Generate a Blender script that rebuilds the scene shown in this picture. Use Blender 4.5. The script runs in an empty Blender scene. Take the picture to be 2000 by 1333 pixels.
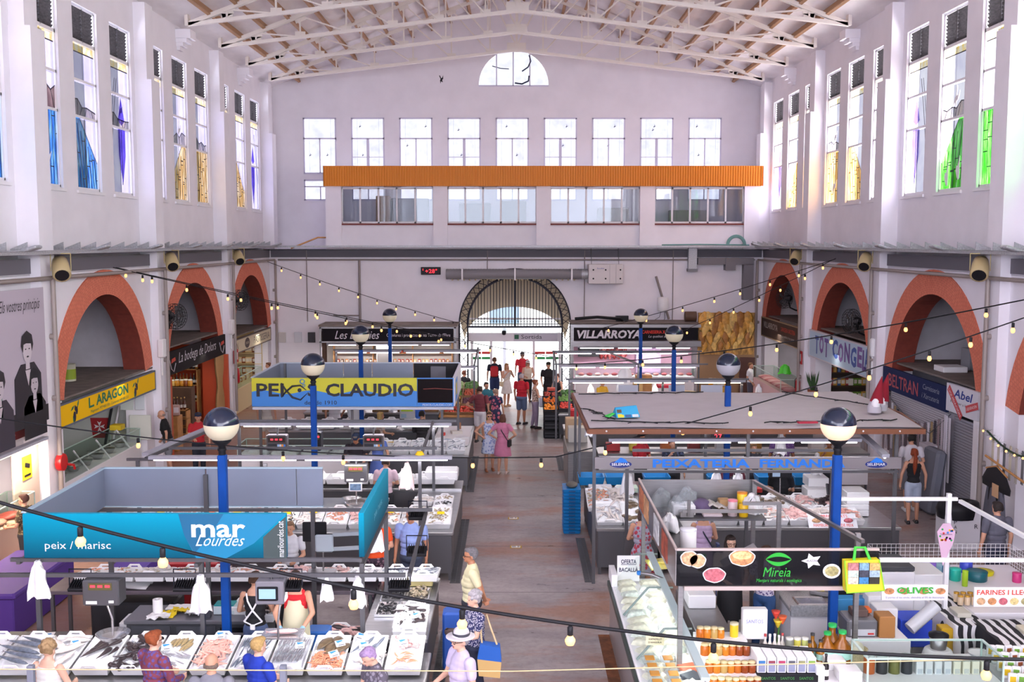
import bpy,math,random
from mathutils import Vector,Matrix
R=random.Random(7)
S=bpy.context.scene
COL=S.collection
F_PX,CAM_H=2050.0,6.3
PITCH=math.atan(196.5/F_PX)
cd=bpy.data.cameras.new('camera');CAM=bpy.data.objects.new('camera',cd);COL.objects.link(CAM)
cd.sensor_width=36.0;cd.lens=36.0*F_PX/2000.0;cd.clip_start=.1;cd.clip_end=400
CAM.location=(0,0,CAM_H);CAM.rotation_euler=(math.pi/2-PITCH,0,0)
S.camera=CAM
W=bpy.data.worlds.new('sky');S.world=W;W.use_nodes=True
W.node_tree.nodes['Background'].inputs[0].default_value=(.86,.92,1,1)
W.node_tree.nodes['Background'].inputs[1].default_value=2.6
S.view_settings.view_transform='Standard';S.view_settings.look='None'
S.view_settings.gamma=1;S.view_settings.use_curve_mapping=False
S.view_settings.exposure=-.02
cy=S.cycles
cy.max_bounces=7;cy.diffuse_bounces=4;cy.glossy_bounces=2;cy.transmission_bounces=3;cy.transparent_max_bounces=14
cy.caustics_reflective=False;cy.caustics_refractive=False;cy.sample_clamp_indirect=6.0
def area(name,loc,dirv,sx,sy,power,col=(1,1,1)):
 l=bpy.data.lights.new(name,'AREA');l.shape='RECTANGLE';l.size=sx;l.size_y=sy;l.energy=power;l.color=col
 o=bpy.data.objects.new(name,l);COL.objects.link(o);o.location=loc
 o.rotation_euler=Vector(dirv).to_track_quat('-Z','Y').to_euler();return o
sl=bpy.data.lights.new('sun','SUN');sl.energy=26.0;sl.angle=.02;sl.color=(1,.93,.82)
so=bpy.data.objects.new('sun',sl);COL.objects.link(so);so.rotation_euler=Vector((-.20,.90,-.40)).to_track_quat('-Z','Y').to_euler()
BAYS=[-10.1,-3,4.1,11.2,18.3,25.4,32.5,39.6]
XL,XR,XC=-10.1,10.45,.18
for yb in BAYS:
 area('window_daylight',(XL-.42,yb,9.6),(1,0,0),7.1,5.2,1500,(.88,.90,1.08))
 area('window_daylight',(XR+.42,yb,9.6),(-1,0,0),7.1,5.2,3000,(.98,.96,1.02))
area('gable_daylight',(XC,46.2,10.5),(0,-1,-.1),20,8,2300,(.95,.96,1.05))
area('rear_fill_light',(XC,-12.6,7.6),(0,1,-.08),18,9,4300,(.90,.93,1.10))  # added fill light behind the camera; the rear wall has no window
area('street_daylight',(0,52,6.5),(0,-.4,-1),14,9,2200)
MATS={}
def mat(name,col,rough=.5,metal=0.,emit=0.,var=.0,scale=6.,alpha=1.,trans=False,bump=0.,ecol=None,spec=.5,tex='noise',coord='Object',stretch=(1,1,1)):
 if name in MATS:return MATS[name]
 m=bpy.data.materials.new(name);m.use_nodes=True;nt=m.node_tree;b=nt.nodes['Principled BSDF']
 c=(*col,1.)
 b.inputs['Base Color'].default_value=c;b.inputs['Roughness'].default_value=rough;b.inputs['Metallic'].default_value=metal
 b.inputs['Specular IOR Level'].default_value=spec
 if emit:b.inputs['Emission Color'].default_value=(*(ecol or col),1);b.inputs['Emission Strength'].default_value=emit
 if var or bump:
  tc=nt.nodes.new('ShaderNodeTexCoord');mp=nt.nodes.new('ShaderNodeMapping');mp.inputs['Scale'].default_value=stretch
  n=nt.nodes.new('ShaderNodeTexNoise');n.inputs['Scale'].default_value=scale;n.inputs['Detail'].default_value=5
  nt.links.new(tc.outputs[coord],mp.inputs[0]);nt.links.new(mp.outputs[0],n.inputs['Vector'])
  if var:
   r=nt.nodes.new('ShaderNodeValToRGB');r.color_ramp.elements[0].position=.3;r.color_ramp.elements[1].position=.7
   r.color_ramp.elements[0].color=(*[max(0,q*(1-var))for q in col],1);r.color_ramp.elements[1].color=(*[min(1,q*(1+var))for q in col],1)
   nt.links.new(n.outputs[0],r.inputs[0]);nt.links.new(r.outputs[0],b.inputs['Base Color'])
  if bump:
   bp=nt.nodes.new('ShaderNodeBump');bp.inputs['Strength'].default_value=bump;bp.inputs['Distance'].default_value=.02
   nt.links.new(n.outputs[0],bp.inputs['Height']);nt.links.new(bp.outputs[0],b.inputs['Normal'])
 if trans or alpha<1:
  t=nt.nodes.new('ShaderNodeBsdfTransparent');t.inputs[0].default_value=c if trans else(1,1,1,1)
  mx=nt.nodes.new('ShaderNodeMixShader');mx.inputs[0].default_value=alpha if alpha<1 else .06
  nt.links.new(t.outputs[0],mx.inputs[1]);nt.links.new(b.outputs[0],mx.inputs[2])
  nt.links.new(mx.outputs[0],nt.nodes['Material Output'].inputs[0])
  if trans:b.inputs['Base Color'].default_value=(.8,.85,.85,1)if metal or alpha>.1 else(.05,.06,.06,1)
 MATS[name]=m;return m
def hexc(h):
 r=[int(h[i:i+2],16)/255 for i in(0,2,4)]
 return tuple(q/12.92 if q<=.04045 else((q+.055)/1.055)**2.4 for q in r)
def cm(h,rough=.6,**k):
 return mat('colour_'+h+('_m' if k.get('metal')else '')+('_e%g'%k['emit']if k.get('emit')else '')+('_v' if k.get('var')else ''),hexc(h),rough,**k)
def nodes_mat(name,build):
 if name in MATS:return MATS[name]
 m=bpy.data.materials.new(name);m.use_nodes=True;nt=m.node_tree
 build(nt,nt.nodes['Principled BSDF'],nt.nodes['Material Output']);MATS[name]=m;return m
def N(nt,t,**k):
 n=nt.nodes.new('ShaderNode'+t)
 for a,v in k.items():
  if a.startswith('i_'):n.inputs[int(a[2:])if a[2:].isdigit()else a[2:].replace('_',' ')].default_value=v
  else:setattr(n,a,v)
 return n
def ramp(nt,fac,stops,interp='LINEAR'):
 r=nt.nodes.new('ShaderNodeValToRGB');cr=r.color_ramp;cr.interpolation=interp
 while len(cr.elements)<len(stops):cr.elements.new(.5)
 for e,(p,c)in zip(cr.elements,stops):e.position=p;e.color=(*c,1)
 nt.links.new(fac,r.inputs[0]);return r.outputs[0]
class MB:
 def __init__(s):s.v=[];s.f=[];s.m=[];s.s=[]
 def add(s,vs,fs,m=0,sm=False):
  o=len(s.v);s.v+=[tuple(p)for p in vs]
  for q in fs:s.f.append(tuple(i+o for i in q));s.m.append(m);s.s.append(sm)
  return s
 def poly(s,pts,m=0):return s.add(pts,[tuple(range(len(pts)))],m)
 def box(s,x0,x1,y0,y1,z0,z1,m=0):
  if x0>x1:x0,x1=x1,x0
  if y0>y1:y0,y1=y1,y0
  if z0>z1:z0,z1=z1,z0
  return s.add([(x0,y0,z0),(x1,y0,z0),(x1,y1,z0),(x0,y1,z0),(x0,y0,z1),(x1,y0,z1),(x1,y1,z1),(x0,y1,z1)],
                     [(0,3,2,1),(4,5,6,7),(0,1,5,4),(1,2,6,5),(2,3,7,6),(3,0,4,7)],m)
 def rbox(s,c,d,rot=(0,0,0),b=.0,m=0):
  hx,hy,hz=[q/2 for q in d];b=min(b,hx*.9,hy*.9,hz*.9)
  M=Matrix.Translation(c)@Matrix.Rotation(rot[2],4,'Z')@Matrix.Rotation(rot[1],4,'Y')@Matrix.Rotation(rot[0],4,'X')
  if b<=0:
   vs=[(x,y,z)for z in(-hz,hz)for x,y in((-hx,-hy),(hx,-hy),(hx,hy),(-hx,hy))]
   return s.add([M@Vector(p)for p in vs],[(0,3,2,1),(4,5,6,7),(0,1,5,4),(1,2,6,5),(2,3,7,6),(3,0,4,7)],m)
  def ring(ix,iy,z):return[(-hx+ix,-hy+iy+b,z),(-hx+ix+b,-hy+iy,z),(hx-ix-b,-hy+iy,z),(hx-ix,-hy+iy+b,z),(hx-ix,hy-iy-b,z),(hx-ix-b,hy-iy,z),(-hx+ix+b,hy-iy,z),(-hx+ix,hy-iy-b,z)]
  rs=[ring(b,b,-hz),ring(0,0,-hz+b),ring(0,0,hz-b),ring(b,b,hz)]
  return s.loft([[M@Vector(p)for p in r]for r in rs],m,False)
 def loft(s,rings,m=0,sm=True,caps=True,closed=True):
  n=len(rings[0]);vs=[p for r in rings for p in r];fs=[]
  for i in range(len(rings)-1):
   for j in range(n if closed else n-1):
    k=(j+1)%n;fs.append((i*n+j,i*n+k,(i+1)*n+k,(i+1)*n+j))
  s.add(vs,fs,m,sm)
  if caps and closed:
   s.add(rings[0],[tuple(range(n-1,-1,-1))],m);s.add(rings[-1],[tuple(range(n))],m)
  return s
 def tube(s,pts,r,n=8,m=0,caps=True,sm=True,closed=False):
  pts=[Vector(p)for p in pts];rings=[];up=None
  rr=r if isinstance(r,(list,tuple))else[r]*len(pts)
  for i,p in enumerate(pts):
   if closed:t=pts[(i+1)%len(pts)]-pts[i-1]
   else:t=(pts[min(i+1,len(pts)-1)]-pts[max(i-1,0)])
   t=t.normalized()if t.length>1e-9 else Vector((0,0,1))
   if up is None:up=t.orthogonal().normalized()
   up=(up-t*up.dot(t));up=up.normalized()if up.length>1e-6 else t.orthogonal().normalized()
   w=t.cross(up);rings.append([p+(up*math.cos(a)+w*math.sin(a))*rr[i]for a in[2*math.pi*(k+.5)/n for k in range(n)]])
  if closed:rings.append(rings[0])
  return s.loft(rings,m,sm,caps and not closed)
 def bar(s,a,b,w,h=None,m=0):
  a,b=Vector(a),Vector(b);t=(b-a).normalized();h=h or w
  u=Vector((0,0,1)).cross(t);u=u.normalized()if u.length>1e-4 else Vector((1,0,0));q=t.cross(u)
  rr=[[p+u*x*w/2+q*y*h/2 for x,y in((-1,-1),(1,-1),(1,1),(-1,1))]for p in(a,b)]
  return s.loft(rr,m,False)
 def lathe(s,prof,c=(0,0,0),n=16,m=0,sx=1.,sy=1.,caps=True):
  rings=[[(c[0]+r*sx*math.cos(2*math.pi*k/n),c[1]+r*sy*math.sin(2*math.pi*k/n),c[2]+z)for k in range(n)]for r,z in prof]
  return s.loft(rings,m,True,caps)
 def ball(s,c,r,n=12,k=8,m=0,rot=None):
  r=r if isinstance(r,(tuple,list))else(r,r,r);M=rot.to_4x4()if rot else Matrix.Identity(4)
  rings=[[Vector(c)+M@Vector((r[0]*math.sin(p)*math.cos(2*math.pi*j/n),r[1]*math.sin(p)*math.sin(2*math.pi*j/n),-r[2]*math.cos(p)))for j in range(n)]for p in[math.pi*(i+.04)/(k+.08)for i in range(k+1)]]
  return s.loft(rings,m,True)
 def prism(s,pts,org,right,up,d,m=0):
  r,u=Vector(right),Vector(up);nn=r.cross(u);o=Vector(org)
  a=[o+r*x+u*y for x,y in pts];b=[p-nn*d for p in a];n=len(pts)
  s.add(a,[tuple(range(n))],m);s.add(b,[tuple(range(n-1,-1,-1))],m)
  s.add(a+b,[(i,n+i,n+(i+1)%n,(i+1)%n)for i in range(n)],m);return s
 def xf(s,M,start=0):
  for i in range(start,len(s.v)):s.v[i]=tuple(M@Vector(s.v[i]))
  return s
 def build(s,name,mats,parent=None,loc=None):
  me=bpy.data.meshes.new(name)
  if parent is not None and parent.name in ABS:
   L=ABS[parent.name];vs=[(x-L[0],y-L[1],z-L[2])for x,y,z in s.v]
  else:vs=s.v
  me.from_pydata(vs,[],s.f)
  for k in(mats if isinstance(mats,(list,tuple))else[mats]):me.materials.append(k)
  me.polygons.foreach_set('material_index',s.m);me.polygons.foreach_set('use_smooth',s.s);me.validate();me.update()
  o=bpy.data.objects.new(name,me);COL.objects.link(o)
  if parent is not None:
   o.parent=parent
   if parent.name in ABS:ABS[o.name]=ABS[parent.name]
  if loc is not None:o.location=loc
  return o
ABS={}
def tag(o,label=None,cat=None,group=None,kind=None):
 if label:o['label']=label
 if cat:o['category']=cat
 if group:o['group']=group
 if kind:o['kind']=kind
 return o
def thing(name,label,cat,loc=(0,0,0),group=None,rz=0.,world=True,kind=None):
 o=bpy.data.objects.new(name,None);o.empty_display_size=.1;COL.objects.link(o);o.location=loc;o.rotation_euler=(0,0,rz)
 if world and not rz:ABS[o.name]=tuple(loc)
 return tag(o,label,cat,group,kind)
def one(name,mb,mats,label,cat,group=None,loc=None,kind=None):
 """a thing that is one mesh: its origin moves to its base"""
 if loc is None:
  xs=[p[0]for p in mb.v];ys=[p[1]for p in mb.v];zs=[p[2]for p in mb.v]
  loc=((min(xs)+max(xs))/2,(min(ys)+max(ys))/2,min(zs));mb.xf(Matrix.Translation([-q for q in loc]))
 return tag(mb.build(name,mats,None,loc),label,cat,group,kind)
def struct(name,mb,mats,parent=None):
 o=mb.build(name,mats,parent)
 if parent is None:o['kind']='structure'
 return o
def copy_tree(o,loc=None,rz=None,label=None,group=None,parent=None,s=None):
 c=o.copy();COL.objects.link(c)
 if parent is not None:c.parent=parent
 if loc is not None:c.location=loc
 if rz is not None:c.rotation_euler=(c.rotation_euler[0],c.rotation_euler[1],rz)
 if label:c['label']=label
 if group:c['group']=group
 if s:c.scale=s if isinstance(s,(tuple,list))else(s,s,s)
 for ch in o.children:copy_tree(ch,parent=c)
 return c
X_,Y_,Z_=Vector((1,0,0)),Vector((0,1,0)),Vector((0,0,1))
FRONT=(X_,Z_)
LEFT=(Y_,Z_)
RIGHT=(-Y_,Z_)
FLAT=(X_,Y_)
TMP=bpy.data.scenes.new('workshop')
def evaluated(o):
 TMP.collection.objects.link(o);TMP.view_layers[0].update();d=TMP.view_layers[0].depsgraph
 me=bpy.data.meshes.new_from_object(o.evaluated_get(d));TMP.collection.objects.unlink(o);return me
def text(body,org,w,h,m,parent,frame=FRONT,name='lettering',off=.0,shear=0.,ext=.004,lift=.004,space=1.,align=None):
 """lettering fitted into a w x h box whose lower left corner is org on the plane 'frame'"""
 cu=bpy.data.curves.new(name,'FONT');cu.body=body;cu.resolution_u=2;cu.offset=off;cu.shear=shear;cu.space_character=space
 if align:cu.align_x=align
 t=bpy.data.objects.new('t',cu);me=evaluated(t);bpy.data.objects.remove(t)
 xs=[p.co.x for p in me.vertices];ys=[p.co.y for p in me.vertices]
 if not xs:return
 x0,y0=min(xs),min(ys);sx=w/max(1e-6,max(xs)-x0);sy=h/max(1e-6,max(ys)-y0)
 if w==0:sx=sy
 if h==0:sy=sx
 r,u=frame;nn=r.cross(u);o=Vector(org)+nn*lift;A=Vector(ABS.get(parent.name,(0,0,0)))
 vs=[o-A+r*((p.co.x-x0)*sx)+u*((p.co.y-y0)*sy)for p in me.vertices]
 b=MB();b.v=[tuple(p)for p in vs];b.f=[tuple(p.vertices)for p in me.polygons];b.m=[0]*len(b.f);b.s=[False]*len(b.f)
 bpy.data.meshes.remove(me);q=MB();q.v,q.f,q.m,q.s=b.v,b.f,b.m,b.s
 me=bpy.data.meshes.new(name);me.from_pydata(q.v,[],q.f);me.materials.append(m);ob=bpy.data.objects.new(name,me);COL.objects.link(ob);ob.parent=parent
 return ob
def ray(u,v):
 a=(u-1000)/F_PX;b=(666.5-v)/F_PX;c,s=math.cos(PITCH),math.sin(PITCH)
 return Vector((a,c+b*s,-s+b*c))
def on(u,v,z):
 r=ray(u,v);t=(z-CAM_H)/r.z;return Vector((r.x*t,r.y*t,z))
def at(u,v,y):
 r=ray(u,v);t=y/r.y;return Vector((r.x*t,y,CAM_H+r.z*t))
def atx(u,v,x):
 r=ray(u,v);t=x/r.x;return Vector((x,r.y*t,CAM_H+r.z*t))
def lin(a,b,n):return[a+(b-a)*i/(n-1)for i in range(n)]if n>1 else[a]
# ================================================================ the building
PLASTER=mat('white_plaster',(.845,.815,.865),.85,var=.035,scale=1.3,bump=.05)
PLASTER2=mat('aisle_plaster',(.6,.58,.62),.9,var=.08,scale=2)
BRICKRED=hexc('B0604C')
def brick(nt,b,out):
 tc=N(nt,'TexCoord');br=N(nt,'TexBrick');br.inputs['Scale'].default_value=9
 br.inputs['Color1'].default_value=(*hexc('DC7E62'),1);br.inputs['Color2'].default_value=(*hexc('D27258'),1);br.inputs['Mortar'].default_value=(*hexc('B0604A'),1)
 br.inputs['Mortar Size'].default_value=.02;br.inputs['Brick Width'].default_value=.5;br.inputs['Row Height'].default_value=.6
 nt.links.new(tc.outputs['UV'],br.inputs['Vector']);nt.links.new(br.outputs[0],b.inputs['Base Color']);b.inputs['Roughness'].default_value=.8
BRICK=nodes_mat('painted_brick',brick)
def concrete(nt,b,out):
 tc=N(nt,'TexCoord')
 n1=N(nt,'TexNoise',i_Scale=.9,i_Detail=8,i_Roughness=.62);n2=N(nt,'TexNoise',i_Scale=.28,i_Detail=6,i_Roughness=.7);n3=N(nt,'TexNoise',i_Scale=9.,i_Detail=6,i_Roughness=.7)
 mp=N(nt,'Mapping');mp.inputs['Scale'].default_value=(.6,1.6,1)
 nt.links.new(tc.outputs['Object'],mp.inputs[0])
 for n in(n1,n2):nt.links.new(mp.outputs[0],n.inputs['Vector'])
 nt.links.new(tc.outputs['Object'],n3.inputs['Vector'])
 c1=ramp(nt,n1.outputs[0],[(.3,hexc('746A6C')),(.5,hexc('9A9090')),(.72,hexc('B4ABAA'))])
 c2=ramp(nt,n2.outputs[0],[(.50,(0,0,0)),(.60,(1,1,1))])
 mx=N(nt,'MixRGB');mx.inputs['Color2'].default_value=(*hexc('9A6A50'),1)
 ml=N(nt,'Math',operation='MULTIPLY');ml.inputs[1].default_value=.8
 nt.links.new(c2,ml.inputs[0]);nt.links.new(ml.outputs[0],mx.inputs[0]);nt.links.new(c1,mx.inputs[1])
 m2=N(nt,'MixRGB',blend_type='MULTIPLY');m2.inputs[0].default_value=.55
 nt.links.new(mx.outputs[0],m2.inputs[1]);nt.links.new(ramp(nt,n3.outputs[0],[(.3,(.55,.52,.5)),(.55,(1,1,1))]),m2.inputs[2])
 sx=N(nt,'SeparateXYZ');nt.links.new(tc.outputs['Object'],sx.inputs[0]);mr=N(nt,'MapRange');mr.inputs[1].default_value=-5.6;mr.inputs[2].default_value=-6.6;mr.inputs[4].default_value=.65;nt.links.new(sx.outputs[0],mr.inputs[0])
 m3=N(nt,'MixRGB');m3.inputs['Color2'].default_value=(*hexc('A0705A'),1);nt.links.new(mr.outputs[0],m3.inputs[0]);nt.links.new(m2.outputs[0],m3.inputs[1])
 nt.links.new(m3.outputs[0],b.inputs['Base Color'])
 nt.links.new(ramp(nt,n1.outputs[0],[(.3,(.24,)*3),(.7,(.48,)*3)]),b.inputs['Roughness'])
nodes_mat('worn_concrete',concrete)
WHITE=mat('white_paint',(.84,.82,.85),.5);ALU=mat('window_aluminium',(.66,.64,.78),.45)
TRUSSW=mat('truss_paint',(.80,.74,.68),.45)
STEEL=mat('brushed_steel',(.31,.305,.31),.33,.85,var=.10,scale=3,stretch=(1,1,12));STEEL2=mat('satin_steel',(.125,.125,.135),.45,.7)
STEELB=mat('bright_steel',(.62,.62,.63),.25,.9);STEELT=mat('worktop_steel',(.44,.44,.45),.3,.85,var=.1,scale=3,stretch=(1,8,1))
DSTEEL=mat('dark_steel',(.16,.16,.17),.45,.6);GALV=mat('galvanised_steel',(.42,.43,.45),.5,.55,var=.2,scale=30)
BLACK=mat('black_plastic',(.012,.012,.015),.45,spec=.2);BLACKM=mat('black_iron',(.012,.012,.026),.5,.3)
GREY=mat('grey_plastic',(.30,.30,.33),.5);WHITEP=mat('white_plastic',(.82,.82,.83),.35);PAPER=mat('white_paper',(.86,.85,.86),.8)
CLEAR=mat('clear_glass',(.93,.97,.95),.03,trans=True,alpha=.07);FILM=mat('clear_film',(.93,.94,.96),.15,trans=True,alpha=.16)
OFFGL=mat('office_glass',(.80,.83,.86),.02,1.,trans=True,alpha=.045)
WOOD=mat('purlin_wood',hexc('A9805C'),.6,var=.18,scale=3,stretch=(8,.6,8));PINE=mat('pine_wood',hexc('C08A52'),.6,var=.2,scale=5)
HALF=3.225
fl=MB().box(-14,14,-13,44.2,-.2,0);struct('floor',fl,MATS['worn_concrete'])
st=MB().box(-16,16,44.2,62,-.2,-.02);struct('ground_street',st,mat('street_paving',(.8,.79,.77),.8))
joint=MB()
for y in(11.6,14.9,18.35,21.2,25.4,28.4,32,35.5,39):joint.box(-.96,1.33,y,y+.012,.0,.002)
struct('trim_1',joint,cm('6E6668',.8))
def tinted(name,stops,scale,stretch,lines=None):
 def bld(nt,b,out):
  tc=N(nt,'TexCoord');mp=N(nt,'Mapping');mp.inputs['Scale'].default_value=stretch
  n=N(nt,'TexNoise',i_Scale=scale,i_Detail=3);nt.links.new(tc.outputs['Object'],mp.inputs[0]);nt.links.new(mp.outputs[0],n.inputs['Vector'])
  c=ramp(nt,n.outputs[0],stops);t=N(nt,'BsdfTransparent');nt.links.new(c,t.inputs[0])
  g=N(nt,'BsdfGlossy');g.inputs['Roughness'].default_value=.08;mx=N(nt,'MixShader');mx.inputs[0].default_value=.05
  nt.links.new(t.outputs[0],mx.inputs[1]);nt.links.new(g.outputs[0],mx.inputs[2]);nt.links.new(mx.outputs[0],out.inputs[0])
 return nodes_mat(name,bld)
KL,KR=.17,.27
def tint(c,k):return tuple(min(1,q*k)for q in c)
GL={}
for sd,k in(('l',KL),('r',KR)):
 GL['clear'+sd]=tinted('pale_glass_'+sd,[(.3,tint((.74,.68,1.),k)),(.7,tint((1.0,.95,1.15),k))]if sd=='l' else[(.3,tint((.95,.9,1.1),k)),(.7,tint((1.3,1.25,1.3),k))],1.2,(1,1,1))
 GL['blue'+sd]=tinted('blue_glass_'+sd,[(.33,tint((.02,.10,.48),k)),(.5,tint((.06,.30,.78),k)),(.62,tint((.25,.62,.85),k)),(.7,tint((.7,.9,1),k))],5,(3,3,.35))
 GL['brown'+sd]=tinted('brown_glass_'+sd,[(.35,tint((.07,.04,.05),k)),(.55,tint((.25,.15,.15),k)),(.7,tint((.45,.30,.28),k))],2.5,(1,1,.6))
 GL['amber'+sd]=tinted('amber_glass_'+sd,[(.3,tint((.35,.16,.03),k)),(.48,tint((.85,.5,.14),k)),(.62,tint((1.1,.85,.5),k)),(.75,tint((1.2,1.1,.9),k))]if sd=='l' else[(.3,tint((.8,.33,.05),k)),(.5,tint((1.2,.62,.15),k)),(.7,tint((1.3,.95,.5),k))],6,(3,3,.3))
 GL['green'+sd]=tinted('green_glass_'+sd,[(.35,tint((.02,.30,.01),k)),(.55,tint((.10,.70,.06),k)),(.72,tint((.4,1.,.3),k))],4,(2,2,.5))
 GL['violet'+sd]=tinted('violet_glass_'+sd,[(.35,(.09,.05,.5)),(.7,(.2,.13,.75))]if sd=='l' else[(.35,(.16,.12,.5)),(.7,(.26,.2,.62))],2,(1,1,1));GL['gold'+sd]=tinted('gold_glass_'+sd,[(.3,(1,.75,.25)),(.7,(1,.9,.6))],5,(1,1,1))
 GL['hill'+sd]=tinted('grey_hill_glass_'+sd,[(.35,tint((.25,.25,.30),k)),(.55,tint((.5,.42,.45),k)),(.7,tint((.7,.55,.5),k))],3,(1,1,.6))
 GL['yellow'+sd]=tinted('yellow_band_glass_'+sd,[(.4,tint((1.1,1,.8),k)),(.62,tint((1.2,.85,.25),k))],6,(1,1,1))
LEAD=mat('lead_came',(.03,.03,.045),.6)
LOUV=mat('dusty_louvre',(.055,.05,.055),.65,var=.6,scale=8,stretch=(1,1,4))
GK=['clear','blue','brown','amber','green','violet','hill','yellow','gold']
def bird(cx,cz,s,f=1):
 return[(cx+f*s*x,cz+s*z)for x,z in((0,-.5),(.10,-.12),(.55,.05),(.85,.42),(.5,.24),(.12,.14),(.06,.4),(-.04,.16),(-.45,.30),(-.9,.12),(-.5,.08),(-.08,-.12))]
SWALLOW=[(-.05,-.35),(.02,-.1),(.30,-.05),(.62,.30),(.28,.13),(.05,.12),(.10,.5),(-.02,.55),(-.09,.14),(-.32,.02),(-.52,-.32),(-.22,-.13)]
def side_window(n,x,yc,frame,side,design):
 """tall window: louvre on top, three stained panes below; drawn as seen from inside"""
 r,u=frame;nn=r.cross(u);org=Vector((x,yc,0))-nn*.12;hw=.72
 Zs=(7.5,9.2,10.05,10.95,11.75);f=MB();g=MB();ld=MB()
 mats=[GL[k+side]for k in GK]+[LEAD,WHITE]
 def pp(pts,m,lift=0.):g.poly([org+nn*(.02+lift)+r*a+u*b for a,b in pts],m)
 def line(a,b,w=.028):
  d=Vector((b[0]-a[0],b[1]-a[1]));
  if d.length<1e-4:return
  q=Vector((-d.y,d.x)).normalized()*w/2
  ld.prism([(a[0]+q.x,a[1]+q.y),(b[0]+q.x,b[1]+q.y),(b[0]-q.x,b[1]-q.y),(a[0]-q.x,a[1]-q.y)][::-1],org+nn*.03,r,u,.004)
 def clear(z0,z1):pp([(-hw,z0),(hw,z0),(hw,z1),(-hw,z1)],0)
 top=design[0];mid=design[1];bot=design[2];fl=-1 if 'm' in design[3]else 1
 pp([(-hw,Zs[3]-.25),(hw,Zs[3]-.25),(hw,Zs[3]),(-hw,Zs[3])],7);clear(Zs[2],Zs[3]-.25);line((-hw,Zs[3]-.25),(hw,Zs[3]-.25))
 line((0,Zs[2]),(0,Zs[3]),.006)
 rg=random.Random(int(yc*100)+n)
 if mid in('brown','hill'):
  m=GK.index(mid);lo=.85 if mid=='brown' else .42
  top_=[(-hw,Zs[1]+lo*rg.uniform(.6,1)),(-.35,Zs[1]+lo*rg.uniform(.75,1)),(-.1,Zs[1]+lo*.55),(.15,Zs[1]+lo*rg.uniform(.5,.9)),(.45,Zs[1]+lo*.5),(hw,Zs[1]+lo*rg.uniform(.35,.8))]
  top_=[(a*fl,b)for a,b in top_]
  if fl<0:top_=top_[::-1]
  pp([(-hw,Zs[1]),(hw,Zs[1])]+top_[::-1],m);pp(top_+[(hw,Zs[2]),(-hw,Zs[2])],0)
  for a,b in zip(top_,top_[1:]):line(a,b)
  for a in top_[1:5]:line(a,(a[0]+rg.uniform(-.2,.2),Zs[1]),.022)
  if n%2:g.prism([(.08+.3*px,Zs[1]+.45+.6*pz)for px,pz in SWALLOW],org+nn*.036,r,u,.006,10)
 else:clear(Zs[1],Zs[2])
 z0,z1=Zs[0],Zs[1]
 if bot in('blue','amber','green'):
  m=GK.index(bot)
  if 'd' in design[3]:
   a=[(-hw,z0),(hw,z0),(hw,z0+.62),(-.3,z1),(-hw,z1)];c=[(hw,z0+.62),(hw,z1),(-.3,z1)]
   if fl<0:a=[(-p,q)for p,q in a][::-1];c=[(-p,q)for p,q in c][::-1]
   pp(a,m);pp(c,0);line((.72*fl,z0+.62),(-.3*fl,z1),.02)
  else:clear(z0,z1)if bot=='x' else pp([(-hw,z0),(hw,z0),(hw,z1),(-hw,z1)],m)
  k=9 if bot=='blue' else 7
  for i in range(k):
   xx=-hw+(i+.5)*2*hw/k;sl_=(.32*fl if 'd' in design[3]else .05);ztop=z1
   if 'd' in design[3]:
    xs=xx*fl;ztop=min(z1,z0+.62+(hw-xs)/(hw+.3)*(z1-z0-.62))
   x2=max(-hw,min(hw,xx-sl_*(ztop-z0)*.5));line((xx,z0),(x2,ztop),.022)
   for q in range(3 if bot!='blue' else 1):
    zz=z0+rg.uniform(.1,.95)*(ztop-z0);tq=(zz-z0)/(z1-z0);x3=xx-sl_*(zz-z0)*.5;line((x3,zz),(min(hw,x3+2*hw/k),zz),.022)
  if 'b' in design[3]:g.prism([(.1+.42*px,z0+.55+.75*pz)for px,pz in SWALLOW],org+nn*.037,r,u,.006,10)
  if 'e' in design[3]:
   for ex,ez in((-.35,.18),(.3,.3)):g.prism([(ex+.34*px,z0+ez+.5*pz)for px,pz in((-.3,.3),(-.1,0),(.1,-.15),(.3,-.1),(.35,.2),(.3,.6),(.38,.95),(.28,1.0),(.15,.75),(0,.5),(-.2,.55))],org+nn*.037,r,u,.006,10)
  line((0,z0),(0,z1),.03)
 else:clear(z0,z1);line((0,z0),(0,z1),.02)
 if bot=='spear':
  sx=.12*fl
  sp=[(sx,z0+.25),(sx+.24,z0+1.0),(sx+.25,z1+.08),(sx,z1+.80),(sx-.25,z1+.08),(sx-.24,z0+1.0)]
  pp([(a,min(b,z1))for a,b in sp[:3]]+[(a,min(b,z1))for a,b in sp[4:]],5,.016)
  pp([(sx+.23,z1+.2),(sx,z1+.8),(sx-.23,z1+.2),(sx,z1+.08)],5,.016)
  line((sx,z0+.25),(sx,z1),.026)
  arc=[(-.62*fl+.55*fl*(1-math.cos(t)),z0+.1+t*1.9)for t in lin(0,1.5,9)]
  for a,b in zip(arc,arc[1:]):line(a,b,.026);line((a[0]-.13*fl,a[1]),(b[0]-.13*fl,b[1]),.022)
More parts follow.
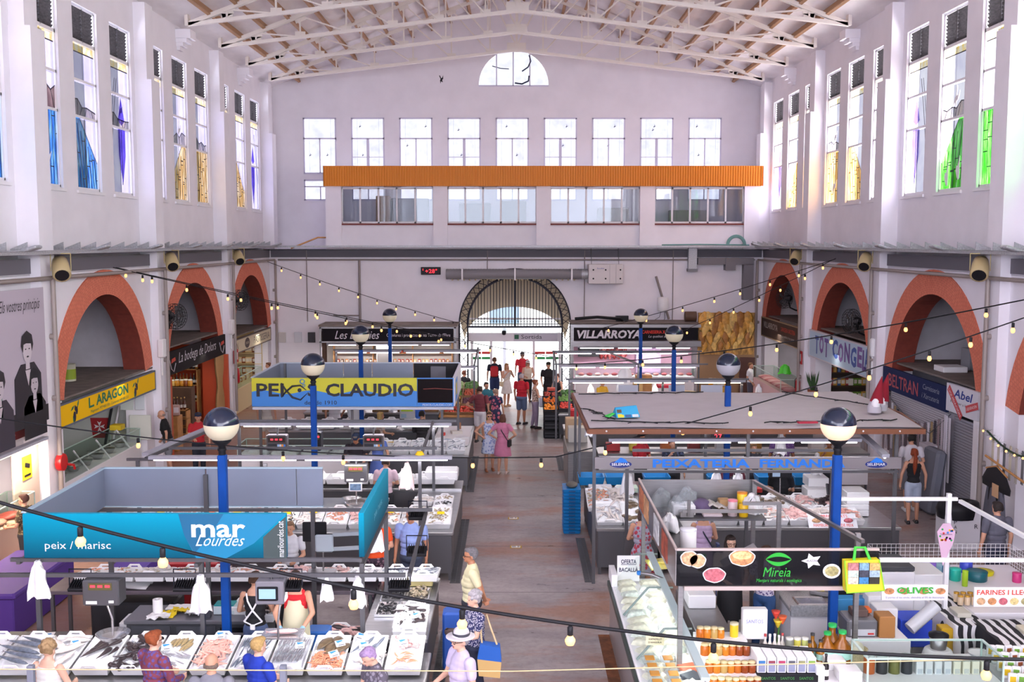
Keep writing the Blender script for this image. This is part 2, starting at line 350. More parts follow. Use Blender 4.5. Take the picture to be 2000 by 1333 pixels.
 if bot=='arc':
  arc=[(.5*fl-.8*fl*math.sin(t),z0+.2+3.0*t/3.14)for t in lin(.1,3.0,12)]
  for a,b in zip(arc,arc[1:]):
   if abs(a[0])<hw and abs(b[0])<hw:
    pp([(a[0],a[1]),(a[0]+.15,a[1]),(b[0]+.15,b[1]),(b[0],b[1])],8,.026);line(a,b,.022)
  pp([(-hw,z0+.6),(-hw+.2,z0+1.),(-hw+.2,z1-.1),(-hw,z1)]if fl>0 else[(hw,z0+.6),(hw,z1),(hw-.2,z1-.1),(hw-.2,z0+1.)],5,.016)
 fr=org+nn*.06
 def bar(x0,x1,z0,z1,d=.1):f.prism([(x0,z0),(x1,z0),(x1,z1),(x0,z1)],fr,r,u,d)
 bar(-hw-.02,-hw+.05,Zs[0],Zs[4]);bar(hw-.05,hw+.02,Zs[0],Zs[4]);bar(-hw,hw,Zs[0]-.05,Zs[0]+.05);bar(-hw,hw,Zs[4]-.03,Zs[4])
 for z in Zs[1:3]:bar(-hw,hw,z-.03,z+.03)
 bar(-hw,hw,Zs[3]-.05,Zs[3]+.03)
 w=struct('window_%d'%n,f,WHITE);g.build('stained_glass',mats,w)
 if ld.v:ld.build('lead_lines',LEAD,w)
 lv=MB()
 for i in range(9):
  z=Zs[3]+.06+i*.083;c=org+u*z+nn*.02
  lv.add([c-r*(hw-.06)+nn*.03+u*.05,c+r*(hw-.06)+nn*.03+u*.05,c+r*(hw-.06)-nn*.03-u*.05,c-r*(hw-.06)-nn*.03-u*.05],[(0,1,2,3)])
 lv.prism([(-.02,Zs[3]),(.02,Zs[3]),(.02,Zs[4]),(-.02,Zs[4])],org+nn*.06,r,u,.04)
 lv.build('louvre',LOUV,w)
DES={('l',18.3):[('c','brown','blue','b'),('c','brown','blue','d'),('c','brown','blue','b')],
       ('l',25.4):[('c','brown','blue','b'),('c','hill','blue','d'),('c','hill','spear','')],
       ('l',32.5):[('c','c','arc',''),('c','hill','amber','dm'),('c','hill','amber','')],
       ('l',39.6):[('c','c','amber',''),('c','c','amber','d'),('c','c','spear','m')],
       ('r',25.4):[('c','c','green','b'),('c','hill','green','dme'),('c','c','spear','m')],
       ('r',32.5):[('c','c','arc','m'),('c','c','amber','d'),('c','hill','amber','b')],
       ('r',39.6):[('c','c','amber',''),('c','c','amber','dm'),('c','c','spear','')]}
def wall_holes(mb,along,pos,th,a0,a1,z0,z1,holes):
 """wall slab with rectangular holes (a0,a1,z0,z1); along 'y' or 'x', slab from pos to pos+th"""
 def bx(p,q,r,s):
  if q-p<1e-4 or s-r<1e-4:return
  if along=='y':mb.box(pos,pos+th,p,q,r,s)
  else:mb.box(p,q,pos,pos+th,r,s)
 cur=a0
 for c in sorted({(h[0],h[1])for h in holes}):
  bx(cur,c[0],z0,z1);cz=z0
  for h in sorted([h for h in holes if(h[0],h[1])==c],key=lambda h:h[2]):bx(c[0],c[1],cz,h[2]);cz=h[3]
  bx(c[0],c[1],cz,z1);cur=c[1]
 bx(cur,a1,z0,z1)
wn=1
for side,x,sg,frame in(('l',XL,-1,LEFT),('r',XR,1,RIGHT)):
 up=MB();holes=[]
 for yb in BAYS:
  for k in(-2.25,0,2.25):holes.append((yb+k-.72,yb+k+.72,7.47,11.77))
 wall_holes(up,'y',x,sg*.35,-13,45.3,5.5,13.6,holes)
 struct('wall_'+('left' if sg<0 else 'right'),up,PLASTER)
 sills=MB()
 for yb in BAYS[3:]:
  des=DES.get((side,yb),[('c','hill','blue' if side=='l' else 'green','d')]*3)
  for i,k in enumerate((-2.25,0,2.25)):
   d=des[i]
   side_window(wn,x,yb+k,frame,side,d);wn+=1
   sills.box(x-sg*.05,x+sg*.2,yb+k-.8,yb+k+.8,7.40,7.47)
 struct('trim_%d'%(2+(sg>0)),sills,WHITE)
pil={}
for sg in(-1,1):
 xw=XL if sg<0 else XR;xp=xw-sg*.45;xa=xw-sg*.23;nm='left' if sg<0 else 'right'
 pm=MB()
 for yb in BAYS+[46.7]:
  ys=yb-HALF-.65
  pm.box(xw,xp,ys,ys+.65,0,10.6);pm.box(xw,xw-sg*.32,ys+.03,ys+.62,10.6,12.62)
  ym=yb
  for j,(dd,zz)in enumerate(((.45,12.62),(.32,12.36),(.2,12.25),(.1,12.14))):pm.box(xw,xw-sg*dd,ym-.28+j*.03,ym+.28-j*.03,zz-(.26 if j==0 else .12),zz)
 struct('trim_pilasters_'+nm,pm,PLASTER)
 lw=MB();ar=MB();jm=MB();cz,Ro,Ri=2.4,3.2,2.6
 for yb in BAYS[3:]:
  angs=lin(math.asin((2.9-cz)/Ro),math.pi-math.asin((2.9-cz)/Ro),29)
  po=[(yb-Ro*math.cos(a),cz+Ro*math.sin(a))for a in angs];pi_=[(yb-Ri*math.cos(a),cz+Ri*math.sin(a))for a in angs]
  for i in range(28):
   (y0,z0),(y1,z1)=po[i],po[i+1]
   lw.add([(xa,y0,z0),(xa,y1,z1),(xa,y1,5.6),(xa,y0,5.6)],[(0,1,2,3)])
   (a0,b0),(a1,b1)=pi_[i],pi_[i+1];xf=xa-sg*.03;xb=xa+sg*.55
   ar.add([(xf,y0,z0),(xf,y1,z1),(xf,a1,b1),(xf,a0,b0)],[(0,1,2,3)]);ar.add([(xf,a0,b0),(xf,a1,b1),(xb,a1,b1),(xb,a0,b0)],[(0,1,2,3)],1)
   ar.add([(xf,y0,z0),(xf,y1,z1),(xa,y1,z1),(xa,y0,z0)],[(0,1,2,3)])
   ar.add([(xb,y0,z0),(xb,y1,z1),(xb,a1,b1),(xb,a0,b0)],[(0,1,2,3)])
  for s2 in(-1,1):
   e=po[0]if s2<0 else po[-1];i0=pi_[0]if s2<0 else pi_[-1]
   ar.add([(xa-sg*.03,e[0],2.9),(xa-sg*.03,i0[0],2.9),(xa+sg*.55,i0[0],2.9),(xa+sg*.55,e[0],2.9)],[(0,1,2,3)])
   lw.add([(xa,e[0],2.9),(xa,yb+s2*HALF,2.9),(xa,yb+s2*HALF,5.6),(xa,e[0],5.6)],[(0,1,2,3)])
   jm.box(xa,xa+sg*.55,yb+s2*2.62,yb+s2*HALF,0,2.895)
  lw.box(xa,xa+sg*.5,yb-HALF,yb+HALF,5.59,5.62)
 struct('wall_arcade_'+nm,lw,PLASTER);struct('trim_jambs_'+nm,jm,PLASTER)
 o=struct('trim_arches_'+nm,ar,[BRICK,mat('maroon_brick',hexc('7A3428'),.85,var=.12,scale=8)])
 uv=o.data.uv_layers.new(name='UVMap');me=o.data
 for p in me.polygons:
  for li in p.loop_indices:
   c=me.vertices[me.loops[li].vertex_index].co;yb=min(BAYS,key=lambda b:abs(b-c.y));a=math.atan2(c.z-cz,c.y-yb);rr=math.hypot(c.z-cz,c.y-yb)
   uv.data[li].uv=(rr*.5+c.x*.6,a*2.6)
 bk=MB();xo=xw+sg*3.1
 bk.box(xo,xo+sg*.2,-13,44,0,6.3)
 for yb in BAYS[3:]+[46.7]:bk.box(xw,xo,yb-HALF-.5,yb-HALF-.15,0,6.2)
 bk.box(xw+sg*.1,xo,-13,44,5.9,6.1)
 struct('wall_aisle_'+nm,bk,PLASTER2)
 bd=MB()
 for yb in BAYS[3:]:bd.box(xa-sg*.02,xa,yb-HALF,yb+HALF,5.62,5.93)
 struct('trim_band_'+nm,bd,cm('6C6870',.7))
 lg=MB();xl=xp-sg*.32
 lg.box(xl,xl+sg*.06,-12.9,42,6.02,6.09);lg.box(xl,xw,-12.9,42,6.085,6.095)
 br=MB()
 for yb in BAYS[3:]:
  for j in range(8):
   y=yb-3.4+j*.9
   if j%4==2:lg.rbox((xl-sg*.02,y,6.12),(.42,.3,.07),(0,sg*.3,0),.02)
   br.prism([(0,0),(.42,0),(0,.17)]if sg>0 else[(-.42,0),(0,0),(0,.17)],(xl+sg*.42 if sg<0 else xl,y,6.1),(1,0,0),(0,0,1),.02)
 struct('trim_ledge_'+nm,lg,GALV);struct('trim_brackets_'+nm,br,GALV)
 pp=MB();xq=xp-sg*.08
 pp.tube([(xq,-12,5.52),(xq,42.4,5.52)],.045,10)
 for yb in BAYS[3:]+[46.0]:
  yv=yb-HALF-.33
  pp.tube([(xq-sg*.02,yv,5.5),(xq-sg*.02,yv,.4)],.05,8)
  for z in(1.6,3.0,4.3):pp.tube([(xq-sg*.02,yv,z),(xq+sg*.1,yv,z)],.06,8)
 struct('trim_pipes_'+nm,pp,mat('pipe_grey',hexc('9A8F8A'),.5,.2))
def zroof(x):return 16.62-.378*abs(x-XC)
rf=MB()
for sg in(-1,1):
 xe=XL-.4 if sg<0 else XR+.4
 pts=[(XC,-13,zroof(XC)),(XC,45.3,zroof(XC)),(xe,45.3,zroof(xe)),(xe,-13,zroof(xe))]
 rf.add(pts+[(x,y,z+.12)for x,y,z in pts],[(0,1,2,3),(4,5,6,7),(0,1,5,4),(2,3,7,6),(0,3,7,4),(1,2,6,5)])
struct('ceiling',rf,mat('roof_boards',(.9,.87,.89),.75,var=.08,scale=2.5,stretch=(1,.3,1),bump=.35))
pu=MB()
for sg in(-1,1):
 for k in range(12):
  x=XC+sg*(.35+k*.80);zt=zroof(x);a=math.atan(.378)*sg
  pu.rbox((x,16.2,zt-.13),(.10,58,.22),(0,a,0))
struct('trim_purlins',pu,WOOD)
for yt in[21.125,24.7,28.25,31.8,35.35,38.9,42.5]:
 t=MB();jb=12.66;jc=13.82;xe0,xe1=XL+.42,XR-.42
 def zb(x):return jc-(jc-jb)*abs(x-XC)/(xe1-XC)
 def ztop(x):return zroof(x)-.27
 for sg in(-1,1):
  xe=XC+sg*9.78
  for s in(-.06,.06):
   t.bar((XC,yt+s,zb(XC)),(xe,yt+s,zb(xe)),.025,.09);t.bar((XC,yt+s,ztop(XC)),(xe,yt+s,ztop(xe)),.025,.11)
  t.bar((XC,yt,zb(XC)-.05),(xe,yt,zb(xe)-.05),.13,.02);t.bar((XC,yt,ztop(XC)+.07),(xe,yt,ztop(xe)+.07),.13,.02)
  xs=[XC+sg*q for q in(0,1.05,2.58,4.1,5.63,7.15,8.6)]
  for i,x in enumerate(xs):
   if i:t.bar((x,yt,zb(x)),(x,yt,ztop(x)),.055,.055)
   t.rbox((x,yt,zb(x)+.06),(.34,.02,.22));t.rbox((x,yt,ztop(x)-.08),(.36,.02,.22),(0,math.atan(.378)*sg,0))
   if i>1:t.bar((x,yt,ztop(x)),(xs[i-1],yt,zb(xs[i-1])),.06,.045)
  for q in(2.0,):t.bar((XC,yt,zb(XC)+.15),(XC+sg*1.05,yt,ztop(XC+sg*1.05)),.06,.06)
  t.rbox((xe,yt,zb(xe)+.12),(.1,.26,.34))
 t.bar((XC,yt,zb(XC)),(XC,yt,ztop(XC)),.09,.09);t.rbox((XC,yt,zb(XC)+.1),(.75,.03,.36));t.rbox((XC,yt,ztop(XC)-.1),(.7,.03,.36))
 struct('trim_truss',t,TRUSSW)
ew=MB();zt0,zt1,zl0,zl1=9.13,11.45,8.0,8.86
WX=[XC-.17+(k-4)*2.035 for k in range(9)]
cxl_=.07;holes=[]
for x in WX:holes+=[(x-.68,x+.68,zl0,zl1),(x-.68,x+.68,zt0,zt1)]
wall_holes(ew,'x',45,.3,XL-.35,XR+.35,5.9,12.4,holes)
ew.box(cxl_-1.47,cxl_+1.47,45,45.3,12.4,12.78)
cxl,rl=.07,1.47
n=24;ang=lin(math.pi,0,n+1)
arc=[(cxl+rl*math.cos(a),12.78+rl*math.sin(a))for a in ang]
xs=[XL-.35,cxl-rl];
def gq(x0,z0a,x1,z0b):
 ew.add([(x0,45,z0a),(x1,45,z0b),(x1,45,zroof(x1)+.05),(x0,45,zroof(x0)+.05)],[(0,1,2,3)])
gq(XL-.35,12.4,cxl-rl,12.4)
for(a,b),(c,d)in zip(arc,arc[1:]):gq(a,b,c,d)
gq(cxl+rl,12.4,XC+3,12.4);gq(XC+3,12.4,XR+.35,12.4)
struct('wall_back',ew,PLASTER)
sk=tinted('white_back_glass',[(.3,(.40,.38,.44)),(.7,(.55,.53,.55))],2,(1,1,1))
for i,x in enumerate(WX):
 f=MB()
 for a,b,c,d in((-.70,-.64,zt0,zt1),(.64,.70,zt0,zt1),(-.7,.7,zt1-.05,zt1+.02),(-.7,.7,zt0-.03,zt0+.04),(-.7,.7,10.56,10.62),(-.025,.025,zt0,10.6),
                       (-.70,-.64,zl0,zl1),(.64,.7,zl0,zl1),(-.7,.7,zl0-.03,zl0+.05),(-.7,.7,zl1-.05,zl1+.02),(-.7,.7,8.55,8.6),(-.025,.025,zl0,8.57)):f.box(x+a,x+b,44.98,45.06,c,d)
 if i%2:f.box(x-.64,x+.64,44.99,45.05,9.80,9.83);f.box(x-.06,x+.06,44.99,45.05,zt0,10.6)
 w=struct('window_%d'%wn,f,ALU);wn+=1
 MB().poly([(x-.68,45.03,zt0),(x+.68,45.03,zt0),(x+.68,45.03,zt1),(x-.68,45.03,zt1)]).poly([(x-.68,45.03,zl0),(x+.68,45.03,zl0),(x+.68,45.03,zl1),(x-.68,45.03,zl1)]).build('pane',sk,w)
 mk=MB();rg=random.Random(i)
 for _ in range(2):mk.prism([(.1*q,.16*p)for q,p in SWALLOW],(x+rg.uniform(-.45,.45),45.02,rg.choice((11.1,10.95,10.3,9.9))),X_,Z_,.006)
 mk.box(x-.45,x-.445,45.02,45.025,zt0,zt1);mk.box(x+.46,x+.465,45.02,45.025,zt0,zt1);mk.build('lead_lines',cm('5A5478',.7),w)
f=MB()
for x in(-.72,-.02,.68):f.box(cxl+x-.025,cxl+x+.025,44.97,45.05,12.78,12.78+math.sqrt(rl*rl-x*x))
f.box(cxl-rl,cxl+rl,44.97,45.05,12.75,12.81)
w=struct('window_%d'%wn,f,ALU);wn+=1
p=MB();p.poly([(a,45.04,b)for a,b in arc[::-1]]);p.build('pane',sk,w)
mk=MB()
mk.tube([(cxl+.65,44.99,14.05),(cxl+.72,44.99,13.8),(cxl+.6,44.99,13.55),(cxl+.35,44.99,13.38)],.03,6);mk.tube([(cxl+.65,44.99,13.2),(cxl+.62,44.99,12.98),(cxl+.35,44.99,12.86),(cxl+.05,44.99,12.9)],.035,6)
mk.tube([(cxl-.9,44.99,13.6),(cxl-.55,44.99,13.5),(cxl-.2,44.99,13.48)],.02,6);mk.build('painted_motif',cm('2A3048',.7),w)
rw=MB();rw.box(XL-.4,XR+.4,-13.2,-12.9,0,17);struct('wall_rear',rw,PLASTER)
# ================================================================ lower end wall, gate, office, side shops
YB=42.8
BROWNW=mat('dark_wood',hexc('5A4030'),.6,var=.2,scale=4)
lw=MB();gx,gz,gr=.12,2.88,2.3
angs=lin(math.pi,0,29);ga=[(gx+gr*math.cos(a),gz+gr*math.sin(a))for a in angs]
def q4(x0,z0,x1,z1,zt=5.95):lw.add([(x0,YB,z0),(x1,YB,z1),(x1,YB,zt),(x0,YB,zt)],[(0,1,2,3)])
q4(XL-.3,0,gx-gr,0);q4(gx+gr,0,XR+.3,0)
for(a,b),(c,d)in zip(ga,ga[1:]):q4(a,b,c,d)
lw.box(XL,XR,YB,45,5.9,5.95)
struct('wall_back_lower',lw,PLASTER)
rv=MB();pr=[(gx-gr,0)]+ga+[(gx+gr,0)]
for(a,b),(c,d)in zip(pr,pr[1:]):rv.add([(a,YB,b),(c,YB,d),(c,YB+1.3,d),(a,YB+1.3,b)],[(0,1,2,3)])
a2=[(gx+2.1*math.cos(a),2.1+1.42*math.sin(a))for a in angs]
for(p,q),(r_,s_)in zip(zip(ga,ga[1:]),zip(a2,a2[1:])):rv.add([(p[0],YB+1.3,p[1]),(q[0],YB+1.3,q[1]),(s_[0],YB+1.3,s_[1]),(r_[0],YB+1.3,r_[1])],[(0,1,2,3)])
struct('trim_gateway',rv,mat('gateway_plaster',hexc('B9AC98'),.85))
ig=MB();R1,R2=2.27,1.93
def ap(r,a,y=YB-.02):return(gx+r*math.cos(a),y,gz+r*math.sin(a))
for r,w in((R1,.03),(R2,.05)):ig.tube([ap(r,a)for a in lin(math.pi,0,33)],w,6)
na=26
for i in range(na):
 a,b=math.pi*(1-i/na),math.pi*(1-(i+1)/na)
 ig.tube([ap(R1,a),ap(R2,b)],.014,5);ig.tube([ap(R2,a),ap(R1,b)],.014,5)
for s in(-1,1):
 for i in range(7):
  z0,z1=.1+i*.39,.1+(i+1)*.39;xo,xi=gx+s*R1,gx+s*R2
  ig.tube([(xo,YB-.02,z0),(xi,YB-.02,z1)],.014,5);ig.tube([(xi,YB-.02,z0),(xo,YB-.02,z1)],.014,5)
 for x in(R1,R2):ig.tube([(gx+s*x,YB-.02,0),(gx+s*x,YB-.02,gz)],.035,6)
for i in range(-14,15):
 x=i*.125
 ig.tube([(gx+x,YB-.02,gz-.1),(gx+x,YB-.02,gz+math.sqrt(R2*R2-x*x))],.016 if i else .045,5);ig.ball((gx+x,YB-.02,gz+.12),.03,6,4)
ig.box(gx-R2,gx+R2,YB-.05,YB+.01,gz-.14,gz-.06);ig.box(gx-R2,gx+R2,YB-.04,YB,gz+.0,gz+.03)
gt=one('iron_gate',ig,BLACKM,'black wrought iron gate head with lattice band filling the arch over the exit','gate')
dr=MB()
for x in(-1.78,-.98,.78,1.86):dr.box(gx+x-.05,gx+x+.05,YB+.35,YB+.45,0,2.5)
dr.box(gx-1.95,gx+1.95,YB+.30,YB+.5,2.15,2.5);dr.box(gx-1.95,gx+1.95,YB+.34,YB+.44,3.05,3.12)
d1=struct('door_1',dr,WHITE)
gl=MB()
for x0,x1,z0,z1 in((-1.78,-.98,0,2.15),(.78,1.86,0,2.15),(-1.78,1.86,2.5,3.05)):gl.box(gx+x0,gx+x1,YB+.39,YB+.4,z0,z1)
gl.build('glass_panel',CLEAR,d1)
for c,z in(('D22018',1.62),('12A04A',1.40)):
 b=MB()
 for x0,x1 in((-1.73,-1.4),(-1.37,-.98),(.83,1.25),(1.28,1.8)):b.box(gx+x0,gx+x1,YB+.375,YB+.385,z,z+.10)
 b.build('stripe',cm(c,.5),d1)
lr=thing('exit_lettering','grey header reading Sortida with a green square over the exit door','sign',(gx,YB+.29,2.2))
MB().box(gx-.05,gx+1.75,YB+.28,YB+.295,2.17,2.48).build('header',cm('C9C6CF',.5),lr)
text('Sortida',(gx+.26,YB+.28,2.26),.85,.17,cm('3A3A44'),lr);MB().box(gx-.02,gx+.16,YB+.272,YB+.278,2.25,2.43).build('symbol',cm('1C5A40'),lr)
one('dome_camera',MB().lathe([(.02,-.10),(.07,-.08),(.09,0),(.09,.07),(.05,.09)],(gx-.45,YB+.24,2.52),12),BLACK,'small black dome camera on the exit door header','camera')
ob=MB();ob.box(-9,9,56,57,0,9);struct('wall_street',ob,mat('street_facade',(.9,.88,.86),.9))
sg_=thing('street_shop_sign','dark shop front with white script lettering across the street','shop front',(.4,55.8,0))
MB().box(-1.6,2.6,55.7,55.95,2.9,4.4).build('fascia',cm('4A4C52'),sg_);text('Nulja',(-.9,55.7,3.75),2.,.6,WHITE,sg_,shear=.3)
MB().box(-1.2,.4,55.75,55.9,1.9,2.9).build('window_panel',cm('6A7A8A'),sg_)
pp=MB();pp.lathe([(.09,0),(.09,2.2),(.03,2.22)],(-.35,49,0),10);one('bollard_post',pp,GREY,'grey street post seen through the open exit door','post')
ofm=MB();cols=[(-7.5,-6.87),(-3.17,-2.6),(.98,1.55),(5.15,5.75),(9.35,9.94)];yo=YB-.12
for a,b in cols:ofm.box(a,b,yo-.15,YB+.3,5.95,8.6)
ofm.box(-7.5,9.94,yo,YB+.15,5.95,6.93);ofm.box(9.9,10.0,YB,45,5.95,8.6);ofm.box(-7.5,-7.4,YB,45,5.95,8.5)
ofm.box(-7.5,9.94,YB,45,8.95,9.05);ofm.box(-2.95,-2.85,YB+.3,45,6,8.9);ofm.box(5.4,5.5,YB+.3,45,6,8.9)
struct('wall_office',ofm,PLASTER)
bm=MB();zb0,zb1=8.47,9.27
k=0;x=-7.55
while x<9.98:
 bm.add([(x,yo-.30,zb0),(x+.035,yo-.30,zb0),(x+.05,yo-.265,zb0),(x+.085,yo-.265,zb0),(x+.1,yo-.30,zb0),(x,yo-.30,zb1),(x+.035,yo-.30,zb1),(x+.05,yo-.265,zb1),(x+.085,yo-.265,zb1),(x+.1,yo-.30,zb1)],
           [(i,i+1,i+6,i+5)for i in range(4)]);x+=.1
bm.box(-7.55,9.98,yo-.25,YB,zb1-.02,zb1);bm.box(-7.55,9.98,yo-.25,YB,zb0,zb0+.02)
for x in(-7.55,9.96):bm.box(x,x+.02,yo-.3,YB,zb0,zb1)
fx=struct('trim_office_fascia',bm,mat('orange_sheet',hexc('E08A14'),.5))
for i in range(4):
 a,b=cols[i][1],cols[i+1][0];z0,z1=6.99,8.43;f=MB()
 n=5
 for j in range(n+1):
  x=a+(b-a)*j/n;f.box(x-.035,x+.035,yo+.02,yo+.1,z0,z1)
 f.box(a,b,yo+.02,yo+.1,z0,z0+.07);f.box(a,b,yo+.02,yo+.1,z1-.07,z1)
 w=struct('window_office_%d'%(i+1),f,mat('office_aluminium',(.72,.71,.74),.4));MB().box(a,b,yo+.055,yo+.062,z0,z1).build('pane',OFFGL,w)
 s=MB();s.box(a-.03,b+.03,yo-.08,yo+.1,6.92,6.985);s.build('window_sill',cm('7A3A34'),w)
rg=random.Random(3)
for lab,x0,x1,h,c in(('tall tan cabinet behind the first office window',-5.7,-5.1,2.2,'B08A60'),('dark cabinet row behind the first office window',-5.05,-3.5,2.1,'34363C'),('grey filing cabinet behind the second office window',-2.2,-.9,1.9,'56585E'),
                         ('charcoal cupboard at the middle of the second office window',-.5,.6,2.0,'3C3E44'),('grey cupboard behind the third office window',3.6,4.9,1.7,'8A877F'),('pale cupboard behind the fourth office window',6.6,8.2,1.6,'A39F95')):
 m=MB();m.rbox(((x0+x1)/2,YB+1.7,5.96+h/2),(x1-x0,.45,h),b=.02);m.box(x0+(x1-x0)/2-.01,x0+(x1-x0)/2+.01,YB+1.465,YB+1.48,6.1,5.95+h-.1)
 one('office_cabinet',m,cm(c),lab,'cabinet')
hr=MB();hr.tube([(-9.0,YB+.1,5.98),(-7.9,YB+.1,6.42),(-7.45,YB+.1,6.42)],.035,6);one('stair_handrail',hr,PINE,'brown sloping handrail beside the office at the top of the stairs','handrail')
b=MB();b.box(XL+.3,XR-.3,YB-.03,YB,5.62,5.93);struct('trim_band_back',b,cm('5C5A62',.7))
b=MB();b.box(XL+.3,XR-.3,YB-.75,YB-.69,6.02,6.09);b.box(XL+.3,XR-.3,YB-.7,YB,6.085,6.095);struct('trim_ledge_back',b,GALV)
b=MB();b.tube([(XL+.6,YB-.08,5.52),(XR-.6,YB-.08,5.52)],.035,8)
for x in(-8.35,-1.0,2.95,6.55):b.tube([(x,YB-.04,5.9),(x,YB-.04,3.0)],.018,6)
b.tube([(-6.2,YB-.07,5.5),(-6.2,YB-.07,3.0)],.05,8);b.tube([(-7.3,YB-.07,3.25),(-6.2,YB-.07,3.25)],.03,6);b.tube([(5.85,YB-.1,4.85),(6.4,YB-.1,3.1)],.05,6)
struct('trim_pipes_back',b,mat('pipe_taupe',hexc('8A807E'),.5,.2))
du=MB();yd=YB-.45
rings=[]
for i,x in enumerate(lin(-2.66,2.8,90)):r=.205+(.008 if i%2 else 0);rings.append([(x,yd+r*math.cos(t),4.95+r*math.sin(t))for t in lin(0,2*math.pi,19)[:-1]])
du.loft(rings,0,True)
d=thing('air_duct','long grey ribbed air duct hanging above the gate arch','air duct',(0,yd,4.7));du.build('tube',mat('duct_fabric',hexc('7E7B80'),.6),d)
for x in(-2.0,.12,2.4):MB().box(x-.03,x+.03,yd-.23,yd+.3,4.71,5.18).build('strap',WHITE,d)
nz=MB()
for x in lin(-2.4,2.5,22):nz.lathe([(.025,-.06),(.035,0)],(x,yd-.05,4.75),6)
nz.build('nozzles',cm('C8B898'),d)
MB().lathe([(.21,0),(.21,.25)],(0,0,0),18).xf(Matrix.Translation((2.80,yd,4.95))@Matrix.Rotation(math.pi/2,4,'Y')).build('end_collar',GALV,d)
u=thing('ventilation_unit','pale grey ventilation unit box with knobs on the wall above the gate','ventilation unit',(3.75,yd,4.6))
MB().rbox((3.75,yd,4.96),(1.38,.7,.78),b=.02).build('body',cm('CFC9C9',.5),u)
kn=MB();
for x in(3.25,3.74,4.33):
 for z in(4.78,5.13):kn.lathe([(.035,0),(.035,.03)],(0,0,0),8);kn.xf(Matrix.Translation((x,yd-.35,z))@Matrix.Rotation(math.pi/2,4,'X'),len(kn.v)-16)
kn.build('knobs',BLACK,u);dl=MB()
for x in(3.9,4.15):dl.box(x,x+.012,yd-.355,yd-.35,4.58,5.34)
dl.build('panel_seams',GREY,u);text('Soudair',(3.4,yd-.35,5.16),.3,.06,cm('3050A0'),u)
MB().tube([(3.2,yd,5.35),(3.2,YB-.1,6.0)],.012,5).tube([(4.3,yd,5.35),(4.3,YB-.1,6.0)],.012,5).build('hanger',DSTEEL,u)
t=thing('temperature_display','black clock panel with red digits reading 28 degrees on the end wall','display',(-3.3,YB-.12,4.9))
MB().rbox((-3.3,YB-.08,5.07),(.80,.12,.31),b=.01).build('case',BLACK,t);RED=mat('red_digits',(1,.03,.05),.5,emit=2.2)
text('+28°',(-3.52,YB-.14,4.98),.48,.17,RED,t);text('1',(-3.62,YB-.14,5.08),.02,.08,RED,t)
w=thing('water_heater','white round water heater hanging on the end wall','water heater',(6.12,YB-.25,3.45))
MB().lathe([(.05,-.03),(.2,-.02),(.225,.03),(.225,.52),(.19,.56),(.05,.57)],(6.12,YB-.26,3.45),20).build('tank',WHITEP,w)
MB().tube([(6.05,YB-.25,3.44),(6.0,YB-.2,3.2),(5.7,YB-.15,3.0)],.012,5).tube([(6.2,YB-.25,3.44),(6.22,YB-.2,3.15),(6.1,YB-.15,2.9)],.012,5).build('hose',DSTEEL,w)
v=thing('cable_tray_drop','grey perforated metal tray dropping below the grey band on the right','cable tray',(7.3,YB-.2,5.0))
MB().box(7.13,7.47,YB-.3,YB-.03,5.15,6.0).build('tray',GALV,v);MB().box(7.1,7.5,YB-.34,YB,5.05,5.16).build('tray_end',DSTEEL,v)
vd=MB();vd.box(8.6,9.0,YB-.45,YB-.02,5.1,5.6);vd.box(9.35,9.75,YB-.4,YB-.02,3.9,5.35);vd.box(7.5,9.75,YB-.4,YB-.02,5.33,5.6);one('ventilation_channel',vd,cm('77747A',.6),'grey boxed ventilation channel in the right corner of the end wall','duct')
hs=MB();
for r in(.30,.34,.38):hs.tube([(8.97+r*math.cos(a),YB-.62,6.13+r*math.sin(a))for a in lin(0,math.pi,13)],.03,6)
hs.tube([(6.0,YB-.6,6.12),(7.5,YB-.62,6.14),(8.6,YB-.62,6.13),(9.5,YB-.6,6.12)],.03,6);one('garden_hose',hs,cm('6F9C98'),'coiled pale green hose lying on the ledge below the office','hose')
def horn(x,y,z,rz,lab):
 t=thing('horn_loudspeaker',lab,'loudspeaker',(x,y,z),'horn loudspeakers along the arcades',rz)
 b=MB();b.lathe([(.05,-.26),(.15,-.25),(.17,-.1),(.185,.22),(.15,.24)],(0,0,0),16);b.xf(Matrix.Rotation(math.radians(125),4,'X'));b.build('body',cm('B7A57A',.5),t)
 b=MB();b.lathe([(.14,.0),(.02,-.05)],(0,0,0),16);b.xf(Matrix.Rotation(math.radians(125),4,'X')@Matrix.Translation((0,0,.242)));b.build('grille',BLACK,t)
 b=MB();b.box(-.2,-.185,-.03,.03,-.05,.32);b.box(.185,.2,-.03,.03,-.05,.32);b.box(-.2,.2,-.03,.03,.3,.32);b.build('bracket',cm('A89868'),t);return t
for x,y,lab in((-9.35,21.8,'beige horn loudspeaker at the pilaster beside the photo banner'),(-9.35,28.9,'beige horn loudspeaker above the pilaster between yellow sign and wine shop'),(-9.35,36,'beige horn loudspeaker on the left pilaster nearest the end wall'),
                  (9.7,21.8,'beige horn loudspeaker on the right pilaster by the liquidation sign'),(9.7,28.9,'beige horn loudspeaker above the pilaster beside the frozen food sign'),(9.7,36,'beige horn loudspeaker on the right pilaster nearest the end wall')):
 horn(x,y,5.72,math.radians(-28 if x<0 else 28)*-1,lab)
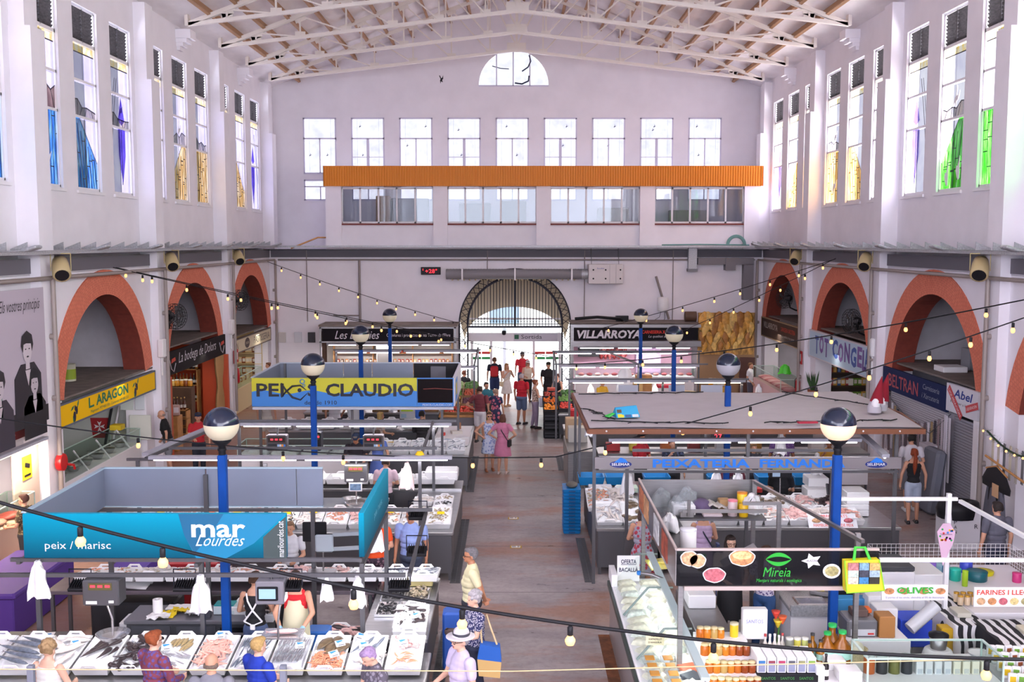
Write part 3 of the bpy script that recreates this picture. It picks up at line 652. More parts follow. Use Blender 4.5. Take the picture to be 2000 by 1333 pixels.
def fan(loc,rz,lab):
 t=thing('wall_fan',lab,'fan',loc,'black wall fans',rz)
 b=MB();
 for r in(.36,.28,.18,.08):b.tube([(r*math.cos(a),-.06+(.36-r)*-.2,r*math.sin(a))for a in lin(0,2*math.pi,25)[:-1]],.008,5,closed=True);b.tube([(r*math.cos(a),.1+(.36-r)*.2,r*math.sin(a))for a in lin(0,2*math.pi,25)[:-1]],.008,5,closed=True)
 for i in range(24):a=i*math.pi/12;c,s=math.cos(a),math.sin(a);b.tube([(.08*c,-.12,.08*s),(.36*c,-.06,.36*s),(.37*c,.02,.37*s),(.36*c,.1,.36*s),(.08*c,.16,.08*s)],.005,4)
 b.build('cage',BLACK,t);b=MB()
 for i in range(5):
  a=i*2*math.pi/5;c,s=math.cos(a),math.sin(a);b.poly([(.06*c-.05*s,.0,.06*s+.05*c),(.30*c-.09*s,.05,.30*s+.09*c),(.32*c+.04*s,.0,.32*s-.04*c),(.06*c+.03*s,.0,.06*s-.03*c)])
 b.build('blades',cm('4A4648',.4),t);b=MB();b.ball((0,.22,0),(.13,.15,.13));b.build('motor',BLACK,t)
 b=MB();b.tube([(0,.22,-.1),(0,.3,-.35),(.1,.5,-.45),(.12,.75,-.42)],.03,7);b.build('arm',BLACK,t);return t
fan((-9.55,29.75,4.15),math.radians(60),'black wall fan over the wine shop sign');fan((-9.6,37.0,4.2),math.radians(60),'black wall fan over the pastry shop sign')
fan((9.9,38.2,4.2),math.radians(-65),'black wall fan in the right arch nearest the end wall');fan((10.1,31.2,3.9),math.radians(-72),'black wall fan in the arch over the frozen food sign')
for x,y,lab in((-9.62,28.75,'white junction box on the pilaster beside the wine shop'),(-9.62,35.9,'white junction box on the pilaster beside the pastry shop'),(9.98,29.0,'white junction box on the pilaster beside the frozen food sign')):
 b=MB();b.rbox((x,y-.05,3.35),(.16,.3,.5),b=.02);b.box(x-.02,x+.02,y-.1,y-.02,2.6,3.1);one('junction_box',b,WHITEP,lab,'junction box')
def sign(name,label,sg,x,y0,y1,z0,z1,col,frame_col=None):
 t=thing(name,label,'shop sign',(x,(y0+y1)/2,z0));b=MB();b.box(x,x+sg*.08,y0,y1,z0,z1);b.build('panel',cm(col,.7,spec=.15),t)
 if frame_col:
  e=MB()
  for a in(z0-.02,z1-.02):e.box(x-sg*.01,x+sg*.09,y0,y1,a,a+.04)
  for a in(y0,y1-.04):e.box(x-sg*.01,x+sg*.09,a,a+.04,z0,z1)
  e.build('frame',cm(frame_col),t)
 return t
xs=-9.78
t=sign('yellow_shop_sign','yellow sign reading L. ARAGON in green letters between olive sprigs',-1,xs,22.2,28.55,2.24,2.74,'F2BE10','5A6070');GRN=cm('0F6E50')
text('L. ARAGON',(xs,24.0,2.43),2.5,.25,GRN,t,LEFT,off=.03);text('Magatzem: 977 450 150 - Comercial: 649 885 225',(xs,24.1,2.29),2.4,.085,GRN,t,LEFT)
for yo_ in(23.2,27.0):
 b=MB()
 for dy,dz,r in((0,.14,.09),(.12,.26,.07),(.05,.32,.05)):b.prism([(r*math.cos(a)*.8,r*1.3*math.sin(a))for a in lin(0,2*math.pi,13)[:-1]],(xs+.006,yo_+dy,2.24+dz),Y_,Z_,.004)
 b.build('olives',cm('1A1530'),t);b=MB()
 for dy,dz,a in((-.1,.34,.5),(.2,.4,1.1),(-.06,.06,1.9)):b.prism([(-.11,0),(0,.03),(.11,0),(0,-.03)],(xs+.008,yo_+dy,2.24+dz),(0,math.cos(a),math.sin(a)),(0,-math.sin(a),math.cos(a)),.004)
 b.build('leaves',GRN,t)
t=sign('wine_shop_sign','black sign reading La bodega de Dolors with painted wine glasses',-1,xs,29.5,35.65,2.45,3.12,'1D181B')
text('La bodega de Dolors',(xs,30.6,2.62),3.9,.40,cm('C9C3CC'),t,LEFT,shear=.25)
for y in(29.75,34.9):
 b=MB();b.tube([(xs+.01,y+.0,2.9),(xs+.01,y+.16,2.62),(xs+.01,y+.36,2.52),(xs+.01,y+.55,2.75)],.014,5);b.build('glass_outline',cm('C9C3CC'),t)
 b=MB();b.prism([(-.2,0),(.2,.05),(.16,.15),(-.15,.12)],(xs+.012,y+.35,2.78),Y_,Z_,.004);b.build('wine',cm('C8402C'),t)
t=sign('pastry_sign','cream sign reading PASTISSERIA with a round brown badge',-1,xs,36.7,42.4,2.3,2.78,'D9CFB4','6A6058')
text('PASTISSERIA',(xs,39.6,2.41),2.55,.26,cm('3E3230'),t,LEFT);b=MB();b.prism([(.35*math.cos(a),.19*math.sin(a))for a in lin(0,6.283,25)[:-1]],(xs+.006,38.6,2.54),Y_,Z_,.004);b.build('badge',cm('4A3C3A'),t)
text('SIBOIX',(xs+.006,38.34,2.5),.5,.09,cm('D9CFB4'),t,LEFT);text('AN',(xs,36.85,2.42),.45,.24,cm('3E3230'),t,LEFT)
xr=10.13
t=sign('butcher_sign','navy sign reading BELTRAN in red letters above the ribbon curtain',1,xr,24.25,28.45,2.30,2.90,'1E2A52')
text('BELTRAN',(xr,28.0,2.42),2.05,.34,cm('B04A50'),t,RIGHT,off=.01);text('Carnisseria',(xr,25.65,2.66),1.0,.13,cm('8C93A8'),t,RIGHT,shear=.2);text('i Xarcuteria',(xr,25.7,2.44),1.05,.13,cm('8C93A8'),t,RIGHT,shear=.2)
t=sign('clearance_sign','white sign with blue lettering crossed by two red LIQUIDACION stickers',1,xr-.04,22.5,24.15,2.38,3.02,'DADBE2')
text('Abel',(xr-.04,23.75,2.74),1.0,.20,cm('1E3A8C'),t,RIGHT,shear=.2,off=.02);text('Roba per a la llar',(xr-.04,23.9,2.58),1.1,.08,cm('30343C'),t,RIGHT)
def tape(y,z,w,h,a,body):
 r=Vector((0,-math.cos(a),math.sin(a)));u=Vector((0,math.sin(a),math.cos(a)));b=MB();o=Vector((xr-.05,y,z))
 b.prism([(0,0),(w,0),(w,h),(0,h)],o,r,u,.006);b.build('sticker',cm('C84A4E'),t);text(body,o+r*.05+u*.035,w-.1,h-.07,cm('F2EDEE'),t,(r,u))
tape(24.08,2.86,.95,.17,-.68,'LIQUIDACIÓN');tape(23.05,2.48,.62,.16,.28,'LIQUIDACIÓN')
t=sign('frozen_food_sign','pale blue sign reading TOT CONGELAT in wavy violet letters',1,xr,29.45,35.6,2.40,3.28,'B9D0E0','CFCBD2')
for i,(c,x0,w_)in enumerate((('T',34.9,.40),('O',34.4,.46),('T',33.85,.42),('C',33.0,.55),('O',32.4,.5),('N',31.8,.52),('G',31.2,.52),('E',30.6,.42),('L',30.15,.36),('A',29.95,.3),('T',29.6,.12))):
 text(c,(xr,x0,2.55+(.06 if i%2 else .0)),w_,.60,cm(('3C5CA8','7A5AA0','6A4E96')[i%3]),t,RIGHT,off=.04)
t=sign('brown_butcher_sign','dark brown sign reading VILLARROYA on the right arch by the ham picture',1,xr,37.0,42.5,2.48,3.22,'4A3B33','A08868')
text('VILLARROYA',(xr,42.1,2.84),2.2,.24,cm('C9C0B8'),t,RIGHT);text('CARNISSERIA XARCUTERIA',(xr,39.4,2.9),2.0,.16,cm('D0402A'),t,RIGHT);text('La qualitat al teu servei',(xr,39.2,2.66),1.7,.12,cm('C9C0B8'),t,RIGHT,shear=.2)
t=thing('photo_banner','large banner with black and white portraits headed Els vostres principis','banner',(-9.6,19.9,2.0));xb=-9.58
MB().box(xb-.02,xb,18.4,21.45,2.62,5.35).build('cloth',cm('B6ACB8',.8),t)
text('Els vostres principis',(xb,19.55,4.86),1.7,.30,cm('2A262C'),t,LEFT,shear=.4)
def portrait(y,z,s,c1,c2,ch,hd=.9):
 f=lambda*a:None
 b=MB();b.prism([(-.62,-1.35),(.62,-1.35),(.6,-.55),(.3,-.28),(-.3,-.28),(-.6,-.55)],(xb+.01,y,z),Y_*s,Z_*s,.004);b.build('clothing',cm(c1),t)
 b=MB();b.prism([(.2*math.cos(a),.27*math.sin(a))for a in lin(0,6.283,21)[:-1]],(xb+.016,y,z),Y_*s,Z_*s,.004);b.prism([(-.09,-.4),(.09,-.4),(.08,-.15),(-.08,-.15)],(xb+.014,y,z),Y_*s,Z_*s,.004);b.prism([(-.12,-.42),(.0,-.75),(.12,-.42)][::-1],(xb+.0145,y,z),Y_*s,Z_*s,.002);b.build('face',cm(c2),t)
 b=MB();b.prism([(-.2,-.04),(-.17,.12),(-.05,.14),(.17,.12),(.2,-.04),(.27,.1),(.22,.3),(0,.4),(-.22,.3),(-.27,.1)],(xb+.02,y,z),Y_*s,Z_*s,.004);b.build('hair',cm(ch),t)
 b=MB()
 for dy in(-.08,.08):b.prism([(-.035,0),(0,-.015),(.035,0),(0,.015)],(xb+.022,y+dy*s,z+.02*s),Y_*s,Z_*s,.004)
 b.prism([(-.06,0),(0,-.02),(.06,0),(0,.02)],(xb+.022,y,z-.14*s),Y_*s,Z_*s,.004);b.build('features',cm('26222A'),t)
portrait(18.9,4.3,1.0,'2E7A6A','7FB8A6','1E1E24');portrait(20.6,4.15,.95,'26222A','C9BFC6','1E1B20');portrait(19.4,3.55,.9,'3A3440','C0B6BE','2A262C');portrait(20.85,3.45,.8,'1C1A20','BDB3BB','17151A')
MB().box(xb+.003,xb+.008,18.4,21.45,2.62,2.95).build('lower_print',cm('1F1C22'),t)
# ================================================================ stall fittings shared by both sides
ORD=['first','second','third','fourth','fifth','sixth','seventh','eighth','ninth','tenth','eleventh','twelfth','thirteenth','fourteenth']
BLUEP=mat('blue_pole_paint',hexc('0A4290'),.5,var=.12,scale=4,spec=.2);NAVYG=mat('dark_globe',(.012,.018,.04),.12)
TRAYW=mat('white_tray_plastic',(.83,.83,.84),.4);ICE=mat('crushed_ice',(.9,.92,.94),.35,var=.06,scale=60,bump=.2)
TUBE_E=mat('tube_light',(1,.93,1),.5,emit=5.0);TUBE_W=mat('tube_warm',(1,.8,.62),.5,emit=3.5);BULB_E=mat('bulb_glow',(1,.50,.16),.5,emit=2.1)
def globe_mat(name,e,c):
 def bld(nt,b,out):
  tc=N(nt,'TexCoord');g=N(nt,'TexGradient',gradient_type='SPHERICAL');mp=N(nt,'Mapping');mp.inputs['Location'].default_value=(0,0,.0);mp.inputs['Scale'].default_value=(4.2,4.2,4.2)
  nt.links.new(tc.outputs['Object'],mp.inputs[0]);nt.links.new(mp.outputs[0],g.inputs[0])
  b.inputs['Base Color'].default_value=(*c,1);b.inputs['Roughness'].default_value=.25;b.inputs['Emission Color'].default_value=(*c,1);b.inputs['Emission Strength'].default_value=e
 return nodes_mat(name,bld)
GLOBE=globe_mat('lit_globe',.22,(.62,.55,.40));GLOBE2=globe_mat('bright_globe',.75,(.9,.62,.42));GLOBE0=mat('unlit_globe',(.42,.42,.46),.2)
def lamp_post(x,y,z,lab,g=GLOBE,rr=.24):
 t=thing('lamp_post',lab,'lamp post',(x,y,0),'blue posts with two-tone globe lamps')
 p=MB();p.rbox((x,y,(z-.42)/2),(.115,.115,z-.42),b=.012);p.build('pole',BLUEP,t)
 p=MB();p.lathe([(.05,z-.42),(.05,z-.3),(.085,z-.27),(.13,z-.23),(.13,z-.20)],(x,y,0),14);p.lathe([(.062,z-.36),(.062,z-.33)],(x,y,0),10);p.build('neck',BLACK,t)
 pr=[(rr*math.sin(a),-rr*math.cos(a))for a in lin(.5,1.62,12)];p=MB();p.lathe(pr,(x,y,z),28,caps=False);p.build('globe',g,t)
 pr=[((rr+.002)*math.sin(a),-(rr+.002)*math.cos(a))for a in lin(1.62,3.1,14)];p=MB();p.lathe(pr,(x,y,z),28);p.build('globe_cap',NAVYG,t)
for(x,y),lab,g in(((-3.98,14.2),'blue post with two-tone globe lamp rising through the mar Lourdes stall',GLOBE),((-4.03,21.1),'blue post with globe lamp in front of the blue and yellow fish sign',GLOBE),((-4.07,28.1),'blue post with globe lamp behind the blue and yellow fish sign',GLOBE),((-4.1,35.1),'blue post with globe lamp before the black Terres de l Ebre sign, far left',GLOBE),
                       ((4.47,14.2),'blue post with brightly lit peach globe beside the green leaf stall',GLOBE2),((4.38,21.1),'blue post with unlit clear globe standing through the grey canvas roof',GLOBE0),((4.36,28.1),'blue post with globe lamp in front of the red lettered butcher sign',GLOBE),((4.32,35.1),'blue post with globe lamp beside the white VILLARROYA letters, far right',GLOBE)):
 lamp_post(x,y,3.79,lab,g)
def tray_mesh(w=.465,l=.70,h=.11):
 b=MB();o=[(-w/2,-l/2),(w/2,-l/2),(w/2,l/2),(-w/2,l/2)]
 def ring(s,z):return[(x*s-math.copysign(0,x),y*s,z)for x,y in o]
 t=.018
 b.loft([ring(.9,0),ring(1,h),[(x-math.copysign(-.012,x),y-math.copysign(-.012,y),h)for x,y in o],[(x-math.copysign(-.012,x),y-math.copysign(-.012,y),h+.012)for x,y in o],[(x-math.copysign(t,x),y-math.copysign(t,y),h+.012)for x,y in o],[((x-math.copysign(t,x))*.9,(y-math.copysign(t,y))*.9,.014)for x,y in o]],0,False)
 for sy in(-1,1):
  y=sy*(l/2+.004)
  P=[(-.12,h),(-.075,h+.055),(.075,h+.055),(.12,h)];Q=[(-.06,h+.015),(-.05,h+.036),(.05,h+.036),(.06,h+.015)]
  for y2 in(y-.008,y+.008):
   a=[(x,y2,z)for x,z in P];c=[(x,y2,z)for x,z in Q];k=len(b.v);b.v+=a+c
   for i in range(3):b.f.append((k+i,k+i+1,k+4+i+1,k+4+i));b.m.append(0);b.s.append(False)
   b.f.append((k,k+4,k+7,k+3));b.m.append(0);b.s.append(False)
  b.tube([(x,y,z)for x,z in P],.008,4);b.tube([(x,y,z)for x,z in P[1:3]],.009,4)
 me=bpy.data.meshes.new('fish_tray');me.from_pydata(b.v,[],b.f);me.materials.append(TRAYW);return me
TRAY_ME=tray_mesh()
def ice_mesh(w=.42,l=.65,z=.10,seed=0):
 b=MB();nx,ny=9,13;rg=random.Random(seed)
 vs=[(-w/2+w*i/(nx-1),-l/2+l*j/(ny-1),z+(rg.uniform(-.012,.012)if 0<i<nx-1 and 0<j<ny-1 else-.02))for j in range(ny)for i in range(nx)]
 b.add(vs,[(j*nx+i,j*nx+i+1,(j+1)*nx+i+1,(j+1)*nx+i)for j in range(ny-1)for i in range(nx-1)],0,True)
 me=bpy.data.meshes.new('ice');me.from_pydata(b.v,[],b.f);me.materials.append(ICE);me.polygons.foreach_set('use_smooth',[True]*len(me.polygons));return me
ICE_ME=[ice_mesh(seed=i)for i in range(3)]
def raw(name,me,parent=None,M=None):
 o=bpy.data.objects.new(name,me);COL.objects.link(o);o.parent=parent
 if M is not None:o.matrix_local=M
 return o
TRM={}
def spot(x,y,z):
 return Matrix.Translation((x,y,z))
def tray(x,y,z,tilt=0.,lab='',group=None,ice=True,rz=0.,s=(1,1,1)):
 M=Matrix.Translation((x,y,z))@Matrix.Rotation(rz,4,'Z')@Matrix.Rotation(tilt,4,'X')@Matrix.Diagonal((*s,1));o=raw('fish_tray',TRAY_ME,None,M);TRM[o.name]=M
 tag(o,lab,'fish tray',group)
 if ice:i=raw('ice',ICE_ME[R.randrange(3)],o);i['kind']='stuff'
 return o
def mk(name,b,mats):
 me=bpy.data.meshes.new(name);me.from_pydata(b.v,[],b.f)
 for m in(mats if isinstance(mats,list)else[mats]):me.materials.append(m)
 me.polygons.foreach_set('material_index',b.m);me.polygons.foreach_set('use_smooth',b.s);return me
def fish_b(l=.2,w=.035,h=.03,tail=.045,n=6,m=0,mt=None,bend=0.):
 b=MB();prof=[(-.5,.12),(-.42,.6),(-.22,1.),(.05,.9),(.3,.5),(.42,.22)]
 rings=[[(w/2*r*math.cos(a)+bend*(t+.1)**2*l,t*l,h*.5*r*math.sin(a)+h/2)for a in[2*math.pi*k/n for k in range(n)]]for t,r in prof]
 b.loft(rings,m,True);x=bend*.27*l
 b.add([(x,.40*l,h*.5),(x-tail*.5,.52*l,h*.45),(x,.48*l,h*.5),(x+tail*.5,.52*l,h*.55),(x,.40*l,h*.5+.004),(x,.48*l,h*.5+.004)],[(0,1,2),(0,2,3),(4,2,1),(4,3,2)],mt if mt is not None else m);return b
FM={k:mat('fish_'+k,hexc(c),.28,var=v,scale=18)for k,c,v in(('silver','C4CAD2',.3),('back','6A7280',.35),('pink','D9A193',.25),('dark','3A3033',.35),('sole','A08B62',.25),('brown','6B5A44',.35),('squid','D8CFC9',.15),('prawn','D88E6C',.25),('rose','D9B0AC',.2),('mussel','15151C',.3),('clam','A79880',.35),('red','9A3A34',.3),('cream','E0CFB4',.2),('grey','98949A',.35))}
def silver_b(l,w=.12):
 b=fish_b(l,l*w,l*.11);
 b.m=[1 if sum(b.v[i][2]for i in f)/len(f)>l*.06 else 0 for f in b.f];return b
FISH={'sardine':mk('sardine',silver_b(.20),[FM['silver'],FM['back']]),'anchovy':mk('anchovy',silver_b(.17,.13),[FM['silver'],FM['grey']]),'mackerel':mk('mackerel',silver_b(.34,.17),[FM['silver'],FM['back']]),
  'mullet':mk('mullet',fish_b(.17,.04,.036),FM['pink']),'hake':mk('hake',silver_b(.66,.12),[FM['grey'],FM['back']]),'sole':mk('sole',fish_b(.24,.085,.016),FM['sole']),'flounder':mk('flounder',fish_b(.30,.16,.022),FM['brown'])}
mkf=MB();mkf.loft([[(r*math.cos(a)+bx,t,r*.7*math.sin(a)+.03)for a in lin(0,6.283,9)[:-1]]for t,r,bx in((-.15,.012,0),(-.13,.045,0),(-.08,.055,.0),(0,.038,.01),(.1,.018,.03),(.17,.006,.05))],0,True);FISH['monkfish']=mk('monkfish',mkf,FM['dark'])
sq=MB();sq.loft([[(r*math.cos(a),t,r*.6*math.sin(a)+.02)for a in lin(0,6.283,9)[:-1]]for t,r in((-.12,.004),(-.05,.03),(.04,.03),(.06,.018),(.09,.022))],0,True)
for i in range(5):sq.tube([(-.015+.0075*i,.085,.02),(-.03+.016*i,.12,.012),(-.04+.02*i,.16,.01)],[.005,.004,.002],4)
FISH['squid']=mk('squid',sq,FM['squid'])
pw=MB();pw.tube([(0,-.05,.01),(.0,-.02,.016),(.006,.015,.016),(.02,.045,.012),(.035,.06,.006)],[.004,.010,.010,.007,.003],5);FISH['prawn']=mk('prawn',pw,FM['prawn'])
ms=MB();ms.ball((0,0,.012),(.017,.032,.012),7,5);FISH['mussel']=mk('mussel',ms,FM['mussel']);FISH['clam']=mk('clam',ms,FM['clam'])
oc=MB();oc.ball((0,.05,.03),(.045,.06,.035),9,6)
for i in range(7):a=-2.6+i*.36;oc.tube([(.02*math.cos(a),.02*math.sin(a),.02),(.09*math.cos(a),.09*math.sin(a),.012),(.13*math.cos(a+.4),.13*math.sin(a+.4),.008)],[.014,.009,.003],5)
FISH['octopus']=mk('octopus',oc,FM['rose'])
def lay(kind,tr,spots,lab,group,name=None,cat='fish'):
 """fish lying in a tray, each one an object of its own; spots are (x, y, turn, scale) in the tray"""
 for i,(x,y,a,s)in enumerate(spots):
  M=(TRM[tr.name]if not isinstance(tr,Matrix)else tr)@Matrix.Translation((x,y,.115+.004*(i%4)))@Matrix.Rotation(a,4,'Z')@Matrix.Scale(s,4)
  tag(raw(name or kind,FISH[kind],None,M),lab,cat,group)
def heap(kinds,tr,n,lab,name='fish_heap',cat='fish',z=.10,lx=.19,ly=.29,sc=1.,align=None,cy_=0.,hump=.03):
 """a tray full of small creatures nobody could count: one mesh"""
 b=MB();mats=[];rg=random.Random(n*7+len(lab))
 for k in kinds:
  for m in FISH[k].materials:
   if m not in mats:mats.append(m)
 for i in range(n):
  me=FISH[kinds[rg.randrange(len(kinds))]];x,y=rg.uniform(-lx,lx),rg.uniform(-ly,ly)+cy_
  a=rg.uniform(0,6.28)if align is None else align+rg.gauss(0,.2)
  M=Matrix.Translation((x,y,z+hump*(1-(x/lx)**2)*rg.random()))@Matrix.Rotation(a,4,'Z')@Matrix.Rotation(rg.uniform(-.3,.3),4,'X')@Matrix.Scale(sc*rg.uniform(.8,1.15),4)
  o=len(b.v);b.v+=[tuple(M@v.co)for v in me.vertices]
  for p in me.polygons:b.f.append(tuple(q+o for q in p.vertices));b.m.append(mats.index(me.materials[p.material_index]));b.s.append(True)
 me=mk(name,b,mats);o=raw(name,me,None,(TRM[tr.name]if not isinstance(tr,Matrix)else tr));tag(o,lab,cat,None,'stuff');return o
def price_card(tr,x,y,lab,a=.0,c=0,grp='white price cards with a blue flash in the front trays'):
 t=raw('price_card',CARD_ME,None,(TRM[tr.name]if not isinstance(tr,Matrix)else tr)@Matrix.Translation((x,y,.165))@Matrix.Rotation(a,4,'Z')@Matrix.Rotation(.35,4,'X'));tag(t,lab,'price card',grp)
cb=MB();cb.box(-.06,.06,-.045,.045,0,.003);cb.add([(-.05,.04,.004),(.03,.04,.004),(.045,.025,.004),(-.03,.005,.004)],[(0,3,2,1)],1);cb.box(-.03,.045,-.035,-.02,.003,.0035,2);CARD_ME=mk('price_card',cb,[PAPER,cm('2F7FC0'),cm('70707A')])
def counter(lab,x0,x1,y0,y1,h=.92,legs=True,body=True,m=STEEL2,top=None,name='steel_counter',cat='counter',over=.03,panel=None):
 t=thing(name,lab,cat,((x0+x1)/2,(y0+y1)/2,0))
 b=MB();b.rbox(((x0+x1)/2,(y0+y1)/2,h-.03),(x1-x0+over*2,y1-y0+over*2,.06),b=.008);b.build('worktop',top or(STEELT if m is STEEL2 else m),t)
 if body:b=MB();b.box(x0,x1,y0,y1,.14,h-.061);b.build('body',panel or STEEL2,t)
 for x in(x0+.04,x1-.04):
  for y in(y0+.04,y1-.04):
   b=MB();b.rbox((x,y,(.139 if body else h-.061)/2),(.05,.05,.139 if body else h-.061));b.build('leg',m,t)
 return t
def tube_light(lab,a,b_,warm=False,power=20,drop=0.,w=.16,name='tube_light',lit=True,group='tube lights over the stalls'):
 a,b_=Vector(a),Vector(b_);t=thing(name,lab,'tube light',(a+b_)/2,group)
 m=MB();m.bar(a,b_,w*.8,.06);m.build('housing',cm('A9A9B4',.5),t);d=(b_-a).normalized();n=max(1,round((b_-a).length/1.3))
 for i in range(n):
  p=a+(b_-a)*((i+.06)/n);q=a+(b_-a)*((i+.94)/n);e=MB();e.tube([p-Z_*.045,q-Z_*.045],.022,7);e.build('tube',TUBE_W if warm else TUBE_E,t)
 if lit:
  o=area('tube_glow',(a+b_)/2-Z_*.09,(0,0,-1),(b_-a).length,.1,power*(b_-a).length/2,(1,.80,.62)if warm else(1,.95,1));
  if abs(d.y)>.7:o.rotation_euler=(0,0,math.pi/2)
  elif abs(d.y)>.05:o.rotation_euler=(0,0,math.atan2(d.y,d.x))
 return t
def frame_bars(lab,posts,bars,z=2.3,m=STEEL2,name='overhead_frame',w=.06):
 t=thing(name,lab,'stall frame',(posts[0][0],posts[0][1],0))
 for p in posts:
  b=MB();zz=p[2]if len(p)>2 else z;b.rbox((p[0],p[1],zz/2),(w,w,zz));b.build('post',m,t)
 for p,q in bars:b=MB();b.bar(p,q,w*.8,w*.8);b.build('bar',m,t)
 return t
def bag_mesh(seed,w=.2,h=.42):
 rg=random.Random(seed);b=MB();rings=[]
 for i,(t,s)in enumerate(((0,.25),(-.1,.4),(-.22,.5),(-.3,.8),(-.5,.95),(-.8,1.1),(-1,1.3))):
  rings.append([((w*s+rg.uniform(-.015,.015))*(.5*math.cos(a))+rg.uniform(-.01,.01),(.05+.05*rg.random())*(.5+.5*s)*math.sin(a)*(1+.5*math.cos(5*a)),t*h+rg.uniform(-.04,.04)*(i>1))for a in lin(0,6.283,21)[:-1]])
 b.loft(rings,0,True);return b
WBAG=mat('white_carrier_bag',(.84,.84,.86),.45)
def bag(x,y,z,lab,seed=1,s=1.,m=None,name='carrier_bag',group='white carrier bags hanging at the stalls'):
 o=bag_mesh(seed).build(name,m or WBAG);o.location=(x,y,z);o.scale=(s,s,s);tag(o,lab,'bag',group);return o
def scale_hang(x,y,ztop,z,lab,w=.42,h=.32,d=.22,col=STEEL2,face='red',dish=True,hs=0.,dx=0.):
 t=thing('hanging_scale',lab,'scale',(x,y,z),'hanging shop scales')
 b=MB();b.rbox((x,y,z+h/2),(w,d,h),b=.015);b.build('case',col,t);f=y-d/2-.004
 if face=='red':
  b=MB();b.box(x-w*.32,x+w*.32,f-.003,f+.002,z+h*.62,z+h*.9);b.build('display',cm('57502A'),t)
  for i in(-1,0,1):b=MB();b.box(x+i*w*.2-.03,x+i*w*.2+.03,f-.006,f-.003,z+h*.73,z+h*.82);b.build('digits',RED,t)
  b=MB();b.box(x-w*.4,x-w*.1,f-.004,f,z+h*.08,z+h*.2);b.box(x+w*.22,x+w*.36,f-.004,f,z+h*.12,z+h*.22);b.build('sticker',PAPER,t)
 elif face=='till':
  b=MB();b.box(x-w*.42,x+w*.42,f-.003,f,z+h*.55,z+h*.9);b.build('display',cm('2A1C14'),t)
  for i in(-1,0,1):b=MB();b.box(x+i*w*.22-.03,x+i*w*.22+.025,f-.006,f-.003,z+h*.68,z+h*.78);b.build('digits',RED,t)
  b=MB();b.box(x-w*.42,x,f-.003,f,z+h*.06,z+h*.45);b.build('keypad',cm('20242C'),t)
  for i,c in enumerate(('9CC4E8','D8DDE4','E8963C','3C78C8')):b=MB();b.box(x+w*(.04+.1*i),x+w*(.13+.1*i),f-.004,f,z+h*.08,z+h*.42);b.build('keys',cm(c),t)
 elif face=='screen':
  b=MB();b.rbox((x-.02,f-.01,z+h*.5),(w*.72,.03,h*.6),b=.008);b.build('bezel',BLACK,t);b=MB();b.box(x-.02-w*.29,x-.02+w*.29,f-.03,f-.026,z+h*.3,z+h*.72);b.build('screen',mat('lcd',hexc('8FB0C8'),.3,emit=.5),t)
 elif face=='lcd':
  b=MB();b.box(x-w*.4,x+w*.4,f-.003,f,z+h*.6,z+h*.88);b.build('display',mat('lcd_green',hexc('8FA818'),.4,emit=.35),t);b=MB();b.box(x-w*.4,x-w*.05,f-.003,f,z+h*.1,z+h*.4);b.build('keypad',cm('9CB8D0'),t)
 b=MB();b.tube([(x,y,z+h),(x,y,ztop)],.02,7);b.build('hanger',STEEL2,t)
 if dish:
  zd=z-.42-hs;b=MB();b.tube([(x+dx*.3,y-.02,z),(x+dx,y-.03,z-.2),(x+dx,y-.03,zd)],.014,6);b.build('arm',STEELB,t)
  b=MB();b.lathe([(.05,zd-.06),(.15,zd-.03),(.21,zd+.03),(.215,zd+.035),(.15,zd-.02),(.03,zd-.05)],(x+dx,y-.03,0),20);b.build('dish',STEELB,t)
 return t
def led_lamp(x,y,z,lab,grp='black finned lamps on the bars'):
 t=thing('flood_lamp',lab,'lamp',(x,y,z),grp)
 b=MB();b.rbox((x,y,z+.02),(.27,.2,.05),(.35,0,0),.01);b.build('body',BLACK,t);b=MB()
 for i in range(8):b.rbox((x-.105+i*.03,y-.01,z+.06),(.008,.16,.04),(.35,0,0))
 b.build('fins',BLACK,t);b=MB();b.tube([(x-.14,y,z+.03),(x-.14,y,z+.24),(x+.14,y,z+.24),(x+.14,y,z+.03)],.01,5);b.build('bracket',BLACKM,t);area('flood_glow',(x,y,z-.04),(0,.2,-1),.2,.14,10,(1,.98,1))
def grate(lab,x0,x1,y0,y1,ang=0.):
 t=thing('floor_grate',lab,'grate',((x0+x1)/2,(y0+y1)/2,0));b=MB();b.box(x0,x1,y0,y1,.001,.004);b.build('channel',cm('15120F',.9),t);b=MB()
 n=int((y1-y0)/.05)
 for i in range(n):b.box(x0,x1,y0+i*.05,y0+i*.05+.022,.005,.012)
 for x in(x0,(x0+x1)/2,x1-.012):b.box(x,x+.012,y0,y1,.006,.014)
 b.build('grating',DSTEEL,t)
for lab,x0,y0,y1 in(('black floor grate beside the near left counter',-1.15,11,16.5),('black floor grate beside the second left stall',-1.15,18.85,23.3),('black floor grate beside the left stall with the fish sign',-1.15,25.9,30.3),('black floor grate beside the right stall with the blue crates',1.35,18.9,21.8),('black floor grate by the steel cabinet on the right',1.28,28.4,30.3)):grate(lab,x0,x0+.19,y0,y1)
rg_=MB();rg_.box(1.38,1.56,11,16.3,.001,.006);one('rusty_channel',rg_,mat('rust',hexc('6A3E22'),.9,var=.5,scale=6),'rusty drain channel in the floor beside the glass fish case','channel')
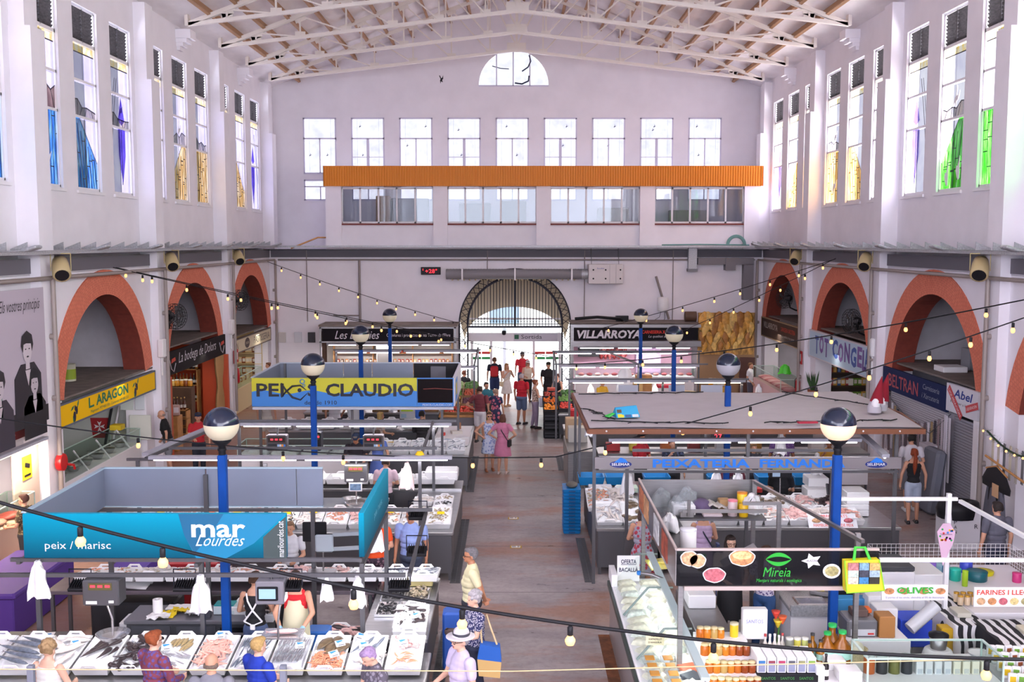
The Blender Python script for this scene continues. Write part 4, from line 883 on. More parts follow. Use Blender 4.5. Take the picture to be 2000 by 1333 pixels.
for x,y,lab in((.03,23.4,'white vent plate with yellow edge in the aisle floor, farther one'),(.08,21.15,'white vent plate with yellow edge in the aisle floor, nearer one')):
 t=thing('floor_vent',lab,'floor vent',(x,y,0));MB().box(x-.12,x+.12,y-.09,y+.09,.001,.004).build('border',cm('B8962E'),t);MB().box(x-.09,x+.09,y-.06,y+.06,.004,.007).build('plate',WHITE,t);b=MB()
 for q in(-.03,.02):b.box(x-.08,x,y+q,y+q+.02,.007,.009);b.box(x+.03,x+.075,y+q,y+q+.02,.007,.009)
 b.build('slots',BLACK,t)
# ================================================================ left row, stall 1: mar Lourdes
def teal(nt,b,out):
 tc=N(nt,'TexCoord');sx=N(nt,'SeparateXYZ');nt.links.new(tc.outputs['Generated'],sx.inputs[0])
 nt.links.new(ramp(nt,sx.outputs['Z'],[(0,hexc('004F68')),(.35,hexc('006C86')),(1,hexc('0094B4'))]),b.inputs['Base Color']);b.inputs['Roughness'].default_value=.5;b.inputs['Specular IOR Level'].default_value=.15
TEAL=nodes_mat('teal_print',teal)
YF,YR,XA,XB,ZT,ZB=12.95,15.55,-6.15,-1.9,2.88,2.31
t=thing('teal_fascia_sign','long teal fascia reading peix marisc and mar Lourdes over the near left stall','shop sign',(-4.5,YF,ZB))
MB().rbox(((XA-2.84)/2,YF,(ZT+ZB)/2),(-2.84-XA,.08,ZT-ZB),b=.005).build('panel',TEAL,t);yf=YF-.042
text('peix / marisc',(-5.88,yf,2.40),.83,.13,cm('D9E6F0'),t)
b=MB();b.prism([(-4.19,ZT),(-4.12,2.6),(-3.98,ZB),(-3.6,ZB),(-3.25,2.5),(-2.84,ZT)],(0,yf,0),X_,Z_,.003);b.build('swoosh',cm('0C7CA6',.4),t)
b=MB();b.prism([(-4.19,ZT),(-4.12,2.6),(-4.0,ZB+.06),(-3.8,2.6),(-3.62,ZT)],(0,yf-.002,0),X_,Z_,.003);b.build('swoosh_dark_tone',cm('0B5F86',.4),t)  # darker tone printed inside the swoosh
b=MB();b.prism([(-3.13,ZB),(-2.84,ZB),(-2.84,ZT-.03),(-3.13,2.58)],(0,yf-.001,0),X_,Z_,.003);b.build('end_field',cm('3C4A4A',.5),t)
text('mar',(-4.03,yf-.004,2.58),.68,.17,cm('EEF1F5'),t,off=.02);text('Lourdes',(-3.98,yf-.006,2.47),.62,.15,cm('C8E0EC'),t,shear=.5)
text('marilourdes.cat',(-2.87,yf-.004,2.33),.46,.08,cm('E6EAEE'),t,(Z_,-X_))
t=thing('teal_side_sign','teal side fascia panel standing edge-on above the blue shirted man','shop sign',(XB,14.2,ZB))
MB().rbox((XB,(YF+YR)/2,(ZT+ZB)/2),(.07,YR-YF,ZT-ZB),b=.005).build('panel',TEAL,t);text('peix / marisc',(XB+.036,13.9,2.52),.85,.13,cm('7FC4DC'),t,(Y_,Z_))
PANEL=mat('panel_grey',(.23,.265,.345),.35,.3,var=.05,scale=1)
t=thing('grey_back_panel','grey sheet metal panels at the back and left side of the teal sign stall','panel',(-4.5,YR,ZB))
for x0,x1 in((XA,-4.62),(-4.6,-3.25),(-3.24,-2.85)):MB().rbox(((x0+x1)/2,YR,(ZT+ZB)/2),(x1-x0,.05,ZT-ZB),b=.004).build('sheet',PANEL,t)
MB().rbox((XA,(YF+YR)/2,(ZT+ZB)/2),(.05,YR-YF-.1,ZT-ZB),b=.004).build('sheet',PANEL,t)
e=MB();e.box(XA-.03,XA+.03,YF,YR,ZT,ZT+.02);e.box(XA,-2.85,YR-.03,YR+.03,ZT,ZT+.02);e.box(XA,-2.85,YR-.03,YR+.03,ZB-.02,ZB);e.build('edge_strip',cm('B9D3E0',.3,metal=.3),t)
frame_bars('steel frame carrying the teal fascia of the near left stall',[(-6.42,13.84,2.24),(-4.2,13.84,2.24),(-2.03,13.84,2.24),(XA+.08,YR-.05,ZB-.03),(-4.6,YR-.06,2.8),(-3.0,YR-.06,2.28),(XB,YR-.06,2.28)],
           [((XA-.35,YF,2.08),(-1.35,YF,2.08)),((XA-.2,YF+.03,2.27),(-1.9,YF+.03,2.27)),((-6.2,YR-.06,2.26),(-1.2,YR-.06,2.26)),((XA-.1,YF,2.24),(XA-.1,YR,2.24)),((-4.0,YF,2.2),(-4.0,YR,2.2)),((XB,YF,2.2),(XB,YR,2.2)),((-1.3,YF,2.08),(-1.3,YR,2.2))])
counter('steel counter under the front trays of the teal sign stall',-7.0,-1.12,12.8,13.72,.74)
counter('steel counter under the rear trays of the teal sign stall',-7.15,-2.15,15.75,16.45,.92,body=False,top=mat('worn_dark_top',hexc('6A6068'),.4,.4,var=.1))
for x0,lab in((-6.6,'black storage box under the rear counter, left one'),(-4.9,'black storage box under the rear counter, middle one')):b=MB();b.rbox((x0+.7,16.1,.35),(1.3,.55,.68),b=.03);one('storage_box',b,cm('1C1D22'),lab,'box')
counter('steel aisle counter with mussel basins at the near left stall',-2.05,-1.18,13.85,16.4,.90)
t=counter('grey drawer cabinet in the middle of the near left stall',-5.55,-3.55,14.65,15.25,.86,m=cm('7C7C84',.4,metal=.5),panel=cm('3C3E44'))
for x0 in(-5.5,-4.85):b=MB();b.rbox((x0+.3,14.645,.62),(.56,.02,.3));b.build('drawer',cm('4A4C54',.4),t)
b=MB();b.box(-4.2,-3.75,14.63,14.66,.3,.75);b.build('open_slot',BLACK,t);
for i in range(4):b=MB();b.box(-4.18,-3.77,14.60,14.64,.38+i*.09,.41+i*.09);b.build('shelf',GREY,t)
YFt=13.3
contents=['long dark hake','pale pink fillets','dark monkfish tails','small mixed dark fish','yellowish soles','pink red mullet','slender silver sardines','silver anchovies','brown flatfish and prawns','striped mackerel and cuttlefish','little octopus and prawns']
T1=[]
for i,c in enumerate(contents):
 u=46.5+i*74.55;x=(u-1000)/149.7
 T1.append(tray(x,YFt,.83,.16,s=(1,1.18,1),lab='white tray of '+c+' in the front row of the near left stall',group='white fish trays in the front row'))
T1.insert(0,tray((46.5-74.55-1000)/149.7,YFt,.83,.16,s=(1,1.18,1),lab='white fish tray cut off at the left end of the front row',group='white fish trays in the front row'))
rg=random.Random(5)
lay('hake',T1[1],[(-.08,.0,1.25,1),(-.03,.12,1.35,.95),(.02,-.12,1.3,.9),(-.05,-.22,1.2,.8),(.03,.2,1.15,.7)],'long dark grey hake lying across the leftmost full tray','hake in the front row')
lay('squid',T1[2],[(-.1,.1,.8,1.7),(.05,.0,2.2,1.8),(.1,.2,1.5,1.5),(-.08,-.15,.3,1.8),(.1,-.2,2.8,1.6)],'pale pink fillet in the tray left of the dark monkfish','pale fillets','fillet');
lay('monkfish',T1[3],[(.03,.2,2.8,.72),(-.07,.1,2.9,.75),(.12,.12,2.6,.7),(-.02,.02,2.7,.78),(.08,-.06,2.95,.75),(.18,-.02,3.0,.55),(-.12,-.06,2.8,.7)],'dark monkfish tail on ice in the third full tray','monkfish tails')
heap(['anchovy','sardine','monkfish'],T1[4],90,'heap of small mixed dark fish in the tray before the red haired woman',sc=.62,cy_=-.03)
lay('sole',T1[5],[(-.13+.055*i,.17,2.9+.1*(i%2),.8)for i in range(5)]+[(.06+.05*i,.08,2.8,.8)for i in range(2)],'yellowish sole in the tray right of the red haired woman','soles in the front row')
lay('anchovy',T1[5],[(rg.uniform(-.15,.15),rg.uniform(-.28,-.05),1.2+rg.uniform(-.3,.3),1.0)for _ in range(14)],'thin silver fish below the yellowish soles','thin silver fish with the soles')
lay('mullet',T1[6],[(rg.uniform(-.16,.16),rg.uniform(-.28,.2),rg.uniform(0,6.28),rg.uniform(.8,1.05))for _ in range(85)],'pink red mullet piled in the tray behind the bald head','red mullet pile')
lay('sardine',T1[7],[(rg.uniform(-.17,.17),rg.choice((.16,-.04,-.22))+rg.uniform(-.02,.02),rg.gauss(0,.15)-.15,1.)for _ in range(48)],'slender silver sardine laid in rows left of the woman in blue','sardines in rows')
lay('anchovy',T1[8],[(-.18+.36*(k%16)/15+rg.uniform(-.01,.01),.2-.17*(k//16)+rg.uniform(-.02,.02),rg.gauss(0,.12)-.1,1.05)for k in range(48)],'bright silver anchovy in neat rows right of the woman in blue','anchovies in rows')
lay('flounder',T1[9],[(-.1,.15,2.7,1.),(.08,.16,3.3,1.),(.0,.02,3.0,1.),(.14,.04,2.5,.9)],'brown flatfish overlapping in the tray left of the purple haired woman','brown flatfish');heap(['prawn'],T1[9],130,'heap of orange prawns below the brown flatfish','prawn_heap','prawns',ly=.15,cy_=-.18,sc=.9)
lay('mackerel',T1[10],[(-.12,.08,2.6,.9),(-.02,.16,2.75,.85),(.05,.06,2.5,.8),(.13,.14,2.8,.85)],'large striped mackerel behind the purple haired woman','mackerel');lay('squid',T1[10],[(rg.uniform(-.15,.15),rg.uniform(-.28,-.02),rg.uniform(0,6),1.1)for _ in range(9)],'white cuttlefish in the tray with the mackerel','cuttlefish with the mackerel')
lay('octopus',T1[11],[(rg.uniform(-.16,.16),rg.uniform(.06,.26),rg.uniform(0,6),.55)for _ in range(12)],'small pale octopus in the front tray nearest the aisle','small octopus');lay('prawn',T1[11],[(rg.uniform(-.12,.14),rg.uniform(-.28,-.02),rg.uniform(0,6),1.1)for _ in range(10)],'red prawn on ice in the front tray nearest the aisle','red prawns',cat='prawn')
for k,(i,x,y,a)in enumerate(((2,.12,.1,.3),(3,.06,.25,.1),(4,.07,.24,.2),(4,.1,.17,-.3),(6,-.02,.27,.1),(8,-.04,.28,.2),(8,.1,.06,.1),(9,.12,.1,.4),(9,.08,-.12,.5),(10,-.14,.25,-.5),(10,-.06,.06,.1),(11,-.05,.12,.3),(5,-.15,.02,.2))):price_card(T1[i],x,y,'white price card with blue flash in the tray of '+contents[i-1]+(' upper one' if k in(2,5,7,9)else ''),a)
sx_=(792-1000)/147.
for k in range(2):tray(sx_+.01,14.25,.905+.06*k,.1,'white tray of ink-stained squid above the front row' if k else 'empty white tray under the ink-stained squid','stacked white trays by the basins',ice=k==1)
tk=[k for k in TRM][-1];tk=bpy.data.objects[tk];heap(['monkfish','mussel','squid'],tk,45,'heap of small ink-black squid on ice beside the mussel basins','squid_heap','squid',sc=.5,cy_=.05,hump=.015);price_card(tk,.08,-.1,'white price card in the tray of ink-stained squid',.5)
def basin(x0,x1,y0,y1,z,lab,fill=None,n=0,group='steel basins in the aisle counter'):
 t=thing('steel_basin',lab,'basin',((x0+x1)/2,(y0+y1)/2,z-.0),group);b=MB();w=.02
 b.loft([[(x0,y0,z),(x1,y0,z),(x1,y1,z),(x0,y1,z)],[(x0,y0,z+.035),(x1,y0,z+.035),(x1,y1,z+.035),(x0,y1,z+.035)],[(x0+w,y0+w,z+.035),(x1-w,y0+w,z+.035),(x1-w,y1-w,z+.035),(x0+w,y1-w,z+.035)],[(x0+w*2,y0+w*2,z+.006),(x1-w*2,y0+w*2,z+.006),(x1-w*2,y1-w*2,z+.006),(x0+w*2,y1-w*2,z+.006)]],0,False);b.build('pan',STEELB,t)
 if fill:
  tr=spot((x0+x1)/2,(y0+y1)/2,z-.06);heap([fill],tr,n,'heap of '+{'mussel':'black mussels','clam':'speckled clams'}[fill]+' in the '+lab,fill+'_heap','shellfish',.08,(x1-x0)/2-.05,(y1-y0)/2-.05,hump=.06)
basin(-1.98,-1.62,15.3,15.85,.905,'large steel basin below the clam dish','mussel',80);basin(-1.6,-1.25,15.3,15.85,.905,'steel basin next to the large mussel basin','clam',70)
basin(-1.98,-1.68,14.65,15.2,.905,'steel basin in the nearer row','mussel',40)
k=0
for x0,x1 in((-1.66,-1.48),(-1.46,-1.25)):
 for y0 in(14.65,14.85,15.05):basin(x0,x1,y0,y0+.17,.905,'small steel pan among the empty pans of the near aisle counter');k+=1
b=MB();b.rbox((-1.45,16.05,.99),(.42,.26,.13),b=.01);one('yellow_dish',b,cm('D8C88A',.5),'yellow plastic dish of clams at the far end of the aisle counter','dish');tr=spot(-1.45,16.05,.98);heap(['clam'],tr,40,'speckled clams heaped in the yellow plastic dish','clam_heap','shellfish',.07,.18,.1)
sc_=MB();sc_.tube([(-2.12,13.7,.95),(-2.0,13.62,.95)],.012,5);sc_.tube([(-2.0,13.62,.95),(-1.95,13.58,.96),(-1.93,13.63,.96),(-1.99,13.65,.95)],.01,5);one('scissors',sc_,cm('2F8FD0'),'blue handled scissors on the counter by the inky squid','scissors')
rear=['mixed prawns','mixed prawns','pale shrimps','mixed prawns','pale squid','rosy prawns','mixed prawns','rosy fillets','small squid','silver fish','dark silver fish','dark silver fish']
for i in range(12):
 x=(156+58.5*(i+.5)-1000)/124.5
 tr=tray(x,16.1,1.0,-.16,'tray of %s, %s from left in the rear row of the teal stall'%(rear[i],ORD[i]),'white fish trays in the rear row',s=(1.0,1,1))
 kk={'mixed prawns':['prawn','clam'],'pale shrimps':['squid','clam'],'pale squid':['squid'],'rosy prawns':['prawn','mullet'],'rosy fillets':['octopus'],'small squid':['squid','octopus'],'silver fish':['anchovy'],'dark silver fish':['sardine']}[rear[i]]
 heap(kk,tr,26,'heap of %s in the %s rear tray from the left'%(rear[i],ORD[i]),sc=.75)
t=scale_hang(-5.17,12.95,2.1,1.72,'steel box scale with red digits over the left of the near stall',.46,.33,.26,dish=True,dx=.1)
scale_hang(-3.05,12.95,2.1,1.73,'grey touch screen scale hanging before the women at the near stall',.36,.30,.24,cm('8A8890',.4,metal=.3),'screen',dish=False)
p=thing('scale_pan','flat steel scale pan with a pink fish before the woman in the cream apron','scale pan',(-2.93,12.95,1.28));b=MB();b.rbox((-2.93,13.0,1.29),(.52,.34,.03),b=.01);b.build('pan',STEELB,p);MB().tube([(-2.95,12.83,1.29),(-2.95,12.83,1.5),(-2.93,12.9,1.73)],.014,6).build('arm',STEEL,p)
b=fish_b(.40,.10,.06,.1,8);b.xf(Matrix.Translation((-2.93,12.95,1.31))@Matrix.Rotation(1.7,4,'Z'));one('pink_fish',b,FM['rose'],'pink fish on the scale pan under the gloved hands','fish')
for u,lab in((127,'black finned lamp left of the steel box scale'),(338,'black finned lamp between the two bags at the near stall'),(553,'black finned lamp over the touch screen scale'),(772,'black finned lamp over the mussel basins')):led_lamp((u-1000)/159.,13.0,1.9,lab)
led_lamp(-1.3,14.0,2.05,'black finned lamp before the blue shirted man');led_lamp(-1.42,15.5,2.15,'black finned lamp at the end of the sloping bar')
bag(-5.98,12.9,2.28,'white carrier bags on the leftmost post of the near stall',1,1.1);bag(-3.93,12.9,2.1,'white printed carrier bag on the middle post of the near stall',2,1.1);bag(-1.95,12.9,2.08,'white apron bag on the post left of the mussel basins',3,.9);bag(-2.35,12.95,2.05,'clear grey bag hanging left of the mussel basins',4,.7)
bag(-1.96,14.9,2.2,'white bag hanging beside the orange shirted man',7,.9)
def rollp(x,y,z,lab,h=.24,r=.07):
 b=MB();b.lathe([(r,0),(r,h),(.022,h),(.022,h-.05)],(x,y,z),18);return one('paper_roll',b,PAPER,lab,'paper roll')
rollp(-5.16,14.85,.86,'white kitchen roll on the grey drawer cabinet')
def cloth(name,lab,cat,x,y,z,w,d,c,seed=1,drape=0.,h=.05):
 rg=random.Random(seed);b=MB();n=9;vs=[]
 for j in range(n):
  for i in range(n):
   xx,yy=(i/(n-1)-.5)*w,(j/(n-1)-.5)*d;zz=h*rg.random()+.012
   if drape and yy<-d/2+drape*d:zz-=(-d/2+drape*d-yy)*.9;yy=-d/2+drape*d-.02*rg.random()
   vs.append((x+xx+rg.uniform(-.015,.015),y+yy,z+zz))
 b.add(vs,[(j*n+i,j*n+i+1,(j+1)*n+i+1,(j+1)*n+i)for j in range(n-1)for i in range(n-1)],0,True);b.add([(p[0],p[1],p[2]-.01)for p in vs],[(j*n+i,(j+1)*n+i,(j+1)*n+i+1,j*n+i+1)for j in range(n-1)for i in range(n-1)],0,True)
 return one(name,b,c if not isinstance(c,str)else cm(c,.8),lab,cat)
cloth('yellow_cloth','yellow cloth hanging over the front of the grey drawer cabinet','cloth',-5.03,14.72,.86,.26,.45,'E8C81A',1,.55);cloth('yellow_glove','yellow rubber gloves lying on the grey drawer cabinet','gloves',-4.85,14.98,.86,.3,.16,'E2C428',2);cloth('crumpled_paper','crumpled white paper left on the grey drawer cabinet','paper',-5.1,14.7,.87,.3,.2,PAPER,3);cloth('paper_sheet','white papers behind the yellow gloves','paper',-4.9,15.12,.87,.4,.2,PAPER,4,h=.02);cloth('plastic_sheet','white plastic sheet right of the yellow gloves','sheet',-4.65,14.9,.87,.22,.25,WBAG,5)
b=MB();b.rbox((-4.42,14.75,.93),(.12,.1,.13));
for i in range(6):b.tube([(-4.46+.016*i,14.75,.98),(-4.47+.02*i,14.74,1.1)],.005,4)
one('pen_holder',b,cm('3A3A44'),'dark pen holder with pens on the grey drawer cabinet','pen holder');b=MB();b.rbox((-4.2,14.95,.93),(.3,.2,.12));one('notebook_pile',b,cm('C9D8DC'),'pile of notebooks with a green cover beside the pens','notebooks')
b=MB();b.rbox((-4.2,14.95,1.0),(.28,.2,.02));one('green_folder',b,cm('1E8F92'),'teal folder lying on the pile of notebooks','folder')
tr=tray(-3.85,15.05,.862,0,'cream tray on the right of the grey drawer cabinet',ice=False,s=(1.05,.6,1));tr2=tray(-3.6,14.72,.865,0,'white tray of grey squid at the right end of the drawer cabinet',ice=True,s=(.9,.55,1));heap(['squid','monkfish'],tr2,18,'grey squid heaped in the white tray by the woman in the black top','squid_heap','squid',ly=.2)
def bucket(x,y,lab,r=.2,h=.36,c='B9BCC0',lid=True):
 t=thing('bucket',lab,'bucket',(x,y,0));b=MB();b.lathe([(r*.85,0),(r,h),(r+.012,h),(r+.012,h-.03),(r-.015,h-.02),(r*.8,.02)],(x,y,0),20);b.build('pail',cm(c),t)
 if lid:b=MB();b.lathe([(r+.02,h),(r+.02,h+.03),(r-.02,h+.045),(.02,h+.05)],(x,y,0),20);b.build('lid',cm('D5D6DA'),t)
bucket(-5.75,14.5,'grey lidded bucket on the floor left of the hanging scale dish')
b=MB();b.rbox((-6.15,14.3,.45),(.25,.2,.4),b=.02);one('label_printer',b,cm('C9C6A8'),'cream machine with a dark panel under the left counter','machine')
b=MB();b.lathe([(.2,0),(.26,.05),(.24,.12),(.05,.15)],(-5.9,14.0,0),16,sx=1.3);one('navy_bag',b,cm('2A3654',.8),'navy bag lying on the floor beside the grey bucket','bag')
b=bag_mesh(9);b.xf(Matrix.Translation((-5.62,13.7,.62)));one('green_bag',b,cm('159A4A',.4),'small green carrier bag standing behind the front trays','bag')
for x,y,w,c,lab in((-5.55,15.2,.5,'E4E6EA','white foam boxes stacked behind the grey bucket'),(-5.0,15.5,.35,'3E78B8','blue bag slumped behind the hanging scale dish')):b=MB();b.rbox((x,y,.35),(w,.4,.7),b=.03);one('foam_box',b,cm(c),lab,'box')
b=MB();b.rbox((-2.75,14.5,.4),(.32,.3,.8),b=.02);one('blue_bin',b,cm('2C66B4',.4),'blue bin standing right of the women at the near stall','bin')
tr=tray(-2.55,14.9,.45,0.1,'white tray of dark octopus low behind the front counter',ice=True,s=(1.2,.7,1));heap(['monkfish','octopus'],tr,16,'dark octopus heaped in the low white tray','octopus_heap','octopus',sc=1.2,ly=.22);b=MB();b.rbox((-2.5,14.9,.22),(.7,.55,.44));one('low_crate',b,BLACK,'black crate under the low tray of octopus','crate')
b=MB();b.rbox((-6.55,14.05,.80),(1.0,.5,.05));b.rbox((-6.15,13.9,.4),(.05,.05,.8));b.rbox((-6.9,13.9,.4),(.05,.05,.8));b.rbox((-6.15,14.25,.4),(.05,.05,.8));one('side_table',b,STEEL2,'small steel table left behind the front trays','table')
for i,(x,y)in enumerate(((-6.75,14.0),(-6.5,14.15),(-6.35,13.95))):b=MB();b.rbox((x,y,.83),(.24,.18,.006),(0,0,.2*i));b.rbox((x+.04,y+.02,.835),(.08,.04,.004),(0,0,.5),m=1);one('price_list',b,[PAPER,cm('2F7FC0')],('printed price sheet at the left end of the small steel table','printed price sheet at the back of the small steel table','printed price sheet at the right of the small steel table')[i],'paper')
cloth('newspaper','folded newspaper on the left counter under the black lamp','newspaper',-5.9,15.95,.925,.5,.35,PAPER,8,h=.02)
# ================================================================ left row, stalls 2 to 4, back stall and side shops
counter('steel counter under the long row of trays of the second left stall',-7.5,-1.12,19.0,19.95,.92)
counter('steel aisle counter of the second left stall',-2.0,-1.12,20.02,22.4,.88);counter('steel counter under the empty white trays of the second left stall',-5.6,-1.12,22.45,23.2,.92)
C2=['pale cuttlefish','grey fish','pink fillets','silver fish','pale fillets','rosy fish','dark mussel-like shells','pale squid','orange prawns','rosy octopus','brown prawns','pale shrimps','brown cockles']
K2=[['squid'],['sardine'],['mullet'],['anchovy','sardine'],['mullet','squid'],['mullet'],['mussel','clam'],['squid'],['prawn'],['octopus'],['clam','prawn'],['squid','clam'],['clam']]
xr_=lin(-7.2,-1.38,13)
for i in range(13):
 tr=tray(xr_[i],19.55,.98,.2,'tray of %s, %s from left in front of the second left stall'%(C2[i],ORD[i]),'white trays of the second left stall')
 heap(K2[i],tr,34 if K2[i][0]not in('clam','mussel')else 60,'heap of %s in the %s tray of the second left stall'%(C2[i],ORD[i]),sc=.9)
b=MB();b.rbox((0,0,.02),(.14,.08,.004),b=0);TAG_ME=mk('price_tag',b,cm('F2C814'));TAG_O=mk('price_tag',b,cm('F06428'))
for i in range(1,13):tag(raw('price_tag',TAG_O if i in(3,9)else TAG_ME,None,Matrix.Translation((xr_[i]+.03,19.5+.1*(i%3),1.14))@Matrix.Rotation(.4,4,'X')),'small %s price tag in the %s tray of the second left stall'%('orange' if i in(3,9)else 'yellow',ORD[i]),'price tag','price tags of the second left stall')
for i in range(7):tray(-4.3+.47*i,22.85,.98,-.05,'empty white fish tray in the rear row of the second left stall','empty white trays of the second left stall',ice=False)
b=MB();b.rbox((-1.55,22.85,1.16),(.72,.55,.2),b=.02);b.rbox((-1.55,22.85,1.265),(.66,.5,.012));one('foam_box',b,WHITEP,'white foam box standing on the end of the empty white trays','box')
for j,(y,lab,k)in enumerate(((21.6,'brown mussels','clam'),(21.15,'black mussels','mussel'),(20.7,'black mussels nearer','mussel'),(21.5,'pale shells','squid'))):
 tr=tray(-1.4 if j<3 else-1.82,y-.3,.90+.0,.05,'small white tray of %s on the aisle counter of the second left stall'%lab,'small trays on the second aisle counter',s=(.85,.55,.8));heap([k],tr,26,'heap of %s on the second aisle counter'%lab,'shell_heap','shellfish',ly=.22)
t=frame_bars('steel frame with posts over the second left stall',[(-6.9,19.05,2.3),(-4.55,19.05,2.2),(-1.7,19.05,2.3),(-5.9,22.4,2.42),(-1.7,22.4,2.42)],[((-7.1,19.05,2.28),(-1.2,19.05,2.28)),((-6.4,19.3,2.44),(-1.4,19.3,2.44)),((-6.1,22.4,2.42),(-1.2,22.4,2.42)),((-1.7,19.05,2.3),(-1.7,22.4,2.4)),((-6.75,19.05,2.3),(-6.1,22.4,2.4))])
tube_light('long white tube light along the front of the second left stall',(-6.65,18.95,2.34),(-1.1,18.95,2.34));tube_light('white tube light along the rear of the second left stall',(-5.85,22.35,2.36),(-1.3,22.35,2.36));tube_light('slanting tube light at the left end of the second left stall',(-6.85,19.3,2.32),(-6.35,22.2,2.36),lit=False)
scale_hang(-5.05,22.3,2.3,1.80,'grey shop scale with red digits, left of the man in the dark cap',.44,.34,.2,cm('4E4A4E',.4),'till',dish=False);scale_hang(-2.98,22.3,2.3,1.80,'grey shop scale with red digits, right of the man in the dark cap',.44,.34,.2,cm('4E4A4E',.4),'till',dish=False)
scale_hang(-2.88,19.1,2.26,1.86,'steel box scale with red digits over the front of the second left stall',.42,.33,.22);scale_hang(-4.2,22.35,2.3,1.8,'dark till turned sideways by the second blue post',.2,.4,.3,BLACK,'red',dish=False)
t=thing('photo_card','small framed photo hanging under the steel box scale','picture',(-2.88,18.97,1.7));MB().box(-3.0,-2.76,18.97,18.98,1.7,1.86).build('card',PAPER,t);MB().box(-2.98,-2.78,18.965,18.969,1.72,1.84).build('photo',mat('blue_photo',hexc('6E8AA6'),.6,var=.5,scale=14),t)
t=thing('hanging_scale','scale seen from behind with a grey square plate and hanging pan, behind the teal sign','scale',(-2.9,15.35,1.75),'hanging shop scales')
MB().rbox((-2.98,15.5,1.92),(.36,.05,.3),b=.01).build('display_back',BLACK,t);MB().rbox((-2.80,15.3,1.80),(.27,.06,.27),b=.02).build('plate',cm('A9B4BC',.4),t);b=MB();b.rbox((-2.85,15.3,1.35),(.42,.28,.05),b=.012);b.tube([(-2.82,15.3,1.66),(-2.82,15.3,1.37)],.013,5);b.build('pan',STEEL,t)
b=MB()
for z in(1.92,1.7):b.bar((-2.68,15.34,z),(-2.1,15.45,z),.05)
one('cross_rails',b,cm('9AA2AA',.4),'two grey cross rails left of the teal side panel','rails')
bag(-1.95,19.15,2.2,'pale pink apron hanging from the front light of the second left stall',22,1.15,cm('DCC4C4',.8),'apron','hanging aprons')['category']='apron'
bag(-2.07,20.3,1.92,'yellow rubber gloves hanging right of the pale apron',21,.8,cm('D6D24A',.6),'rubber_gloves','hanging gloves').__setitem__('category','gloves')
for x,y,lab in((-3.3,21.2,'steel bowl on the inner table of the second left stall'),(-2.95,20.6,'steel dish nearer on the inner table of the second left stall')):b=MB();b.lathe([(.08,0),(.2,.08),(.21,.09),(.18,.07),(.06,.015)],(x,y,.93),18);one('steel_bowl',b,STEELB,lab,'bowl')
counter('steel inner table with bowls in the second left stall',-4.2,-2.6,20.4,21.6,.92,body=False)
YF,YR,XA,XB=25.85,29.0,-6.46,-1.45;ZT,ZB=2.9,2.19
t=thing('fish_shop_sign','yellow and blue wave sign reading PEIXOS CLAUDIO with a fish outline','shop sign',(-4.5,YF,ZB));yf=YF-.05
MB().rbox(((XA-2.35)/2,YF,(ZT+ZB)/2),(-2.35-XA,.08,ZT-ZB),b=.004).build('panel',cm('CFCB2E',.45),t)
wv=[(x,ZB+.36+.045*math.sin((x+6.5)*5.2))for x in lin(XA,-2.36,60)];b=MB();b.prism([(XA,ZB),(-2.36,ZB)]+wv[::-1],(0,yf+.008,0),X_,Z_,.004);b.build('wave',cm('3C86D6',.45),t)
INK=cm('20222E',.5);text('PEI',(XA+.12,yf,2.44),.68,.33,INK,t,off=.02);text('S',(-5.07,yf,2.44),.23,.33,INK,t,off=.02);text('CLAUDIO',(-4.62,yf,2.44),2.18,.33,INK,t,off=.03);text('des de 1910',(-5.15,yf,2.24),.80,.10,INK,t);text('PEIXOS-CLAUDIO.COM',(-2.22,yf,2.205),.72,.055,cm('DCE8F4'),t)
b=MB()
for pts in([(-5.72,2.42),(-5.62,2.55),(-5.45,2.7),(-5.25,2.72),(-5.1,2.6)],[(-5.72,2.78),(-5.62,2.62),(-5.45,2.42),(-5.25,2.36),(-5.08,2.52)]):b.tube([(x,yf-.002,z)for x,z in pts],[.012,.02,.026,.022,.008],6)
b.ball((-5.27,yf,2.6),(.05,.01,.05),10,6);b.build('fish_outline',INK,t);b=MB();b.tube([(-5.2+.055*math.cos(a),yf,2.82+.055*math.sin(a))for a in lin(0,6.283,13)[:-1]],.012,5,closed=True);b.tube([(-5.16+.03*math.cos(a),yf,2.72+.03*math.sin(a))for a in lin(0,6.283,11)[:-1]],.009,5,closed=True);b.build('bubbles',cm('4C90D8'),t)
MB().box(-2.36,XB,YF-.04,YF+.04,ZB,ZT).build('end_panel',cm('3C86D6',.45),t);MB().box(-2.34,XB-.02,YF-.06,YF-.03,ZB+.1,ZT-.02).build('screen',mat('dark_screen',(.008,.004,.005),.3,spec=.1),t);MB().tube([(-2.2,YF-.062,2.63),(-1.9,YF-.062,2.645),(-1.47,YF-.062,2.62)],.012,5).build('screen_streak',cm('7A3228',.4),t)
MB().rbox(((XA+XB)/2,YF,ZB-.05),(XB-XA,.1,.07),b=.01).build('lower_rail',cm('C9CCD8',.4),t)
t=thing('white_side_sign','white side panel with a blue print at the aisle end of the fish sign','shop sign',(XB,27.4,ZB));MB().rbox((XB,(YF+YR)/2,(ZT+ZB)/2),(.06,YR-YF,ZT-ZB),b=.004).build('panel',cm('DCDAE4',.4),t);MB().box(XB+.03,XB+.036,26.2,27.0,2.25,2.8).build('print',cm('3C86D6'),t);MB().box(XB+.036,XB+.04,26.3,26.7,2.4,2.7).build('print',cm('E8D02A'),t)
t=thing('grey_back_panel','grey metal and glass panels behind the blue and yellow fish sign','panel',(-4.3,YR,ZB))
